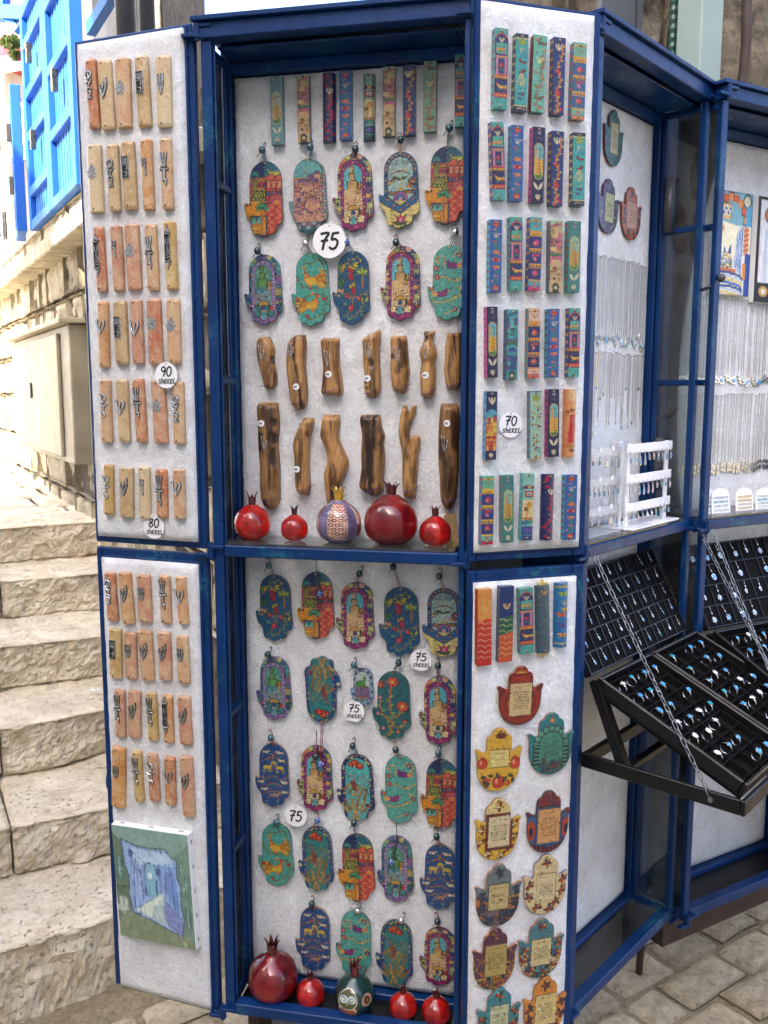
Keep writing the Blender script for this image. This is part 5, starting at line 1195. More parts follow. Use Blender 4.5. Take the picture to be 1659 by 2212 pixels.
# added block out of the picture, end cut along the sun to shade the street
ob = thing('sun_blocker', 'added tall pale block shading the lane from the sun, outside the picture', 'building', Matrix.Translation((-6.4, -3.2, 0)))
MB().prism([(-2.6,-8),(2.6,-8),(2.6,2.9),(-2.6,-3.3)], -.2, 10.6).obj('wall', M['plaster'], ob); MB().prism([(-2.75,-8.15),(2.75,-8.15),(2.75,3.0),(-2.75,-3.4)], 10.6, 10.85).obj('parapet', M['walls'], ob)
MB().prism([(-2.6,-3.299),(2.59,2.901),(2.59,6.7),(-2.6,.5)], -.2, 5.4).obj('low_sun_blocker', M['plaster'], ob)  # low added part: keeps sun off the steps but lets skylight in

lb = thing('sky_blocker', 'added long pale block behind the viewer, dimming low skylight, outside the picture', 'building', Matrix.Translation((0, -3.6, 0)))  # unseen block added behind the camera to hold back low skylight
MB().box(-3.0, 9.0, -5, 0, -.2, 5.2).obj('wall', M['plaster'], lb); MB().box(-3.1, 9.1, -5.1, .1, 5.2, 5.4).obj('parapet', M['walls'], lb)
for x in (-1.6, .6, 2.8, 5.0): MB().box(x, x+.9, 1.0, 3.0, .002, .03).obj('shutter', M['shutter'], lb)
# old wall behind the right-hand cabinets, with a green column
FO = Fr((.50, 2.62), math.radians(16))
ow = thing('old_stone_wall', 'dark weathered rubble stone wall above the right hand cabinets', 'wall', FO.mat(0, 0, 0))
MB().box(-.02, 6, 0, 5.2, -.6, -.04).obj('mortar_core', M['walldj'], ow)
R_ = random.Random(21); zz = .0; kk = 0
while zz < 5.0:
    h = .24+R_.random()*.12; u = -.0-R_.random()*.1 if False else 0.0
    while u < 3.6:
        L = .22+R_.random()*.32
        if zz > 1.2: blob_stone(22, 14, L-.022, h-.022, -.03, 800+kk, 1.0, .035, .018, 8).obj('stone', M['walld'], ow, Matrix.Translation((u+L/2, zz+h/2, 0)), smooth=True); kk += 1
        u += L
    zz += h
FCOL = Fr((1.02, 2.43), math.radians(16))
gc = thing('green_column', 'pale green square column in front of the old stone wall', 'column', Matrix.Translation((0, 0, 0)))
ca_ = at_z(1461, 100, EYE+.0001) if False else None
r0 = ray(1461, 60); r1 = ray(1514.6, 60); r2 = ray(1563, 60)
def col_pt(r, d): h_ = math.hypot(r.x, r.y); return Vector((r.x/h_*d, r.y/h_*d))
c0, c1, c2 = col_pt(r0, 2.45), col_pt(r1, 2.38), col_pt(r2, 2.42); c3 = c0+c2-c1
MB().prism([(c0.x,c0.y),(c1.x,c1.y),(c2.x,c2.y),(c3.x,c3.y)], 0, 5.0).obj('shaft', M['column'], gc, bevel=.004)
cg = thing('corrugated_conduit', 'green corrugated conduit running beside the column', 'conduit', Matrix.Translation((0,0,0)))
r_ = ray(1455, 60); p_ = col_pt(r_, 2.47); zs_ = np.linspace(1.8, 4.6, 260); MB().tube([(p_.x, p_.y, z_) for z_ in zs_], [.012 if i % 2 else .0095 for i in range(260)], 10).obj('tube', simple('green_plastic', (.015, .06, .04), .4), cg)
dp = thing('cable_pipe', 'thin dark pipe running up the old wall right of column', 'pipe', Matrix.Translation((0,0,0)))
pts_ = []
for px, py in ((1600, 200), (1606, 160), (1612, 90), (1613, 40), (1614, -60)): r_ = ray(px, py); k_ = 2.60/math.hypot(r_.x, r_.y); pts_.append((r_.x*k_, r_.y*k_, EYE+r_.z*k_))
MB().tube(cat3(pts_, 6), .013, 10).obj('tube', M['rub'], dp, smooth=True)
sp = thing('steel_strip', 'dark steel strip fixed upright on the old wall', 'strip', Matrix.Translation((0,0,0)))
r_ = ray(1325, -10); p_ = col_pt(r_, 2.5); MB().box(-.05, .05, 0, 3.0, 0, .03).obj('strip', M['greym'], sp, FO.mat(0, 0, 0).to_3x3().to_4x4() if False else Matrix.Translation((p_.x, p_.y, 1.9)) @ FO.mat(0,0,0).to_3x3().to_4x4(), bevel=.003)
MB().box(.058, .075, 0, 3.0, 0, .02).obj('edge_strip', M['greym'], sp, Matrix.Translation((p_.x, p_.y, 1.9)) @ FO.mat(0,0,0).to_3x3().to_4x4())
# closed grey cabinet that stands behind the middle display cabinet
gb = thing('grey_cupboard', 'closed dark grey steel cupboard seen through the cabinet side glass', 'cupboard', FA.mat(0, 0, 0))
MB().box(-.001, .62, .10, 1.97, -.52, -.165).obj('carcass', M['cup'], gb, bevel=.006)
for x in (.03, .55): MB().box(x, x+.04, 0, .10, -.46, -.42).obj('leg', M['greym'], gb)
for x in (.10,.22,.34,.46): MB().box(x, x+.05, .16, 1.9, -.164, -.158).obj('rib', M['cup'], gb)
# ------------------------------------------------------------------ display cabinets
def rel(parent, world): return parent.matrix_basis.inverted() @ world
def velvet_board(parent, fr, u0, u1, v0, v1, w0, w1, name='velvet_panel'):
    from mathutils import noise
    nx = max(6, int((u1-u0)/.012)); ny = max(6, int((v1-v0)/.012)); mb = MB(); off = Vector((u0*13, v0*7, w1*50))
    for j in range(ny+1):
        for i in range(nx+1):
            x = u0+(u1-u0)*i/nx; y = v0+(v1-v0)*j/ny; d = min(min(i, nx-i), min(j, ny-j)); e = -.003 if d == 0 else 0
            jx = noise.noise(Vector((y*60, 3, 5))+off)*.0012 if i in (0, nx) else 0
            mb.v.append((x+jx, y, w1+e+noise.noise(Vector((x*22, y*22, 0))+off)*.0011))
    n1 = nx+1
    for j in range(ny):
        for i in range(nx): mb.q(j*n1+i, j*n1+i+1, (j+1)*n1+i+1, (j+1)*n1+i)
    B = [i for i in range(n1)]+[j*n1+nx for j in range(1, ny+1)]+[ny*n1+i for i in range(nx-1, -1, -1)]+[j*n1 for j in range(ny-1, 0, -1)]
    b = len(mb.v); mb.v += [(mb.v[k][0], mb.v[k][1], w0) for k in B]; n = len(B)
    for k in range(n): k2 = (k+1) % n; mb.q(B[k], b+k, b+k2, B[k2])
    return mb.obj(name, M['velvet'], parent, rel(parent, fr.mat(0, 0, 0)) if parent else None, smooth=True)
def cabinet(fr, W, D, label, side, zmid=ZM, pane_bars=(), legs=(), pr=.018):
    """side 'L' or 'R' is glazed, the other is closed sheet"""
    t = thing('display_cabinet', label, 'cabinet', fr.mat(0, 0, 0)); B = M['blue']; zb, zt = ZB, ZT
    def m(nm, *a, mat=B, bevel=.0018, par=t): return MB().box(*a).obj(nm, mat, par, bevel=bevel)
    for x0, x1 in ((.0, .018), (W-pr, W)):
        m('front_post', x0, x1, zb, zt-.034, -.013, 0); m('back_post', x0, x1, zb, zt-.004, -D-.02, -D+.012)
    # front posts carry a second, narrower flange inside
    for x0, x1 in ((.0182, .022),): m('inner_flange', x0, x1, zb+.03, zt-.036, -.012, -.006)
    m('top_rail', -.004, W+.004, zt-.033, zt-.008, -.022, .006); m('roof', -.012, W+.012, zt-.0075, zt, -D-.03, .014, bevel=.001)
    m('ceiling', .0185, W-.0185, zt-.040, zt-.036, -D+.0, -.0245)
    m('back_rail', .0185, W-.0185, zt-.06, zt-.041, -D-.004, -D+.012)
    m('middle_rail', .0185, W-pr-.0005, zmid-.008, zmid+.012, -.020, .001); m('bottom_rail', .0185, W-pr-.0005, zb, zb+.022, -.024, .001)
    m('bottom_back_rail', .0185, W-.0185, zb, zb+.022, -D-.004, -D+.016); m('middle_back_rail', .0185, W-.0185, zmid-.012, zmid+.004, -D-.004, -D+.008)
    m('back_sheet', .018, W-.018, zb, zt-.009, -D-.019, -D-.012, bevel=0)
    velvet_board(t, fr, .020, W-.020, zmid+.006, zt-.062, -D-.010, -D); velvet_board(t, fr, .020, W-.020, zb+.024, zmid-.014, -D-.010, -D)
    MB().box(.019, W-.019, zmid+.0125, zmid+.0165, -D+.002, -.004).obj('glass_shelf', M['glass'], t)
    MB().box(.019, W-.019, zb+.004, zb+.010, -D+.002, -.026).obj('floor_sheet', M['blackm'], t) if side == 'L' else MB().box(.019, W-.019, zb+.010, zb+.014, -D+.017, -.026).obj('glass_floor', M['glass'], t)
    s0, s1 = (0.0, .006) if side == 'L' else (W-.006, W); c0, c1 = (W-.005, W-.001) if side == 'L' else (.001, .005)
    m('side_sheet', c0, c1, zb+.0, zt-.036, -D+.0125, -.0135, bevel=0)
    edges = sorted([zb+.022, zmid-.012]+[b for b in pane_bars if b < zmid]); edges2 = sorted([zmid+.012, zt-.05]+[b for b in pane_bars if b > zmid])
    m('side_rail', s0, s1+.006, zb, zb+.0215, -D+.0125, -.0135); m('side_rail', s0, s1+.006, zmid-.0115, zmid+.0115, -D+.0125, -.0135); m('side_rail', s0, s1+.006, zt-.0495, zt-.0365, -D+.0125, -.0135)
    for b in pane_bars: m('glazing_bar', s0-.0, s1+.010, b-.006, b+.006, -D+.0125, -.0135)
    for E_ in (edges, edges2):
        for a, b in zip(E_[:-1], E_[1:]): MB().box(s0+.002, s0+.005, a+.0005, b-.0005, -D+.013, -.014).obj('glass_pane', M['glass'], t)
    # a thin steel window frame against the glass
    for za, zc in ((zb+.022, zmid-.012), (zmid+.012, zt-.05)):
        xs = (s1+.0005, s1+.007) if side == 'L' else (s0-.007, s0-.0005)
        m('pane_frame', *xs, za, zc, -D+.013, -D+.024)
    for x, z_ in legs: MB().prism([(x, z_), (x+.022, z_), (x+.022, z_+.022), (x, z_+.022)], 0, zb-.0005).obj('leg', M['rub'], t, Matrix(((1,0,0,0),(0,0,1,0),(0,1,0,0),(0,0,0,1))))
    return t
def lug(parent, world, name='hinge', ang=0):
    mb = MB().lathe([(.0065,-.012),(.0065,.012)], 14, 'y'); mb.box(-.026, .0, -.010, -.004, -.006, .005); mb.box(0, .026, .004, .010, -.006, .005); mb.lathe([(.004,-.016),(.004,.016)], 10, 'y')
    return mb.obj(name, M['blue'], parent, rel(parent, world), bevel=.0008)
cabA = cabinet(FA, WA, DA, 'blue steel display cabinet of painted hand plaques and carved wood, centre', 'L', pane_bars=(.60, .865, 1.47, 1.80), legs=((.03, -.06), (.03, -.11), (.385, -.06), (.385, -.11)), pr=.010)
cabB = cabinet(FB, WB, DB, 'blue steel display cabinet of earrings and chains beside the right door', 'R', pane_bars=(1.47, 1.78), legs=((.01, -.06), (.01, -.11)))
cabC = cabinet(FC, WC, DC, 'blue steel display cabinet with framed pictures at the right edge', 'L', pane_bars=(1.47, 1.78))
MB().box(.0, WC+.5, .19, ZB-.002, -.10, -.055).obj('skirt', M['rub'], cabC, bevel=.002); MB().lathe([(.009,0),(.009,.30)], 10, 'y').obj('leg', M['rub'], cabC, Matrix.Translation((.096, 0, -.21)) @ Matrix.Rotation(-.06, 4, 'Z'))
MB().box(.06, .13, .2, ZB+.06, -.225, -.195).obj('foot_bracket', M['rub'], cabC, bevel=.002)
SCREW = MB().lathe([(.0034,0),(.0034,.0008),(.0024,.0016)], 10, 'z').mesh('screw', M['blue'], smooth=False)
def door(parent, fr, W, z0, z1, velv, tilt=0, hinge_u=None):
    D = MB(); s = .022
    D.box(0, .012, z0, z1, -.014, 0); D.box(W-s, W, z0, z1, -.014, 0); D.box(.0125, W-s-.0005, z0, z0+.016, -.014, 0); D.box(.0125, W-s-.0005, z1-.016, z1, -.014, 0)
    d = D.obj('door', M['blue'], parent, rel(parent, fr.mat(0, 0, 0)), bevel=.002)
    u0, u1, v0, v1 = velv
    MB().box(.008, W-.010, z0+.008, z1-.008, -.012, -.004).obj('back_board', M['greym'], d)
    # raised steel lip round the velvet
    for a in ((u0-.004, u0-.0005, v0-.003, v1+.003), (u1+.0005, u1+.005, v0-.003, v1+.003), (u0, u1, v0-.004, v0-.0005), (u0, u1, v1+.0005, v1+.004)): MB().box(*a, -.003, .0035).obj('lip', M['blue'], d, bevel=.0008)
    for z_ in np.linspace(z0+.05, z1-.05, 5): link('screw', SCREW, d, Matrix.Translation((W-.008, z_, 0)))
    o = velvet_board(None, fr, u0, u1, v0, v1, -.003, VW); o.parent = d; return d
def uv(fr, px, py, w=VW): return fr.hit(px, py, w)
a = uv(FL, 163, 77); b = uv(FL, 392, 53); c = uv(FL, 213, 1167); d = uv(FL, 425, 1173)
doorLU = door(cabA, FL, WL, 1.176, ZT-.004, (a[0], (b[0]+d[0])/2, 1.188, ZT-.012))
c = uv(FL, 218, 1206); d = uv(FL, 425, 1222)
doorLD = door(cabA, FL, WL, ZB-.002, 1.166, (c[0], d[0], ZB+.002, 1.148))
a = uv(FR, 1042, 5); b = uv(FR, 1289, 34); c = uv(FR, 1026, 1194); d = uv(FR, 1250, 1184)
doorRU = door(cabA, FR, WR, 1.176, ZT-.014, (max(.006, (a[0]+c[0])/2), min((b[0]+d[0])/2, WR-.012), 1.192, ZT-.022))
c = uv(FR, 1026, 1250); d = uv(FR, 1248, 1234)
doorRD = door(cabA, FR, WR, ZB-.02, 1.160, (max(.006, c[0]), min(d[0], WR-.012), ZB-.012, 1.142))
for z_ in (ZM+.002, ZT-.02, ZB+.004):
    lug(cabA, FA.mat(-.004, z_, .004)); lug(cabA, FA.mat(WA+.004, z_, .004)); lug(cabB, FB.mat(-.002, z_, .004)); lug(cabB, FB.mat(WB+.004, z_, .006)); lug(cabC, FC.mat(.004, z_, .008))
# lever with a ball knob on the post between the right-hand cabinets, hinge barrels on the glazed side
lv = MB().tube([(0,0,0),(.008,.006,.02),(.012,.018,.034)], .0035, 8); lv.sphere((.013,.022,.036), .0085, 14, 10)
u_, v_ = FB.hit(1538, 612, .01); lv.obj('latch_lever', M['greym'], cabB, Matrix.Translation((WB-.008, v_-.015, .0)), smooth=True)
for z_ in (1.83, 1.30): MB().lathe([(.010,-.055),(.010,.055)], 16, 'y').obj('hinge_barrel', M['greym'], cabB, Matrix.Translation((WB-.014, z_, -DB+.035)), smooth=True)
MB().tube(cat3([(WB-.016,1.395,-DB+.03),(WB-.024,1.40,-DB+.045),(WB-.018,1.42,-DB+.062)], 6), .003, 8).obj('pull_wire', M['greym'], cabB, smooth=True)
for d_, z_ in ((doorLU, 1.585), (doorLD, .70)): MB().tube(cat3([(-.001,z_+.022,-.02),(-.008,z_+.012,-.016),(-.009,z_-.012,-.016),(-.001,z_-.022,-.02)], 5), .0035, 8).obj('pull_handle', M['blue'], d_)
# ------------------------------------------------------------------ pomegranates helpers, wood, plaques: placed on their boards
Z1 = lambda x, y: (x/3, y/3)                                  # measured on enlarged crops of the photograph
Z4 = lambda x, y: (x/3, 658.3+y/3)
Z7 = lambda x, y: (x*.4048, 1316.6+y*.4048)
Z2 = lambda x, y: (438.9+x*.3638, y*.3638)
Z5 = lambda x, y: (438.9+x*.3638, 658.3+y*.3638)
Z8 = lambda x, y: (438.9+x*.4047, 1316.6+y*.4047)
Z3 = lambda x, y: (987.5+x*.4047, y*.4047)
Z6 = lambda x, y: (987.5+x*.4047, 658.3+y*.4047)
Z9 = lambda x, y: (987.5+x*.4047, 1316.6+y*.4047)
def span(fr, w, top, bot, wpx):
    ut, vt = fr.hit(*top, w); ub, vb = fr.hit(*bot, w); mx = ((top[0]+bot[0])/2, (top[1]+bot[1])/2)
    ua, _ = fr.hit(mx[0]-wpx/2, mx[1], w); uc, _ = fr.hit(mx[0]+wpx/2, mx[1], w)
    L = math.hypot(ut-ub, vt-vb); rot = -math.atan2(ut-ub, vt-vb)
    return (ut+ub)/2, (vt+vb)/2, L, uc-ua, rot
STC = {'terracotta': '#b87148', 'orange': '#c28650', 'peach': '#c49870', 'pink': '#bb8266', 'cream': '#cbb58e', 'beige': '#c1a578', 'tan': '#b29465', 'yellow': '#bd9a52', 'rust': '#b05f40', 'amber': '#c4812e'}
def put_stone(fr, top, bot, wpx, col, kind, where, frac=.40, bright=False, mi=0):
    T = .011; u, v, L, W, rot = span(fr, VW+T*.7, top, bot, wpx)
    t = thing('stone_mezuzah', f'{col} stone mezuzah case with {kind} emblem, {where}', 'mezuzah', fr.mat(u, v, VW, rot), 'polished stone mezuzah cases')
    b = link('body', STONES[mi % 3], t, Matrix.Diagonal((W/.022, L/.130, 1, 1))); b.color = (*lin(STC[col]), 1)
    ey = L*(.5-frac); link('emblem', (emb_bright if bright else emb)(kind), t, Matrix.Translation((-W*.08, ey, T-.0003)) @ Matrix.Scale(1.02, 4))
    for y in (L*.455, -L*.445): link('nail', NAIL, t, Matrix.Translation((-W*.1, y, T-.0002)))
UL = [
 [((580,385),(608,832),68,'terracotta','crowned script',1),((667,388),(700,840),85,'beige','curved shin',0),((787,375),(803,830),90,'peach','flower shin',0),((910,362),(935,822),82,'tan','plaque',0),((1050,358),(1062,825),92,'cream','long shin',0)],
 [((602,937),(622,1380),88,'cream','flower shin',0),((720,935),(742,1370),70,'beige','crowned script',0),((818,917),(843,1358),85,'tan','plaque',0),((940,905),(960,1362),68,'orange','small letters',0),((1067,895),(1085,1357),68,'peach','torch',0)],
 [((628,1468),(655,1890),68,'rust','ornate column',0),((743,1463),(767,1888),68,'pink','small letters',0),((845,1450),(868,1882),88,'pink','flower shin',0),((968,1452),(990,1882),72,'peach','torch',0),((1092,1437),(1110,1876),70,'yellow','ornate column',0)],
 [((658,1955),(670,2380),68,'orange','heart shin',1),((767,1950),(787,2363),82,'tan','plaque',0),((875,1943),(893,2359),70,'pink','heart shin',1),((988,1938),(1008,2363),86,'rust','flower shin',0),((1115,1937),(1127,2357),82,'peach','flower shin',0)]]
zo = 1975
UL += [[((675,485+zo),(687,892+zo),68,'peach','open script',1),((783,485+zo),(803,888+zo),72,'beige','heart shin',1),((888,480+zo),(915,892+zo),68,'terracotta','torch',0),((1018,490+zo),(1040,898+zo),86,'pink','flower shin',0),((1147,497+zo),(1158,905+zo),70,'peach','crowned script',1)],
 [((695,1037+zo),(700,1362+zo),64,'yellow','open script',1),((812,1055+zo),(817,1380+zo),86,'tan','curved shin',0),((928,1050+zo),(937,1388+zo),68,'cream','small letters',1),((1040,1067+zo),(1047,1383+zo),68,'terracotta','torch',0),((1152,1068+zo),(1160,1388+zo),70,'peach','heart shin',1)]]
for r, row in enumerate(UL):
    for i, (a, b, w, c, k, br) in enumerate(row):
        put_stone(FL, (a[0]/3, a[1]/3), (b[0]/3, b[1]/3), w/3, c, k, f'{ORD[i]} in {ORD[r]} row, upper left door', .38+.03*((r+i) % 3), br, r+i*2)
LL = [[(Z4(705,1735),Z4(727,2050),22,'terracotta','crowned script',1),(Z4(800,1735),Z4(828,2068),26,'orange','curved shin',0),(Z4(922,1750),Z4(938,2060),28,'pink','plain shin',0),(Z4(1058,1755),Z4(1073,2065),22,'peach','torch',0),(Z4(1163,1765),Z4(1187,2072),21,'orange','heart shin',1)],
 [(Z7(610,105),Z7(615,367),25,'yellow','plaque',0),(Z7(688,122),Z7(697,372),25,'pink','plain shin',0),(Z7(768,113),Z7(785,380),28.5,'peach','curved shin',0),(Z7(870,122),Z7(880,377),26.5,'pink','curved shin',0),(Z7(967,142),Z7(978,395),25,'peach','plain shin',0)],
 [(Z7(632,430),Z7(640,682),21.5,'pink','torch',0),(Z7(713,435),Z7(714,685),25.5,'pink','curved shin',0),(Z7(802,445),Z7(815,698),21,'yellow','torch',0),(Z7(887,460),Z7(897,713),21,'orange','ornate column',0),(Z7(976,465),Z7(990,722),26,'pink','curved shin',0)],
 [(Z7(628,738),Z7(628,1058),28,'amber','plain shin',0),(Z7(725,757),Z7(742,1025),19,'yellow','torch',0),(Z7(808,772),Z7(823,1025),21.5,'pink','open script',1),(Z7(900,790),Z7(907,1043),21.5,'terracotta','heart shin',1),(Z7(988,785),Z7(1005,1105),26,'pink','curved shin',0)]]
for r, row in enumerate(LL):
    for i, (a, b, w, c, k, br) in enumerate(row): put_stone(FL, a, b, w, c, k, f'{ORD[i]} in {ORD[r]} row, lower left door', .40, br, r+i)
# canvas print on the lower left door
def put_canvas(fr, w, quad, art, T, label, nx=100, ny=136):
    P = [fr.hit(*q, w+T) for q in quad]; cu = sum(p[0] for p in P)/4; cv = sum(p[1] for p in P)/4
    W = ((P[1][0]-P[0][0])+(P[2][0]-P[3][0]))/2; H = ((P[0][1]-P[3][1])+(P[1][1]-P[2][1]))/2
    rot = math.atan2(P[1][1]-P[0][1]+P[2][1]-P[3][1], P[1][0]-P[0][0]+P[2][0]-P[3][0])
    t = thing('canvas_print', label, 'painting', fr.mat(cu, cv, w, rot))
    MB().box(-W/2, W/2, -H/2, H/2, 0, T).obj('stretched_canvas', M['canvw'], t, bevel=.0015); link('picture', canvas_mesh('picture', art, W-.003, H-.003, nx, ny, T+.0006), t)
    for y in np.linspace(-H*.42, H*.42, 5): MB().box(W/2-.0002, W/2+.0006, y-.004, y+.004, T*.4, T*.55).obj('staple', M['nail'], t)
    for x in np.linspace(-W*.38, W*.38, 3): MB().box(x-.005, x+.005, H/2-.0002, H/2+.0006, T*.4, T*.55).obj('staple', M['nail'], t)
put_canvas(FL, VW, [Z7(605,1145), Z7(1018,1205), Z7(1036,1818), Z7(628,1738)], p_alley().busy(12, 3, .02), .016, 'canvas print of a blue lamplit alley on the lower left door')
price_tag(FL, *Z4(1078,457), 24, VW+.0125, ['90', 'shEKEL'], 'round white tag, 90 shekel, between the fourth and fifth stone rows')
price_tag(FL, *Z4(998,1437), 22.5, VW+.004, ['80', 'shEKEL'], 'round white tag, 80 shekel, under the bottom stone row of upper door')

# painted cases
SHIN = MB()
for x in (-4.2, 0, 4.2): SHIN.ribbon([tuple(q) for q in cat3([(x*.001, .005), (x*.0009, 0), (x*.0003, -.005)], 4)], .0016, .0001, .0009)
SHIN.ribbon([(-.002,-.005), (.002,-.005)], .0018, .0001, .0009); SHIN = SHIN.mesh('shin_letter', M['gold'], smooth=True)
CASE = {
 'bird panel': (m_panels(), '#4fa8a0', '#7a4a8a', 0), 'navy bird panel': (m_panels('#4fb0a8', '#27306e', '#c8382c'), '#2a3a86', '#d8a040', 0), 'grapevine': (m_grapes(), '#2a3a5e', '#d8c884', 0),
 'bird and tree': (m_birdtree(), '#8a2a34', '#5a1a24', 0), 'green bird and tree': (m_birdtree('#7fae94'), '#4a7a6a', '#8a3a3a', 0), 'orange vine': (m_vine(), '#202f6a', '#c8a040', 0),
 'tan pomegranate': (m_pompanel(), '#3f86a0', '#d84a6a', 0), 'navy pomegranate': (m_pompanel('#27367a', '#e0a83c', '#5ab0b8', '#e0407a'), '#2a4a9a', '#d8a040', 0), 'pink pomegranate': (m_pompanel('#233a86', '#e8c030', '#6ac0a0', '#d82a4a'), '#2f8ab0', '#d8406a', 0),
 'flame flower': (m_fire(), '#3fa8c8', '#5a3a4a', 0), 'navy tower': (m_towernav(), '#d23a94', '#7a2a6a', 0), 'teal tower': (m_towernav('#3f8a86', '#8ac4b4', '#c8a84a'), '#4f9a9a', '#b8604a', 0), 'pale tower': (m_towernav('#6fa8b4', '#b4d0c0', '#c8b070'), '#6fa0a8', '#4a7a86', 0),
 'sand coloured city': (m_city(['#d8b888','#c87a7a','#d06a8a','#e8c48a','#b8784a','#c8a86a'], '#a8c4a0', 5), '#4a7a8a', '#8a4a5a', 0), 'teal city': (m_city(['#3f9aa4','#2f6f94','#54b8ac','#3a5a9a','#6ac0b0','#7a5aa0'], '#4fb0b0', 11), '#2a6a8a', '#1a4a6a', 0),
 'peach panel': (m_pompanel('#22306e', '#e8a03c', '#f0c8b0', '#e0603c'), '#4fa0a0', '#c86a3a', 0), 'night city': (m_night(), '#4aa0d0', '#2a5a9a', 0), 'pale fruit': (m_fruitpale(), '#3f88b0', '#8a5a3a', 0),
 'robed figure': (m_queen(), '#e09a64', '#e09a64', .9), 'ark and animals': (m_noah(), '#4fb8c0', '#8ad0c8', 0), 'rounded ark and animals': (m_noah('#8fb8a8', '#22505e'), '#3a5a4a', '#3a5a4a', .7), 'red blossom': (m_redfl(), '#1d2468', '#1d2468', .75),
 'red wave': (m_waves('#eca04c', '#d83c24', '#d02a20'), '#d0431f', '#c03a1c', 0), 'navy and red wave': (m_waves('#1f3a7a', '#1f6a4a', '#d85a2c'), '#1d3a6a', '#2a5a4a', 0), 'gilt leaf': (m_metal(), '#46626e', '#46626e', .6), 'butterfly': (m_butter(), '#2f80c4', '#2f80c4', .85)}
CMESH = {}
def put_case(fr, wb, top, bot, wpx, kind, where, T=.013, extra=None):
    art, sc_, dc_, rnd = CASE[kind]
    if kind not in CMESH: CMESH[kind] = case_mesh('case', art.busy(220, len(CMESH)+1, .13), sc_, dc_, rnd)
    u, v, L, W, rot = span(fr, wb+T, top, bot, wpx)
    t = thing('painted_mezuzah', f'{kind} painted mezuzah case, {where}', 'mezuzah', fr.mat(u, v, wb, rot), 'painted mezuzah cases')
    link('case', CMESH[kind], t, Matrix.Diagonal((W/.019, L/.130, T/.013, 1)))
    if kind not in ('robed figure', 'red wave', 'navy and red wave'):
        for y in (L*.465, -L*.465): link('nail', NAIL, t, Matrix.Translation((0, y, T)) @ Matrix.Scale(1.15, 4))
    if extra: extra(t, L, W, T)
RU = [[(Z3(240,150),Z3(232,580),70,'bird panel'),(Z3(350,180),Z3(338,595),66,'grapevine'),(Z3(448,188),Z3(430,598),70,'bird and tree'),(Z3(550,200),Z3(538,612),64,'orange vine'),(Z3(660,228),Z3(645,638),70,'tan pomegranate')],
 [(Z3(215,650),Z3(226,1066),68,'navy bird panel'),(Z3(324,668),Z3(317,1072),66,'flame flower'),(Z3(440,678),Z3(430,1080),66,'navy tower'),(Z3(540,700),Z3(530,1100),66,'orange vine'),(Z3(655,708),Z3(648,1098),66,'grapevine')],
 [(Z3(210,1172),Z3(205,1560),64,'flame flower'),(Z3(318,1158),Z3(316,1552),66,'bird panel'),(Z3(425,1160),Z3(412,1550),66,'navy pomegranate'),(Z3(532,1178),Z3(525,1560),66,'sand coloured city'),(Z3(630,1180),Z3(622,1560),66,'teal tower')],
 [(Z6(188,10),Z6(190,388),58,'navy tower'),(Z6(298,25),Z6(292,402),60,'teal city'),(Z6(415,18),Z6(408,390),62,'peach panel'),(Z6(518,22),Z6(513,388),60,'flame flower'),(Z6(630,18),Z6(622,385),60,'navy bird panel')],
 [(Z6(188,462),Z6(180,828),58,'night city'),None,(Z6(422,460),Z6(422,822),62,'pale fruit'),(Z6(517,450),Z6(515,812),60,'navy tower'),(Z6(618,450),Z6(608,815),62,'robed figure')],
 [(Z6(168,915),Z6(160,1280),64,'pink pomegranate'),(Z6(272,910),Z6(272,1270),62,'teal tower'),(Z6(385,900),Z6(372,1258),60,'ark and animals'),(Z6(498,905),Z6(488,1258),62,'red blossom'),(Z6(612,908),Z6(602,1255),64,'flame flower')]]
for r, row in enumerate(RU):
    for i, q in enumerate(row):
        if q: put_case(FR, VW, q[0], q[1], q[2]*.4047, q[3], f'{ORD[i]} in {ORD[r]} row, upper right door')
price_tag(FR, *Z6(285,640), 25, VW+.003, ['70', 'shEKEL'], 'round white tag, 70 shekel, in the gap among painted cases')
def crown_ends(t, L, W, T):
    for s in (1, -1): MB().prism([(-.008,L/2*s),(.008,L/2*s),(.010,(L/2+.006)*s),(.005,(L/2+.004)*s),(0,(L/2+.011)*s),(-.005,(L/2+.004)*s),(-.010,(L/2+.006)*s)][::s], .003, .006).obj('gilt_crown', M['gold'], t, bevel=.0005)
for i, (a, b, w, k, ex) in enumerate([((1048,1273),(1047,1438),30,'red wave',None),((1096,1267),(1092,1430),30,'navy and red wave',None),((1137,1271),(1139,1412),29,'bird panel',None),((1176,1266),(1178,1411),28,'gilt leaf',crown_ends),((1218,1260),(1215,1399),28,'butterfly',None)]):
    put_case(FR, VW, a, b, w, k, f'{ORD[i]} on top of the lower right door', .013, ex)
AW = -DA
for i, (a, b, w, k) in enumerate([((432,455),(440,858),70,'pale tower'),((590,445),(598,845),70,'sand coloured city'),((740,430),(742,840),75,'red blossom'),((842,418),(845,828),72,'flame flower'),((980,435),(980,830),68,'rounded ark and animals'),((1103,395),(1100,808),72,'sand coloured city'),((1222,385),(1222,802),72,'orange vine'),((1348,362),(1343,780),76,'green bird and tree'),((1530,322),(1528,750),72,'navy bird panel')]):
    put_case(FA, AW, Z2(*a), Z2(*b), w*.3638, k, f'{ORD[i]} along the top of the centre cabinet')

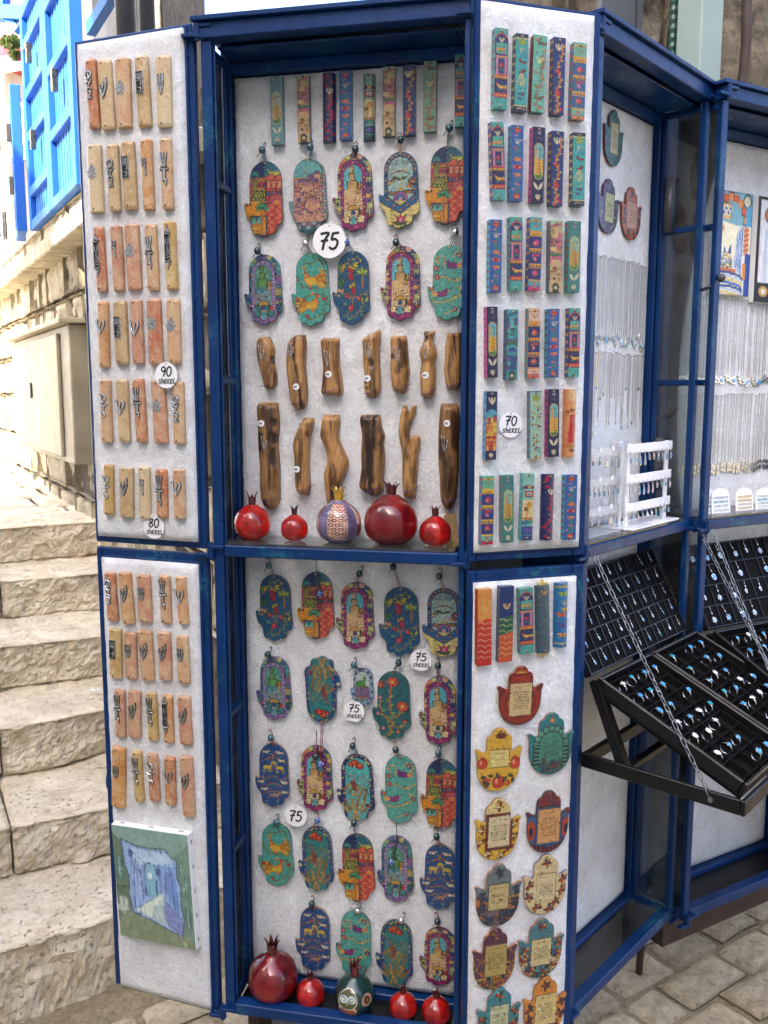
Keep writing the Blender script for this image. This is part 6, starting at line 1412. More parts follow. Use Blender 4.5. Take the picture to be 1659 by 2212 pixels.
# hanging plaques
HW, HH = .093, .172
SH_H = shape('hamsa', HAMSA, HW, HH, .00095); SH_B = shape('bless', BLESS, .11, .141, .0011)
HAM = {'orange city': (h_city_orange, '#5a2a1a'), 'peach domed city': (h_domes_peach, '#2a4a50'), 'stone tower': (h_tower, '#4a1a3a'), 'blue and yellow eye': (h_eye_yellow, '#5a4a2a'), 'teal and lilac city': (h_teal_city, '#5a4a7a'), 'turquoise phoenix': (h_phoenix, '#2a6a64'), 'navy fruit': (h_fruit, '#8a6a44'),
 'purple bird': (h_purple_bird, '#2f6a68'), 'teal wheat': (h_wheat, '#22405e'), 'navy edged wheat': (lambda: h_wheat('#20306e', '#58c0c4', '#e0d46a'), '#1a2244'), 'small lilac': (h_small, '#4a5a8a'), 'flowering tree': (h_tree, '#3a4a34'), 'golden deer': (h_deer, '#b08a5a')}
HME = {}
def put_hamsa(fr, wb, box, kind, where, bead=None, cord='cord', bi=0, up=False, T=.006):
    if kind not in HME: f, e = HAM[kind]; HME[kind] = plate_mesh('board', SH_H, f().busy(340, len(HME)+5, .055), T, e)
    (x0, y0), (x1, y1) = box; wf = wb+T+.004; cx, cy = (x0+x1)/2, (y0+y1)/2
    u, v = fr.hit(cx, cy, wf); ua, _ = fr.hit(x0, cy, wf); ub, _ = fr.hit(x1, cy, wf); _, va = fr.hit(cx, y0, wf); _, vb = fr.hit(cx, y1, wf); W, H = ub-ua, va-vb
    R = random.Random(int(cx*7+cy)); rot = R.uniform(-.025, .03)
    t = thing('painted_hamsa', f'{kind} hand shaped hanging plaque, {where}', 'wall plaque', fr.mat(u, v, wb+.003, rot, lean=-.012), 'painted hand shaped plaques')
    link('board', HME[kind], t, Matrix.Rotation(math.pi if up else 0, 4, 'Z') @ Matrix.Diagonal((W/HW, H/HH, 1, 1)))
    hole = Vector((W*.04, H*.475, T+.0015)) if not up else Vector((-W*.04, -H*.475, T+.0015))
    MB().tube([hole+Vector((.0016*math.cos(a), .0016*math.sin(a), -.001)) for a in np.linspace(0, 5.5, 8)], .0006, 5).obj('eyelet', M['brass'], t)
    if bead:
        bu, bv = fr.hit(*bead, wb+.012); inv = t.matrix_basis.inverted(); bp = inv @ fr.p(bu, bv, wb+.012); top = bp+Vector((R.uniform(-.004,.006), .014 if not up else -.004, -.006)); lo = hole+Vector((0, 0, .002))
        P = [lo, lo+(bp-lo)*.5+Vector((R.uniform(-.003,.003), 0, .001)), bp] if bp.y > lo.y+.006 or up else [Vector((lo.x, lo.y+.03, 0)), lo+Vector((.002,.005,.001)), bp]
        mb = MB().tube(cat3(P, 5), .0007, 5); mb.tube([p+Vector((.0028, 0, -.0004)) for p in cat3([hole]+P[1:], 5)], .0007, 5)
        mb.tube(cat3([bp, (bp+top)*.5+Vector((.003,0,0)), top, top+Vector((-.004,-.004,0))], 5), .0009, 5); mb.tube(cat3([bp, bp+Vector((-.006,-.007,.001)), bp+Vector((-.009,-.012,.0))], 4), .0007, 5)
        mb.obj('cord', M[cord], t); link('bead', BEADS[bi], t, Matrix.Translation(bp))
    return t
def bx2(z, x0, y0, x1, y1): return (z(x0, y0), z(x1, y1))
UP = [[((243,955,470,1408),'orange city',(350,890),'cord',0),((505,938,735,1390),'peach domed city',(635,872),'cord',0),((765,910,1010,1375),'stone tower',(903,885),'cordred',1),((1040,900,1282,1355),'blue and yellow eye',(1172,830),'cordtan',1),((1315,865,1560,1335),'orange city',(1460,760),'cord',0)],
 [((240,1510,468,1930),'teal and lilac city',(322,1490),'cord',1),((520,1500,750,1935),'turquoise phoenix',(608,1445),'cord',3),((765,1490,990,1930),'navy fruit',(850,1440),'cord',2),((1050,1460,1292,1905),'stone tower',(1145,1440),'cordred',1),((1330,1455,1570,1900),'purple bird',(1497,1380),'cord',3)]]
for r, row in enumerate(UP):
    for i, (b, k, bd, c, bi) in enumerate(row): put_hamsa(FA, AW, bx2(Z2, *b), k, f'{ORD[i]} in {["upper", "second"][r]} plaque row, upper centre cabinet', Z2(*bd), c, bi)
price_tag(FA, *Z2(750,1430), 35.5, AW+.017, ['75'], 'large round white tag reading 75 in the upper centre cabinet')
LOW = [[(bx2(Z5,308,1605,525,1998),'navy fruit',Z5(390,1548),'cord',0),(bx2(Z5,555,1590,775,1988),'orange city',Z5(692,1718),'cord',2),(bx2(Z5,785,1650,1015,2048),'stone tower',Z5(928,1598),'cordred',1),(bx2(Z5,1040,1680,1285,2087),'navy fruit',Z5(1128,1557),'cordred',1),(bx2(Z5,1298,1685,1540,2093),'blue and yellow eye',Z5(1402,1612),'cordtan',0)],
 [(bx2(Z8,280,255,468,592),'teal and lilac city',Z8(345,240),'cord',1),None,(bx2(Z8,783,315,908,520),'small lilac',Z8(805,298),'cord',0),(bx2(Z8,900,335,1108,695),'flowering tree',Z8(1043,285),'cord',1),(bx2(Z8,1150,360,1355,722),'stone tower',Z8(1253,300),'cordred',1)],
 [(bx2(Z8,275,718,458,1055),'golden deer',Z8(362,685),'cordred',0),(bx2(Z8,497,730,690,1080),'stone tower',Z8(600,785),'cordred',1),(bx2(Z8,710,778,913,1130),'navy edged wheat',Z8(798,728),'cord',1),(bx2(Z8,943,785,1143,1140),'purple bird',Z8(1027,748),'cordtan',1),(bx2(Z8,1160,805,1360,1173),'orange city',Z8(1255,768),'cord',0)],
 [(bx2(Z8,290,1148,478,1478),'turquoise phoenix',Z8(392,1135),'cord',0),(bx2(Z8,503,1165,693,1507),'teal wheat',Z8(610,1125),'cordred',2),(bx2(Z8,715,1205,915,1563),'orange city',Z8(805,1140),'cord',1),(bx2(Z8,925,1215,1123,1565),'teal and lilac city',Z8(1005,1350),'cord',2),(bx2(Z8,1155,1258,1350,1605),'golden deer',Z8(1245,1213),'cordred',1)],
 [None,(bx2(Z8,490,1592,678,1930),'golden deer',Z8(580,1570),'cordred',1),(bx2(Z8,705,1615,898,1955),'purple bird',Z8(825,1610),'cord',3),(bx2(Z8,918,1665,1120,2010),'teal wheat',Z8(1058,1660),'cordred',3),(bx2(Z8,1152,1705,1350,2010),'stone tower',Z8(1250,1665),'cordred',1)]]
for r, row in enumerate(LOW):
    for i, q in enumerate(row):
        if q: put_hamsa(FA, AW, q[0], q[1], f'{ORD[i]} in {ORD[r]} row, lower centre cabinet', q[2], q[3], q[4])
put_hamsa(FA, AW, bx2(Z8,540,255,733,607), 'teal wheat', 'hung upside down in second row, lower centre cabinet', Z8(627,828), 'cordred', 2, True)
price_tag(FA, *Z8(1162,270), 23.5, AW+.013, ['75', 'shEKEL'], 'round white tag reading 75 shekel under the eye plaque')
price_tag(FA, *Z8(805,543), 22.5, AW+.013, ['75', 'shEKEL'], 'round white tag reading 75 shekel under the small lilac plaque')
price_tag(FA, *Z8(495,1100), 23.5, AW+.013, ['75'], 'small round white tag reading only 75 in lower centre cabinet')
# blessing plaques
BL = {'maroon ringed': (lambda: bless('#7a2420', (.27,.36,.75,1.06), '#e2c892', '', rings=['#7a2420','#a83424','#8a2a20','#d0682c','#e8a038','#f0c050'], seed=1), '#c8a878'),
 'yellow pomegranate': (lambda: bless('#f0bc3c', (.30,.42,.72,.78), '#f0dc8a', 'poms', txt='#d88a5a', seed=2), '#b08a4a'), 'teal stone arch': (lambda: bless('#2f8a94', None, decor='arch', seed=3), '#8a6a4a'),
 'yellow blossom': (lambda: bless('#f2c43a', (.29,.36,.76,1.0), '#ecdcae', 'leaves', ('#f6e6b4','#e8a82c','#a02a34'), frame='#9a2a34', top='#f0d890', seed=4), '#b0843c'),
 'striped orange and navy': (lambda: bless('#a8402c', (.27,.36,.76,1.06), '#eab072', '', stripes='#26284a', frame='#3f6a9a', seed=5), '#4a2a2a'),
 'grey street': (lambda: bless('#76848a', (.29,.40,.72,.92), '#d8c48c', 'leaves', ('#3a4a6a','#2f3f56','#5a4a6a'), city=['#5a6a72','#c89a5a','#8a7a86','#3f5a7a','#a8784a'], seed=6), '#c88a62'),
 'cream and purple leaf': (lambda: bless('#ecd8a4', (.30,.40,.72,.98), '#eedcae', 'leaves', ('#a02a34','#4a4a6a','#d8842c'), seed=7), '#8a7a94'),
 'plum city': (lambda: bless('#6a3a52', (.28,.34,.76,.98), '#c8b068', 'leaves', ('#8a5a6a','#5a2a3a','#c8842c'), city=['#d8843c','#7a4a72','#c8a85a','#a8543c','#8a8a5a'], seed=8), '#c8885a'),
 'slate blue fish': (lambda: bless('#4f8a9a', (.28,.42,.72,1.0), '#e4d29a', 'leaves', ('#a02a34','#e0a83c','#22405e'), city=['#3f6a8a','#e0a85a','#c8603a','#5aa0a8','#e4d0a0'], seed=9), '#b8846a'),
 'aqua blossom': (lambda: bless('#3f96a4', (.30,.36,.72,1.0), '#dce2b4', 'leaves', ('#c82a34','#e88a4a','#2f5a3a'), seed=10), '#8a7a5a'),
 'orange autumn leaf': (lambda: bless('#e8983a', (.28,.36,.76,1.0), '#f0d894', 'leaves', ('#6a2a34','#a83a2c','#3a3a5a'), seed=11), '#a8642c'),
 'green marbled': (lambda: bless('#2f7a70', (.32,.30,.70,1.0), '#dccb92', 'leaves', ('#7a2a44','#4a9a8a','#22405e'), seed=12), '#7a2a3a'), 'purple marbled': (lambda: bless('#5a3a66', (.34,.34,.74,1.0), '#ccd08e', 'leaves', ('#3f7a86','#a03a4a','#8fb09a'), seed=13), '#5a2a4a'),
 'orange zigzag': (lambda: bless('#c8602a', (.28,.36,.74,1.0), '#e0a880', 'leaves', ('#22282e','#e89a44','#3a2a2a'), seed=14), '#8a4a2a')}
def put_bless(fr, wb, box, kind, where, rot=0.0, T=.005):
    f, e = BL[kind]; me = plate_mesh('board', SH_B, f().busy(130, len(kind), .04), T, e); (x0, y0), (x1, y1) = box; cx, cy = (x0+x1)/2, (y0+y1)/2; wf = wb+T
    u, v = fr.hit(cx, cy, wf); ua, _ = fr.hit(x0, cy, wf); ub, _ = fr.hit(x1, cy, wf); _, va = fr.hit(cx, y0, wf); _, vb = fr.hit(cx, y1, wf)
    t = thing('blessing_plaque', f'{kind} hand shaped blessing plaque, {where}', 'wall plaque', fr.mat(u, v, wb+.001, rot), 'hand shaped blessing plaques')
    link('board', me, t, Matrix.Diagonal(((ub-ua)/.11, (va-vb)/.141, 1, 1))); link('nail', NAIL, t, Matrix.Translation((0, (va-vb)*.46, T)))
for b, k, wh in [((213,303,460,618),'maroon ringed','alone under the painted cases'),((97,635,348,970),'yellow pomegranate','left column of lower right door'),((377,553,625,882),'teal stone arch','right column of lower right door'),((93,1010,340,1338),'yellow blossom','left column of lower right door'),((367,970,605,1298),'striped orange and navy','right column of lower right door'),((93,1362,345,1692),'grey street','left column of lower right door'),((350,1310,592,1625),'cream and purple leaf','right column of lower right door'),((80,1703,320,2028),'plum city','left column of lower right door'),((325,1652,570,1965),'slate blue fish','right column of lower right door'),((103,2020,340,2340),'aqua blossom','bottom left of lower right door'),((350,1962,583,2285),'orange autumn leaf','bottom right of lower right door')]:
    put_bless(FR, VW, bx2(Z9, *b), k, wh, -.03)
BW = -DB
put_bless(FB, BW, bx2(Z3,785,583,888,892), 'green marbled', 'highest on the velvet of the earring cabinet', -.04); put_bless(FB, BW, bx2(Z3,750,952,865,1252), 'purple marbled', 'lower left on the velvet of the earring cabinet', -.03); put_bless(FB, BW, bx2(Z3,875,997,985,1285), 'orange zigzag', 'lower right on the velvet of the earring cabinet', .02)
# ------------------------------------------------------------------ carved olive wood cases
def loft(mb, cols, rows, W, H, Dp, cracks, seed, n=18, m=46, y_top=0.0):
    from mathutils import noise
    ys = [r[0] for r in rows]; xl = [r[1] for r in rows]; xr = [r[2] for r in rows]; b = len(mb.v); off = Vector((seed*2.7, seed*1.1, 0))
    T = np.linspace(ys[0], ys[-1], m)
    sm = np.array([1, 2, 3, 2, 1])/9.
    L = np.interp(T, ys, xl); Rr = np.interp(T, ys, xr); L = np.convolve(np.pad(L, 2, 'edge'), sm, 'valid'); Rr = np.convolve(np.pad(Rr, 2, 'edge'), sm, 'valid')
    for j in range(m):
        y = H/2-T[j]*H; c = ((L[j]+Rr[j])/2-.5)*W; hw = (Rr[j]-L[j])/2*W; e = min(1, min(j, m-1-j)/3.0+.35)
        for i in range(n+1):
            a = math.pi*i/n; x = c-hw*math.cos(a); z = Dp*(.30+.70*math.sin(a)**.8)*e*(.75+.5*hw/(W*.45)) if 0 < i < n else 0.0
            nz = noise.noise(Vector((x*70, y*28, 0))+off)*.0016+noise.noise(Vector((x*200, y*60, 3))+off)*.0005
            k = 1.0; nx_, ny_ = x/W+.5, .5-y/H
            for P, wd, dk in cracks:
                dmin = 9
                for (ax, ay), (bx, by) in zip(P[:-1], P[1:]):
                    ax, bx = ax*W, bx*W; ay, by = ay*H, by*H; px, py = nx_*W, ny_*H; dx, dy = bx-ax, by-ay; q = dx*dx+dy*dy+1e-12; t = max(0, min(1, ((px-ax)*dx+(py-ay)*dy)/q)); dmin = min(dmin, math.hypot(px-ax-t*dx, py-ay-t*dy))
                dmin += noise.noise(Vector((x*220, y*90, 9))+off)*.0016; f = max(0, min(1, (wd-dmin)/.0014)); k = min(k, 1-dk*f); nz -= .0022*f*(1 if dk > .7 else .3)
            mb.v.append((x+nz*.5, y, max(0, z+nz))); cols.append((k, k*.92+.0, k*.88) if k < .999 else (1, 1, 1))
    for j in range(m-1):
        for i in range(n): p = b+j*(n+1)+i; mb.q(p, p+n+1, p+n+2, p+1)
    mb.q(*[b+i for i in range(n+1)][::1]); mb.q(*[b+(m-1)*(n+1)+n-i for i in range(n+1)])
WSHIN = MB()
for P in ([(-.004,.013),(-.003,0),(.0005,-.014)], [(.0005,.011),(.0005,0),(.0008,-.012)], [(.006,.005),(.0045,-.006),(.001,-.014)]): WSHIN.ribbon([tuple(q) for q in cat3(P, 5)], .0016, .0, .0012)
WSHIN = WSHIN.mesh('shin_letter', M['pewter'], smooth=True)
def put_wood(i, box, lofts, cracks, label, sticker=None, shin=None, seed=1, txt='n40', D=.019, tagc=False, tone=1.0):
    (x0, y0), (x1, y1) = box; wf = AW+.012; cx, cy = (x0+x1)/2, (y0+y1)/2; u, v = FA.hit(cx, cy, wf); ua, _ = FA.hit(x0, cy, wf); ub, _ = FA.hit(x1, cy, wf); _, va = FA.hit(cx, y0, wf); _, vb = FA.hit(cx, y1, wf); W, H = ub-ua, va-vb
    t = thing('olive_wood_mezuzah', label, 'mezuzah', FA.mat(u, v, AW), 'carved olive wood mezuzah cases'); mb = MB(); cols = []
    for k, rows in enumerate(lofts): loft(mb, cols, rows, W, H, D*(1 if k == 0 else .85), cracks, seed+k*.37)
    me = mb.mesh('body', M['wood'], smooth=True); set_col(me, np.array(cols)*np.array((tone, tone*.95, tone*.9))); link('body', me, t)
    def zat(x, y):                                         # height of the carved face at a point
        b = max((q[2] for q in mb.v if abs(q[0]-x) < .006 and abs(q[1]-y) < .006), default=D); return b
    loc = lambda p: ((p[0]-.5)*W, (.5-p[1])*H)
    if sticker:
        x, y = loc(sticker); s = MB().lathe([(.0058,0),(.0058,.0005)], 24, 'z').obj('price_sticker', M['card'], t, Matrix.Translation((x, y, zat(x, y)+.0004))); w_ = MB(); writing(txt, -.0042, -.002, .004, .0006, .0006, w_, .42, .12); w_.obj('handwriting', M['greym'], s)
    if shin: x, y = loc(shin); link('shin_letter', WSHIN, t, Matrix.Translation((x, y, zat(x, y)-.0004)))
    for p in ((.45, .07), (.5, .93)): x, y = loc(p); link('nail', NAIL, t, Matrix.Translation((x, y, zat(x, y)-.0003)) @ Matrix.Scale(.7, 4))
    x, y = loc((.55, .90)); z = zat(x, y); MB().tube(cat3([(x-.012, y-.004, z+.0006), (x, y-.002, z+.0012), (x+W*.3, y+.003, z*.8), (x+W*.42, y+.006, .002)], 5), .0005, 5).obj('thread', M['purple'], t)
    if tagc: g = MB().prism([(-.011,-.052),(.011,-.052),(.011,0),(.007,.006),(-.007,.006),(-.011,0)], 0, .0008).obj('cardboard_tag', M['kraft'], t, Matrix.Translation((W*.1, -H/2-.012, .012)) @ Matrix.Rotation(.12, 4, 'Z')); MB().tube([(0,.004,.001),(.002,.02,.002)], .0005, 5).obj('string', M['purple'], g)
W1 = [((313,190,432,505),[[(0,.15,.62),(.08,.06,.72),(.2,.02,.9),(.4,.06,.86),(.55,.16,.9),(.7,.24,1.0),(.9,.34,.96),(1,.46,.78)]],[([(.85,.4),(.88,.5)],.004,.8),([(.4,.3),(.35,.36)],.002,.7)],None,(.35,.3),'short bent'),
 ((490,180,613,625),[[(0,.5,.92),(.06,.2,.95),(.15,.08,.96),(.3,.02,.9),(.5,.04,.92),(.7,.12,1.0),(.88,.2,.98),(.96,.3,.88),(1,.45,.72)]],[([(.5,.03),(.5,.3),(.62,.5),(.72,.7),(.78,.95)],.0035,.9)],(.58,.69),(.32,.2),'long black-cracked'),
 ((695,197,825,540),[[(0,.08,.82),(.04,.0,.84),(.2,.05,.82),(.5,.12,.85),(.8,.06,.98),(.95,.0,1.0),(1,.1,.9)]],[([(.8,.1),(.78,.5),(.85,.8)],.003,.5)],(.45,.63),(.37,.35),'square cut'),
 ((935,150,1050,555),[[(0,.88,.98),(.06,.55,1.0),(.13,.02,1.0),(.25,.1,.92),(.5,.12,.95),(.65,.2,.98),(.85,.15,1.0),(.95,.22,.95),(1,.4,.62)]],[([(.6,.46),(.62,.52)],.005,.85),([(.3,.7),(.28,.76)],.004,.8),([(.35,.84),(.42,.86)],.003,.8)],(.42,.71),(.45,.3),'slant topped'),
 ((1110,183,1225,528),[[(0,.05,.75),(.06,.0,.85),(.3,.03,.9),(.5,.0,.95),(.65,.02,1.0),(.85,.08,.88),(.95,.15,.85),(1,.4,.7)]],[([(.15,.34),(.17,.36)],.005,.85),([(.75,.15),(.8,.45),(.5,.55),(.45,.62)],.006,.6)],None,(.38,.32),'dark knotted'),
 ((1278,157,1385,560),[[(0,.26,.88),(.05,.3,.8),(.12,.38,.68),(.18,.2,.82),(.28,.04,.98),(.36,.05,1.0),(.42,.15,.9),(.46,.2,.86),(.6,.1,.96),(.8,.08,.92),(.95,.15,.85),(1,.35,.65)]],[([(.4,.02),(.42,.12)],.006,.75)],(.45,.65),(.42,.3),'crowned fruit shaped'),
 ((1428,165,1540,508),[[(0,.1,.9),(.08,.15,.85),(.2,.08,.9),(.5,.05,.95),(.65,.0,1.0),(.9,.12,.9),(1,.3,.7)]],[([(.6,.0),(.62,.35)],.002,.8)],None,None,'half hidden notched')]
for i, (b, lo, cr, stk, sh, nm) in enumerate(W1): put_wood(i, bx2(Z5, *b), lo, cr, f'{nm} olive wood mezuzah case, {ORD[i]} in the upper wood row', stk, sh, i+1, 'n60' if i in (1, 5) else 'n40', tone=(1.1, 1.15, 1, 1.1, 1, 1.2, 1.15)[i])
W2 = [((322,583,450,1220),[[(0,.05,.9),(.03,.0,.95),(.2,.06,1.0),(.4,.05,.92),(.6,.12,.96),(.8,.1,.98),(.93,.15,.95),(1,.38,.7)]],[([(.4,.05),(.42,.06)],.006,.85),([(.85,.16),(.86,.2)],.005,.8),([(.25,.3),(.24,.42)],.006,.75),([(.85,.3),(.82,.36)],.006,.85),([(.78,.44),(.8,.56)],.005,.85),([(.4,.93),(.42,.95)],.006,.85),([(.6,.3),(.65,.8)],.003,.5)],(.33,.19),(.42,.37),'long dark streaked'),
 ((532,675,655,1135),[[(0,.5,1.0),(.06,.42,.98),(.14,.25,.95),(.25,.08,.8),(.35,.0,.78),(.5,.06,.75),(.7,.08,.74),(.9,.1,.8),(1,.28,.68)]],[([(.3,.1),(.28,.12)],.003,.7),([(.75,.18),(.78,.2)],.004,.7)],(.28,.65),None,'smooth beaked'),
 ((690,657,860,1200),[[(0,.12,.65),(.05,.1,.72),(.15,.05,.68),(.22,.0,.62),(.3,.12,.7),(.4,.25,.85),(.5,.28,1.0),(.58,.2,.98),(.66,.12,.85),(.75,.16,.75),(.85,.2,.65),(1,.25,.55)]],[([(.5,.85),(.45,1.0)],.006,.6)],None,None,'curved torso-like'),
 ((920,655,1080,1140),[[(0,.1,.75),(.04,.06,.8),(.15,.1,.85),(.25,.15,.98),(.35,.12,.9),(.5,.1,.98),(.65,.12,.95),(.8,.05,.9),(.9,.0,.95),(.97,.35,.85),(1,.5,.65)]],[([(.42,.0),(.46,.4),(.5,.7),(.55,1.0)],.006,.85),([(.66,.0),(.6,.4),(.56,.9)],.004,.92),([(.15,.05),(.18,.12)],.006,.8),([(.25,.7),(.3,.9)],.005,.5)],None,None,'split black-hearted'),
 ((1155,600,1287,1152),[[(0,.2,.34),(.06,.14,.45),(.15,.06,.55),(.3,.02,.48),(.42,.12,.56),(.55,.2,.9),(.8,.2,.85),(.95,.24,.82),(1,.3,.78)],[(.0,.6,.82),(.06,.5,.78),(.14,.34,.66),(.24,.2,.5)],[(.32,.66,.92),(.36,.56,1.0),(.44,.52,.97),(.54,.46,.88),(.62,.4,.8)]],[([(.4,.3),(.3,.5)],.002,.5),([(.7,.68),(.8,.8)],.006,.5)],None,None,'forked branch'),
 ((1390,590,1520,1220),[[(0,.15,.8),(.03,.1,.95),(.2,.05,1.0),(.4,.02,.95),(.6,.08,.98),(.8,.12,.9),(.93,.18,.85),(1,.38,.6)]],[([(.8,.1),(.85,.4)],.006,.7),([(.3,.35),(.25,.5)],.006,.75),([(.6,.5),(.65,.8)],.005,.6),([(.4,.55),(.7,.6)],.005,.7)],(.48,.18),(.35,.37),'long charred')]
for i, (b, lo, cr, stk, sh, nm) in enumerate(W2): put_wood(i, bx2(Z5, *b), lo, cr, f'{nm} olive wood mezuzah case, {ORD[i]} in the lower wood row', stk, sh, i+11, 'n80', .021, i == 5, (.65, 1.1, .95, .7, 1.05, .55)[i])

# ------------------------------------------------------------------ ceramic pomegranates
PT = np.linspace(0, 1, 41); _pt = [0,.03,.08,.18,.30,.45,.58,.70,.80,.88,.94,1.0]; _pr = [.42,.60,.76,.92,.99,1.0,.97,.89,.76,.58,.40,.26]
PR = np.interp(PT, _pt, _pr); PR = np.convolve(np.pad(PR, 2, 'edge'), np.array([1,2,3,2,1])/9., 'valid')
def pom_mesh(cfun, r, n=72, m=48, sq=.93):
    V = []; C = []; mb = MB()
    for j in range(m+1):
        t = j/m; a = math.pi*(.10+.86*t); rr = float(np.interp(t, PT, PR)); h = -1+1.80*t
        for k in range(n):
            th = 2*math.pi*k/n; lob = 1+.016*math.cos(6*th+.4)*math.sin(a)+.012*math.cos(2*th+1.7+3*t); V.append((rr*lob*r*math.cos(th), h*r, -rr*lob*r*math.sin(th))); C.append(cfun(th, t))
    mb.v = V
    for j in range(m):
        for k in range(n): k2 = (k+1) % n; mb.q(j*n+k, j*n+k2, (j+1)*n+k2, (j+1)*n+k)
    mb.q(*[n-1-k for k in range(n)]); mb.q(*[m*n+k for k in range(n)])
    me = mb.mesh('body', M['glaze'], smooth=True); set_col(me, np.array(C)); return me
def crown_mesh(r, h, n, mat, flare=1.35, seed=1):
    R = random.Random(seed); mb = MB(); mb.tube([(0, -.12*r, 0), (0, .15*r, 0), (0, .32*r, 0)], [r*.27, r*.19, r*.20], 16, cap=False)
    for k in range(n):
        a = 6.283*k/n+R.uniform(-.15, .15); d = Vector((math.cos(a), 0, math.sin(a))); s = Vector((-d.z, 0, d.x)); hh = h*R.uniform(.75, 1.15); P = []
        w = r*.60/n*2.1
        for t, ww, o in ((0, 1.0, .80), (.35, 1.05, .86), (.7, .75, 1.0*flare*.85), (1, .12, 1.25*flare)):
            c = d*r*.21*o+Vector((0, r*.22+hh*t, 0)); P += [c-s*w*ww*.5, c+d*r*.03, c+s*w*ww*.5, c-d*r*.035]
        b = len(mb.v); mb.v += [tuple(p) for p in P]
        for i in range(3):
            for q in range(4): mb.q(b+i*4+q, b+i*4+(q+1) % 4, b+(i+1)*4+(q+1) % 4, b+(i+1)*4+q)
        mb.q(b+12, b+13, b+14, b+15)
    return mb.mesh('crown', mat, smooth=False, bevel=0)
crm = simple('glazed_crown_brown', lin('#4a1a14'), .2, 0, .5, 60, Coat_Weight=.9); crg = simple('glazed_crown_gold', lin('#b08a1c'), .15, 0, .35, 60, Coat_Weight=1.0); crr = simple('glazed_crown_red', lin('#5e1612'), .18, 0, .4, 60, Coat_Weight=1.0)
def put_pom(fr, c, rpx, base, w, label, col, crown, n=6, crh=.55, seed=1, turn=0.0):
    u, v = fr.hit(*c, w); u2, _ = fr.hit(c[0]+rpx, c[1], w); r = abs(u2-u)*.965; cf = col if callable(col) else (lambda th, t: col)
    t = thing('ceramic_pomegranate', label, 'ornament', fr.mat(u, base, w), 'glazed ceramic pomegranates'); body = pom_mesh(cf, r, *((220, 140) if n in (7, 8) else (72, 48))); lowest = min(q.co.y for q in body.vertices); hi = max(q.co.y for q in body.vertices)
    link('body', body, t, Matrix.Translation((0, -lowest+.0006, 0)) @ Matrix.Rotation(turn, 4, 'Y')); link('crown', crown_mesh(r, r*crh, n, crown, 1.2, seed), t, Matrix.Translation((0, hi-lowest-.12*r, 0)))
RED = lin('#b8180f'); DRED = lin('#7e0c10')
def purple_art(th, t):
    d = (th-4.9+math.pi) % (2*math.pi)-math.pi; bg = lin('#6f6486')
    if abs(d) < .46 and .10 < t < .93:
        gx, gy = d/.30, t/.105; ix = round(gx-(.5 if int(gy) % 2 else 0))+(.5 if int(gy) % 2 else 0); rr = math.hypot((gx-ix), (gy-int(gy)-.5)*1.15)
        if rr < .2: return lin('#e8d0b0')
        if rr < .34: return lin('#8a2a24') if (int(gy)+int(ix*2)) % 3 else lin('#c89a3c')
        if rr < .46: return lin('#c8604a') if (int(gy*3)+int(ix*2)) % 2 else lin('#7a2a1c')
        return lin('#d8b8a8')
    e = (th-4.9-1.5+math.pi) % (2*math.pi)-math.pi; f = (th-4.9+1.5+math.pi) % (2*math.pi)-math.pi
    for g in (e, f):
        if abs(g) < .5: q = math.sin(t*9+g*3); return lin('#7a2a24') if q > .35 else (lin('#3f7a80') if q > -.2 else lin('#c8724a')) if abs(g) < .38 else lin('#d8c8b8')
    return bg
def owl_art(th, t):
    d = (th-4.55+math.pi) % (2*math.pi)-math.pi; y = t; g = lin('#123a34')
    for ex in (-.20, .24):
        rr = math.hypot((d-ex)*1.0, (y-.62)*2.3)
        if rr < .07: return lin('#e8e0a8')
        if rr < .12: return lin('#4a8a9a')
        if rr < .20: return lin('#b8d0d0')
        if rr < .225: return lin('#e8e0d0')
    if abs(d-.02) < .06*(1-(.56-y)/.12) and .46 < y < .56: return lin('#d8c8a0')
    hd = math.hypot(d/.55, (y-.60)/.26)
    if hd < 1.0: return lin('#5a5a34') if hd < .92 else lin('#d8d0b8')
    if abs(d) < .5 and y < .42: return lin('#a8603f') if abs(math.hypot(d/.62, (y-.1)/.34)-1) > .06 else lin('#d8d0b8')
    if .75 < d < 1.5: q = math.hypot((d-1.1)*1.2, (y-.55)*2.4); return lin('#b8704e') if .22 < q < .34 or q < .1 else (lin('#d8d0c0') if .34 < q < .38 else g)
    return g
GS = ZM+.0172
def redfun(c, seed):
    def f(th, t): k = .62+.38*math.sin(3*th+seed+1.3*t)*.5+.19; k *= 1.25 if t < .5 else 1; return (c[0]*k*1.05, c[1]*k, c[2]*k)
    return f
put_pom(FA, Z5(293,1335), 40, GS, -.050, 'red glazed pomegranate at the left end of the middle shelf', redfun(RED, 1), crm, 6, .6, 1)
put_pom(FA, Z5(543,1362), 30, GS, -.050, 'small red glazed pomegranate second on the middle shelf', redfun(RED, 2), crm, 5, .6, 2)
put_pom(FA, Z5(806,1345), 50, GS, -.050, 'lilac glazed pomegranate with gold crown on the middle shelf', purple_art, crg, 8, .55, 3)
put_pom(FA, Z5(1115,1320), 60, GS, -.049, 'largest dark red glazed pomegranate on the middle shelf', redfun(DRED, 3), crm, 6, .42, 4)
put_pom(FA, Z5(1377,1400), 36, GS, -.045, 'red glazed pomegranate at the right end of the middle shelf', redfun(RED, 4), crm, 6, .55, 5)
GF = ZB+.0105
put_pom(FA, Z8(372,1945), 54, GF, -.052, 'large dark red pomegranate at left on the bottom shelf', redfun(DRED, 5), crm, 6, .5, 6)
put_pom(FA, Z8(572,2035), 31, GF, -.044, 'small red pomegranate beside the large one on bottom shelf', redfun(RED, 6), crm, 5, .5, 7)
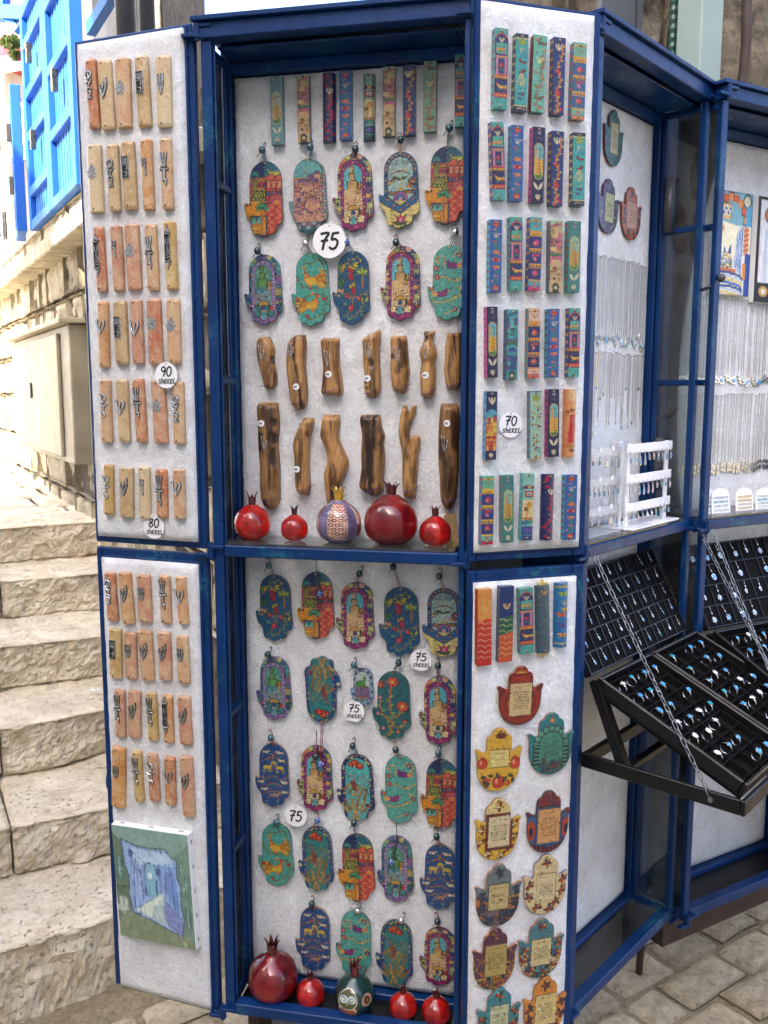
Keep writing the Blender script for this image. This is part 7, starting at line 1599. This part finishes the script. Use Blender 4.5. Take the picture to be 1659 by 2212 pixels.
put_pom(FA, Z8(808,2085), 44, GF, -.046, 'dark green pomegranate painted with an owl on bottom shelf', owl_art, crr, 7, .75, 8)
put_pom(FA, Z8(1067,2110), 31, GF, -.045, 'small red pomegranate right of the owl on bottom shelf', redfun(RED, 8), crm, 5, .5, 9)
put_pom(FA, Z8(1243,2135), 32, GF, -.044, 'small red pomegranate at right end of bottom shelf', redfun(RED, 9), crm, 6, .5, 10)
# ------------------------------------------------------------------ jewellery in the right-hand cabinets
SN = {None: 'plain silver', 'opal': 'blue opal', 'turq': 'turquoise', 'pearl': 'white stone', 'emer': 'dark green', 'pink': 'pink opal'}
def drop_mesh(kind, mat2):
    mb = MB(); k = .001
    if kind == 'bar': P = [(-2.2,0),(2.2,0),(3.0,-15),(0,-17),(-3.0,-15)]
    elif kind == 'leaf': P = [(0,0),(2.2,-5),(2.0,-12),(0,-18),(-2.0,-12),(-2.2,-5)]
    elif kind == 'kite': P = [(0,0),(1,-3),(3.6,-19),(0,-23),(-3.6,-19),(-1,-3)]
    elif kind == 'drop': P = [(3.4*math.sin(a), -7-5.5*math.cos(a)*(1.25 if math.cos(a) < 0 else 1)) for a in np.linspace(0, 2*math.pi, 18, endpoint=False)][::-1]
    elif kind == 'disc': P = [(6.5*math.cos(a), -10+6.5*1.15*math.sin(a)) for a in np.linspace(0, 2*math.pi, 22, endpoint=False)]
    elif kind == 'star': P = [((8.5 if i % 2 == 0 else 4.6)*math.sin(math.pi*i/6), -11+(8.5 if i % 2 == 0 else 4.6)*math.cos(math.pi*i/6)) for i in range(12)][::-1]
    elif kind == 'scroll': P = [(-4,0),(4,0),(4,-20),(-4,-20)]
    P = [(x*k, y*k) for x, y in P]
    if sum(P[i-1][0]*P[i][1]-P[i][0]*P[i-1][1] for i in range(len(P))) < 0: P = P[::-1]
    mb.prism(P, -.0008, .0012, .0003); c = (sum(p[0] for p in P)/len(P), sum(p[1] for p in P)/len(P))
    mb.cur = 1
    if mat2 is not None: mb.prism([(c[0]+(x-c[0])*.68, c[1]+(y-c[1])*.68) for x, y in P], .0011, .0022, .0003)
    else:
        for a in range(5): mb.tube([(c[0]+.0028*math.cos(a*1.257), c[1]+.0028*math.sin(a*1.257), .0014), (c[0], c[1], .0020)], .0006, 5)
    return mb.mesh(kind, [M['pewter'] if mat2 is None else M['silver'], M[mat2] if mat2 else M['silver']])
DROPS = {(k, m): drop_mesh(k, m) for k, m in [('bar','opal'),('leaf','opal'),('kite','opal'),('drop','opal'),('drop','turq'),('leaf','turq'),('drop','emer'),('bar','turq'),('kite','pink'),('drop','pearl'),('disc',None),('star',None),('star','opal'),('disc','opal'),('leaf','pearl'),('scroll',None),('leaf',None),('drop',None)]}
HOOK = MB().tube(cat3([(0,0,0),(.0005,.004,0),(-.001,.008,0),(-.0035,.0095,0),(-.005,.006,0),(-.005,.0,0)], 5), .00045, 5).mesh('hook', M['silver'], smooth=True)
BAIL = MB().tube([(0,.0,0),(.0012,.004,.0006),(0,.008,.0008),(-.0012,.004,.0006)], .0007, 6, closed=True).tube([(0,.006,.0),(.0008,.016,.0),(.0002,.022,.0)], .0006, 5).mesh('bail', M['silver'], smooth=True)
def necklace(fr, w, pu, z0, z1, kind, label, group, sway=0.0, seed=1, col='chainm', s=1.0):
    R = random.Random(seed); t = thing('necklace', label, 'necklace', fr.mat(pu, z0, w), group); L = z0-z1; g = .0016+R.random()*.0012
    P = [(0,0,.004), (-g*.6,-.004,.003), (-g+R.uniform(-.0006,.0006),-L*.4,.002), (sway*.5-g*.7,-L*.75,.002), (sway,-L,.0022)]; Q = [(0,0,.004), (g*.6,-.004,.003), (g+R.uniform(-.0006,.0006),-L*.42,.002), (sway*.5+g*.7,-L*.78,.002), (sway,-L,.0022)]
    MB().tube(cat3(P, 3), .00042, 4, cap=False).tube(cat3(Q, 3), .00042, 4, cap=False).tube([(0,.001,-.004),(0,.0,.006)], .0007, 5).obj('chain', M[col], t)
    if kind: link('pendant', DROPS[kind], t, Matrix.Translation((sway, -L, .0022)) @ Matrix.Scale(s, 4))
R_ = random.Random(4); small = [('drop',None),('leaf','pearl'),('drop','turq'),('star',None),('disc',None),('leaf',None),('drop','opal'),('star','opal')]
ze = [FB.hit(1290, 552, BW)[1], FB.hit(1290, 738, BW)[1], FB.hit(1288, 762, BW)[1]]
ua = FB.hit(1284, 552, BW)[0]; ub = FB.hit(1392, 566, BW)[0]
for i in range(28): necklace(FB, BW, ua+(ub-ua)*(i+R_.uniform(-.3,.3))/27, ze[0]+R_.uniform(-.003,.003), ze[1]+.012+R_.uniform(-.010,.010), small[i % 8], f'fine silver chain, {ORD[i]} from left in upper row of earring cabinet', 'upper necklaces in the earring cabinet', R_.uniform(-.002,.002), i, s=.8)
for i in range(22):
    necklace(FB, BW, ua+(ub-ua)*(i+R_.uniform(-.3,.3))/21+.002, ze[2]+R_.uniform(-.003,.003), ze[2]-.06-R_.random()*.09, small[(i*3) % 8] if i % 3 else None, f'thin silver chain, {ORD[i]} from left in lower row of earring cabinet', 'lower necklaces in the earring cabinet', R_.uniform(-.002,.002), 50+i, 'brass' if i == 2 else 'chainm', .6)
CW = -DC
va = FC.hit(1560, 647, CW)[1]; vb_ = FC.hit(1590, 828, CW)[1]; vc = FC.hit(1590, 853, CW)[1]; vd = FC.hit(1590, 1012, CW)[1]; ca0 = FC.hit(1535, 740, CW)[0]; 
for i in range(38): necklace(FC, CW, .03+(WC-.06)*(i+R_.uniform(-.3,.3))/37, va+R_.uniform(-.003,.003), vb_+.018+R_.uniform(-.006,.006), [('disc',None),('star',None),('disc','opal'),('drop',None)][i % 4], f'silver chain, {ORD[i]} from left, hanging under the canvas pictures', 'upper necklaces in the picture cabinet', 0, 100+i, s=1.15)
for i in range(38): necklace(FC, CW, .032+(WC-.06)*(i+R_.uniform(-.25,.25))/37, vc+R_.uniform(-.003,.003), vd+.014+R_.uniform(-.004,.004), ('scroll',None), f'silver chain with scroll pendant, {ORD[i]} from left above stud cards', 'lower necklaces in the picture cabinet', 0, 200+i, s=1.05)
# pictures
def c5(x, y): return (1426.4+x*.248, 164.6+y*.248)
def put_picture(quad, art, label):
    P = [FC.hit(*q, CW+.014) for q in quad]; W = ((P[1][0]-P[0][0])+(P[2][0]-P[3][0]))/2; H = ((P[0][1]-P[3][1])+(P[1][1]-P[2][1]))/2; cu = sum(p[0] for p in P)/4; cv = sum(p[1] for p in P)/4
    t = thing('canvas_print', label, 'painting', FC.mat(cu, cv, CW)); MB().box(-W/2, W/2, -H/2, H/2, 0, .0135).obj('stretched_canvas', M['canvw'], t, bevel=.0012); link('picture', canvas_mesh('picture', art, W-.002, H-.002, 56, 84, .0142), t)
put_picture([(1548,407), c5(835,1030), c5(745,1925), (1536,635)], p_stairs(), 'canvas print of orange arch and blue steps in right cabinet')
put_picture([c5(875,1035), (1742,440), (1716,668), c5(790,1930)], p_figure(), 'brown bordered canvas print cut by the right edge')
# earring stands and earrings
def earring(fr, u, z, w, key, label, group, s=1.0):
    t = thing('earring', label, 'earring', fr.mat(u, z, w), group); link('hook', HOOK, t); link('drop', DROPS[key], t, Matrix.Scale(s, 4)); return t
sw = -.028; u0 = FB.hit(1356, 965, sw)[0]; u1 = FB.hit(1449, 962, sw)[0]; zr = [FB.hit(1400, y, sw)[1] for y in (966, 1030, 1089)]; zsh = ZM+.0168
st = thing('earring_stand', 'white acrylic earring stand with three rails in the earring cabinet', 'stand', FB.mat(0, 0, 0))
for u in (u0+.003, u1-.018): MB().box(u, u+.013, zsh+.004, zr[0]+.010, sw-.006, sw-.0015).obj('upright', M['acryl'], st, bevel=.0008)
for z in zr: MB().box(u0-.004, u1+.004, z-.009, z+.009, sw-.001, sw+.002).obj('rail', M['acryl'], st, bevel=.0008)
MB().box(u0-.012, u1+.006, zsh, zsh+.0038, sw-.045, sw+.022).obj('base', M['acryl'], st, bevel=.0008)
keys = [[('bar','opal'),('bar','opal'),('kite','opal'),('kite','opal'),('drop','emer'),('drop','emer'),('leaf','opal'),('leaf','opal'),('bar','opal'),('bar','opal')],[('leaf',None),('leaf',None),('kite','opal'),('kite','opal'),('kite','pink'),('kite','pink'),('drop','turq'),('drop','turq'),('drop','opal'),('leaf','pearl')],[('drop','opal'),('drop','opal'),('leaf',None),('leaf',None),('drop','pearl'),('drop','pearl'),('leaf','turq'),('leaf','opal'),('drop','opal'),('drop','opal')]]
for r, z in enumerate(zr):
    for i, kx in enumerate(keys[r]): earring(FB, u0+.008+(u1-u0-.014)*i/9, z-.014, sw+.004, kx, f'{SN[kx[1]]} {kx[0]} earring, {ORD[i]} on {["top", "middle", "bottom"][r]} rail of white stand', f'earrings on the {["top", "middle", "bottom"][r]} rail of the white stand', .82 if r else .9)
sw2 = -.045; q0 = FB.hit(1262, 980, sw2)[0]; q1 = FB.hit(1332, 985, sw2)[0]; zq = [FB.hit(1300, y, sw2)[1] for y in (978, 1042, 1104)]
s2 = thing('earring_stand', 'clear acrylic earring stand left of the white stand', 'stand', FB.mat(0, 0, 0))
for u in (q0-.012, q1+.002): MB().box(u, u+.02, zsh+.004, zq[0]+.014, sw2-.004, sw2-.001).obj('upright', M['frost'], s2)
for z in zq: MB().box(q0-.012, q1+.012, z-.008, z+.008, sw2+.0, sw2+.0025).obj('rail', M['frost'], s2); 
MB().box(q0-.014, q1+.026, zsh, zsh+.0036, sw2-.03, sw2+.02).obj('base', M['frost'], s2)
MB().box(q1+.012, q1+.028, zsh+.004, zq[0]+.018, sw2-.02, sw2-.001).obj('back_upright', M['acryl'], s2)
k2 = [[('leaf','turq'),('drop','emer'),('drop','emer'),('star',None),('kite','opal'),('kite','opal')],[('drop','turq'),('drop','turq'),('bar','opal'),('bar','opal'),('leaf','turq'),('leaf',None),('leaf','opal'),('leaf','opal')],[('drop','turq'),('drop','opal'),('leaf',None),('leaf','opal'),('disc',None),('kite','opal')]]
for r, z in enumerate(zq):
    n = len(k2[r])
    for i, kx in enumerate(k2[r]): earring(FB, q0+.002+(q1-q0)*i/(n-1), z-.012, sw2+.004, kx, f'{SN[kx[1]]} {kx[0]} earring, {ORD[i]} on {["top", "middle", "bottom"][r]} rail of clear stand', f'earrings on the {["top", "middle", "bottom"][r]} rail of the clear stand', .85)
    for i in range(3): MB().lathe([(.0055,0),(.0055,.0004)], 20, 'z').obj('price_sticker', M['card'], s2, Matrix.Translation((q0+.01+i*(q1-q0)*.38, z+.006, sw2+.0028)))
STUD = MB()
for a in range(5): STUD.sphere((.0022*math.cos(a*1.257), .0022*math.sin(a*1.257), .001), .0010, 6, 4)
STUDS = {}
for m_ in ('turq','brass','silver','opal'):
    mb = MB(); mb.v = list(STUD.v); mb.f = list(STUD.f); mb.mi = list(STUD.mi); STUDS[m_] = mb.mesh('stud', M[m_], smooth=True)
zc0 = ZM+.0168
for j, (cx, mts, nm) in enumerate([(1530,('silver','turq','silver','silver'),'leftmost card, half behind the post'),(1558,('silver','silver','turq','silver'),'whitest card'),(1609,('brass','silver','brass','brass'),'card of mostly gold studs'),(1651,('silver','silver','turq','silver'),'card cut by the picture edge'),(1700,('silver','brass','opal','turq'),'card beyond the picture edge')]):
    w_ = -.045+.004*(j % 2); u = FC.hit(cx, 1090, w_)[0]; hw = .030; top = FC.hit(cx, 1055, w_)[1]-zc0
    t = thing('stud_card', f'rounded white card of stud earrings, {nm}', 'earring card', FC.mat(u, zc0, w_, lean=-.12), 'stud earring cards')
    P = [(-hw,0),(hw,0),(hw*.92,top*.72)]+[(hw*.92*math.cos(a), top*.72+top*.28*math.sin(a)) for a in np.linspace(.2, math.pi-.2, 14)]+[(-hw*.92,top*.72)]
    MB().prism(P, 0, .001).obj('card', M['card'], t)
    for r in range(4):
        for i in range(7): link('stud', STUDS[mts[(r+(i % 3 == 2)) % 4]], t, Matrix.Translation((-hw*.68+hw*1.36*i/6, top*(.12+.17*r), .001)))
    MB().lathe([(.0045,0),(.0045,.0004)], 18, 'z').obj('price_sticker', M['acryl'], t, Matrix.Translation((0, top*.88, .0012)))

# ------------------------------------------------------------------ fold-down flaps with ring trays and pendant boards
RB = MB().tube([(.0095*math.cos(a), .0095*math.sin(a), 0) for a in np.linspace(0, 2*math.pi, 26, endpoint=False)], .0010, 6, closed=True).mesh('band', M['silver'], smooth=True)
def gem(kind, m_):
    mb = MB()
    if kind == 'round': P = [(.0042*math.cos(a), .0036*math.sin(a)) for a in np.linspace(0, 2*math.pi, 14, endpoint=False)]
    elif kind == 'oval': P = [(.0062*math.cos(a), .0042*math.sin(a)) for a in np.linspace(0, 2*math.pi, 16, endpoint=False)]
    elif kind == 'square': P = [(-.004,-.0036),(.004,-.0036),(.004,.0036),(-.004,.0036)]
    else: P = [((.0062 if i % 2 == 0 else .003)*math.cos(math.pi*i/5), (.0058 if i % 2 == 0 else .003)*math.sin(math.pi*i/5)) for i in range(10)]
    P = [(x*.88, y*.88) for x, y in P]; mb.prism([(x*1.18, y*1.18) for x, y in P], -.0008, .0006, .0002); mb.cur = 1; mb.prism(P, .0005, .0022, .0008); return mb.mesh('setting', [M['silver'], M[m_]])
GEMS = [gem('round','opal'), gem('oval','opal'), gem('square','opal'), gem('round','turq'), gem('flower','pearl'), gem('oval','pearl'), gem('square','turq'), gem('flower','opal'), gem('square','pink'), gem('oval','turq')]
def ring(mat, gi, label, group):
    t = thing('ring', label, 'ring', mat, group); link('band', RB, t); link('setting', GEMS[gi], t, Matrix.Translation((0, .0098, 0)) @ Matrix.Rotation(-math.pi/2, 4, 'X')); return t
def ring_tray(m0, W, L, label, name, nx, ny, seed, skip=.12):
    t = thing('ring_tray', label, 'jewellery tray', m0); R = random.Random(seed); h = .030
    MB().box(0, W, -L, 0, 0, .006).obj('base', M['blackv'], t)
    for a in ((0, W, -L, -L+.007, 0, h), (0, W, -.007, 0, 0, h), (0, .007, -L+.0072, -.0072, 0, h), (W-.007, W, -L+.0072, -.0072, 0, h)): MB().box(*a).obj('rim', M['blackm'], t, bevel=.0022)
    xs = [.016+(W-.032)*i/nx for i in range(nx+1)]; ys = [-L+.014+(L-.028)*j/ny for j in range(ny+1)]
    for x in xs: MB().box(x-.0016, x+.0016, -L+.0075, -.0075, .0062, .019).obj('divider', M['blackv'], t)
    for y in ys:
        for i in range(nx): MB().box(xs[i]+.0018, xs[i+1]-.0018, y-.0014, y+.0014, .0063, .0175).obj('divider', M['blackv'], t)
    for j in range(ny):
        for i in range(nx):
            if R.random() < skip: continue
            x = (xs[i]+xs[i+1])/2+R.uniform(-.003,.003); y = (ys[j]+ys[j+1])/2+R.uniform(-.004,.004)
            m_ = m0 @ Matrix.Translation((x, y, .0175)) @ Matrix.Rotation(math.pi/2+R.uniform(-.45,.25), 4, 'Z') @ Matrix.Rotation(math.pi/2-R.uniform(.1,.35), 4, 'X') @ Matrix.Rotation(R.uniform(-.3,.3), 4, 'Z') @ Matrix.Scale(1.08, 4)
            gi = R.choice([0,0,0,1,1,2,2,2,3,4,5,6,7,7,0,1]); nmz = {'0':'round blue opal','1':'oval blue opal','2':'square blue opal','3':'round turquoise','4':'white flower','5':'oval white stone','6':'square turquoise','7':'blue flower','8':'square pink','9':'oval turquoise'}[str(gi)]
            ring(m_, gi, f'silver ring with {nmz}, {ORD[i]} in {ORD[ny-1-j]} row of {name}', f'{nmz} rings in the {name}')
def chain(a, b, sag, label, seed=1):
    a = Vector(a); b = Vector(b); d = b-a; L = d.length; n = int(L/.0145); t = thing('steel_chain', label, 'chain', Matrix.Translation(a))
    pth = [(.0048*math.cos(q)*(1 if True else 1), (.0095+.0)*math.sin(q), 0) for q in np.linspace(0, 2*math.pi, 14, endpoint=False)]
    pth = []
    for q in np.linspace(0, 2*math.pi, 14, endpoint=False): pth.append((.0034*math.cos(q), .0062*(1 if math.sin(q) > 0 else -1)*min(1, abs(math.sin(q))*1.4)+.0022*math.sin(q), 0))
    me = MB().tube(pth, .00088, 6, closed=True).mesh('link', M['zinc'], smooth=True)
    for k in range(n):
        f = (k+.5)/n; p = d*f+Vector((0, 0, -sag*4*f*(1-f))); tv = (d+Vector((0, 0, -sag*4*(1-2*f)))).normalized(); X = tv.orthogonal().normalized(); m_ = axes(p, X, tv)
        link('link', me, t, m_ @ Matrix.Rotation(math.pi/2*(k % 2)+.35, 4, 'Y'))
def fold_down(fr, W, who, seed, pend, nxp, nyp, chains=True):
    t = thing('fold_down_flap', f'black steel fold-down flap in front of the {who}', 'flap', fr.mat(0, .80, .004)); k = M['blackm']; O = .282
    def bar(nm, *a): return MB().box(*a).obj(nm, k, t, bevel=.0015)
    bar('side_bar', .004, .012, -.013, .013, .0, O); bar('side_bar', W-.012, W-.004, -.013, .013, .0, O); bar('front_bar', .004, W-.004, -.013, .013, O+.0003, O+.008); bar('back_bar', .0125, W-.0125, -.012, .012, .0, .012)
    bar('cross_bar', .0125, W-.0125, -.008, .004, .070, .086)
    for x in (.014, W-.032): MB().prism([(.006,.142),(.026,.142),(.088,-.006),(.068,-.006)], x, x+.018).obj('strut', k, t, Matrix(((0,0,1,0),(0,1,0,0),(1,0,0,0),(0,0,0,1))), bevel=.001)
    for x in (.008, W-.008): MB().lathe([(.007,0),(.007,.003),(.004,.004),(.004,.008)], 14, 'z').obj('bolt', M['zinc'], t, Matrix.Translation((x, 0, .236)) @ Matrix.Rotation(-math.pi/2 if x < .1 else math.pi/2, 4, 'Y'))
    o = fr.p(.016, .928, .016); m0 = axes(o, fr.U, -fr.W*.262+Vector((0, 0, .118))); tw = (W-.040)/2
    ring_tray(m0, tw, .29, f'black velvet ring tray, nearer one on the {who} flap', f'nearer {who} tray', 4, 7, seed); ring_tray(m0 @ Matrix.Translation((tw+.006, 0, 0)), tw, .29, f'black velvet ring tray, farther one on the {who} flap', f'farther {who} tray', 4, 7, seed+1)
    # pendant board leaning back into the cabinet
    o = fr.p(.018, .950, .010); mb_ = axes(o, fr.U, -fr.W*.090+Vector((0, 0, .172))); bw, bh = W-.040, .188
    b = thing('pendant_board', f'black velvet board of silver pendants leaning in the {who}', 'jewellery board', mb_); MB().box(0, bw, 0, bh, -.012, 0).obj('board', M['blackv'], b, bevel=.002)
    for i in range(nxp+1): x = .004+(bw-.008)*i/nxp; MB().box(x-.001, x+.001, .0, bh, .0002, .003).obj('divider', M['blackm'], b)
    for j in range(nyp+1):
        y = .003+(bh-.006)*j/nyp
        for i in range(nxp): xa = .004+(bw-.008)*i/nxp; xb = .004+(bw-.008)*(i+1)/nxp; MB().box(xa+.0012, xb-.0012, y-.001, y+.001, .0002, .0028).obj('divider', M['blackm'], b)
    R = random.Random(seed+5); s = .72 if nyp == 5 else 1.0
    for j in range(nyp):
        for i in range(nxp):
            if R.random() < .10: continue
            kx = pend[R.randrange(len(pend))]; x = .004+(bw-.008)*(i+.5)/nxp; y = .003+(bh-.006)*(j+.58)/nyp
            nm = {'star':'star','disc':'round','drop':'drop','leaf':'leaf','kite':'kite','bar':'bar'}[kx[0]]+{None:' silver','opal':' blue opal','turq':' turquoise','pearl':' white stone'}[kx[1]]
            p = thing('pendant', f'{nm} pendant, {ORD[i]} in {ORD[nyp-1-j]} row of the {who} board', 'pendant', mb_ @ Matrix.Translation((x+R.uniform(-.003,.003), y, .002)) @ Matrix.Rotation(R.uniform(-.15,.3), 4, 'Z'), f'{nm} pendants in the {who}')
            link('bail', BAIL, p, Matrix.Scale(s*.9, 4)); link('drop', DROPS[kx], p, Matrix.Scale(s, 4))
    chain(fr.p(.010, ZM-.004, .018), fr.p(.004, .803, .240), .004, f'steel link chain holding the near side of the {who} flap', seed); chain(fr.p(W-.004, ZM-.004, .018), fr.p(W-.006, .803, .240), .004, f'steel link chain holding the far side of the {who} flap', seed+1)
fold_down(FB, WB, 'earring cabinet', 31, [('drop','opal'),('leaf','opal'),('leaf',None),('drop',None),('leaf','turq'),('drop','pearl'),('leaf',None)], 9, 5)
fold_down(FC, WC, 'picture cabinet', 47, [('star',None),('disc',None),('star','opal'),('disc','opal'),('drop',None),('star',None)], 9, 4)
# a cigarette end on the fourth step
p = at_z(194, 1492, .425); ce = MB().tube([(0,0,0),(.026,.004,0)], .0042, 10).tube([(.026,.004,0),(.036,.0055,0)], .0043, 10).obj('cigarette_end', M['card'], None, Matrix.Translation(p), smooth=True); tag(ce, 'white cigarette end lying on a worn stone step', 'cigarette end')
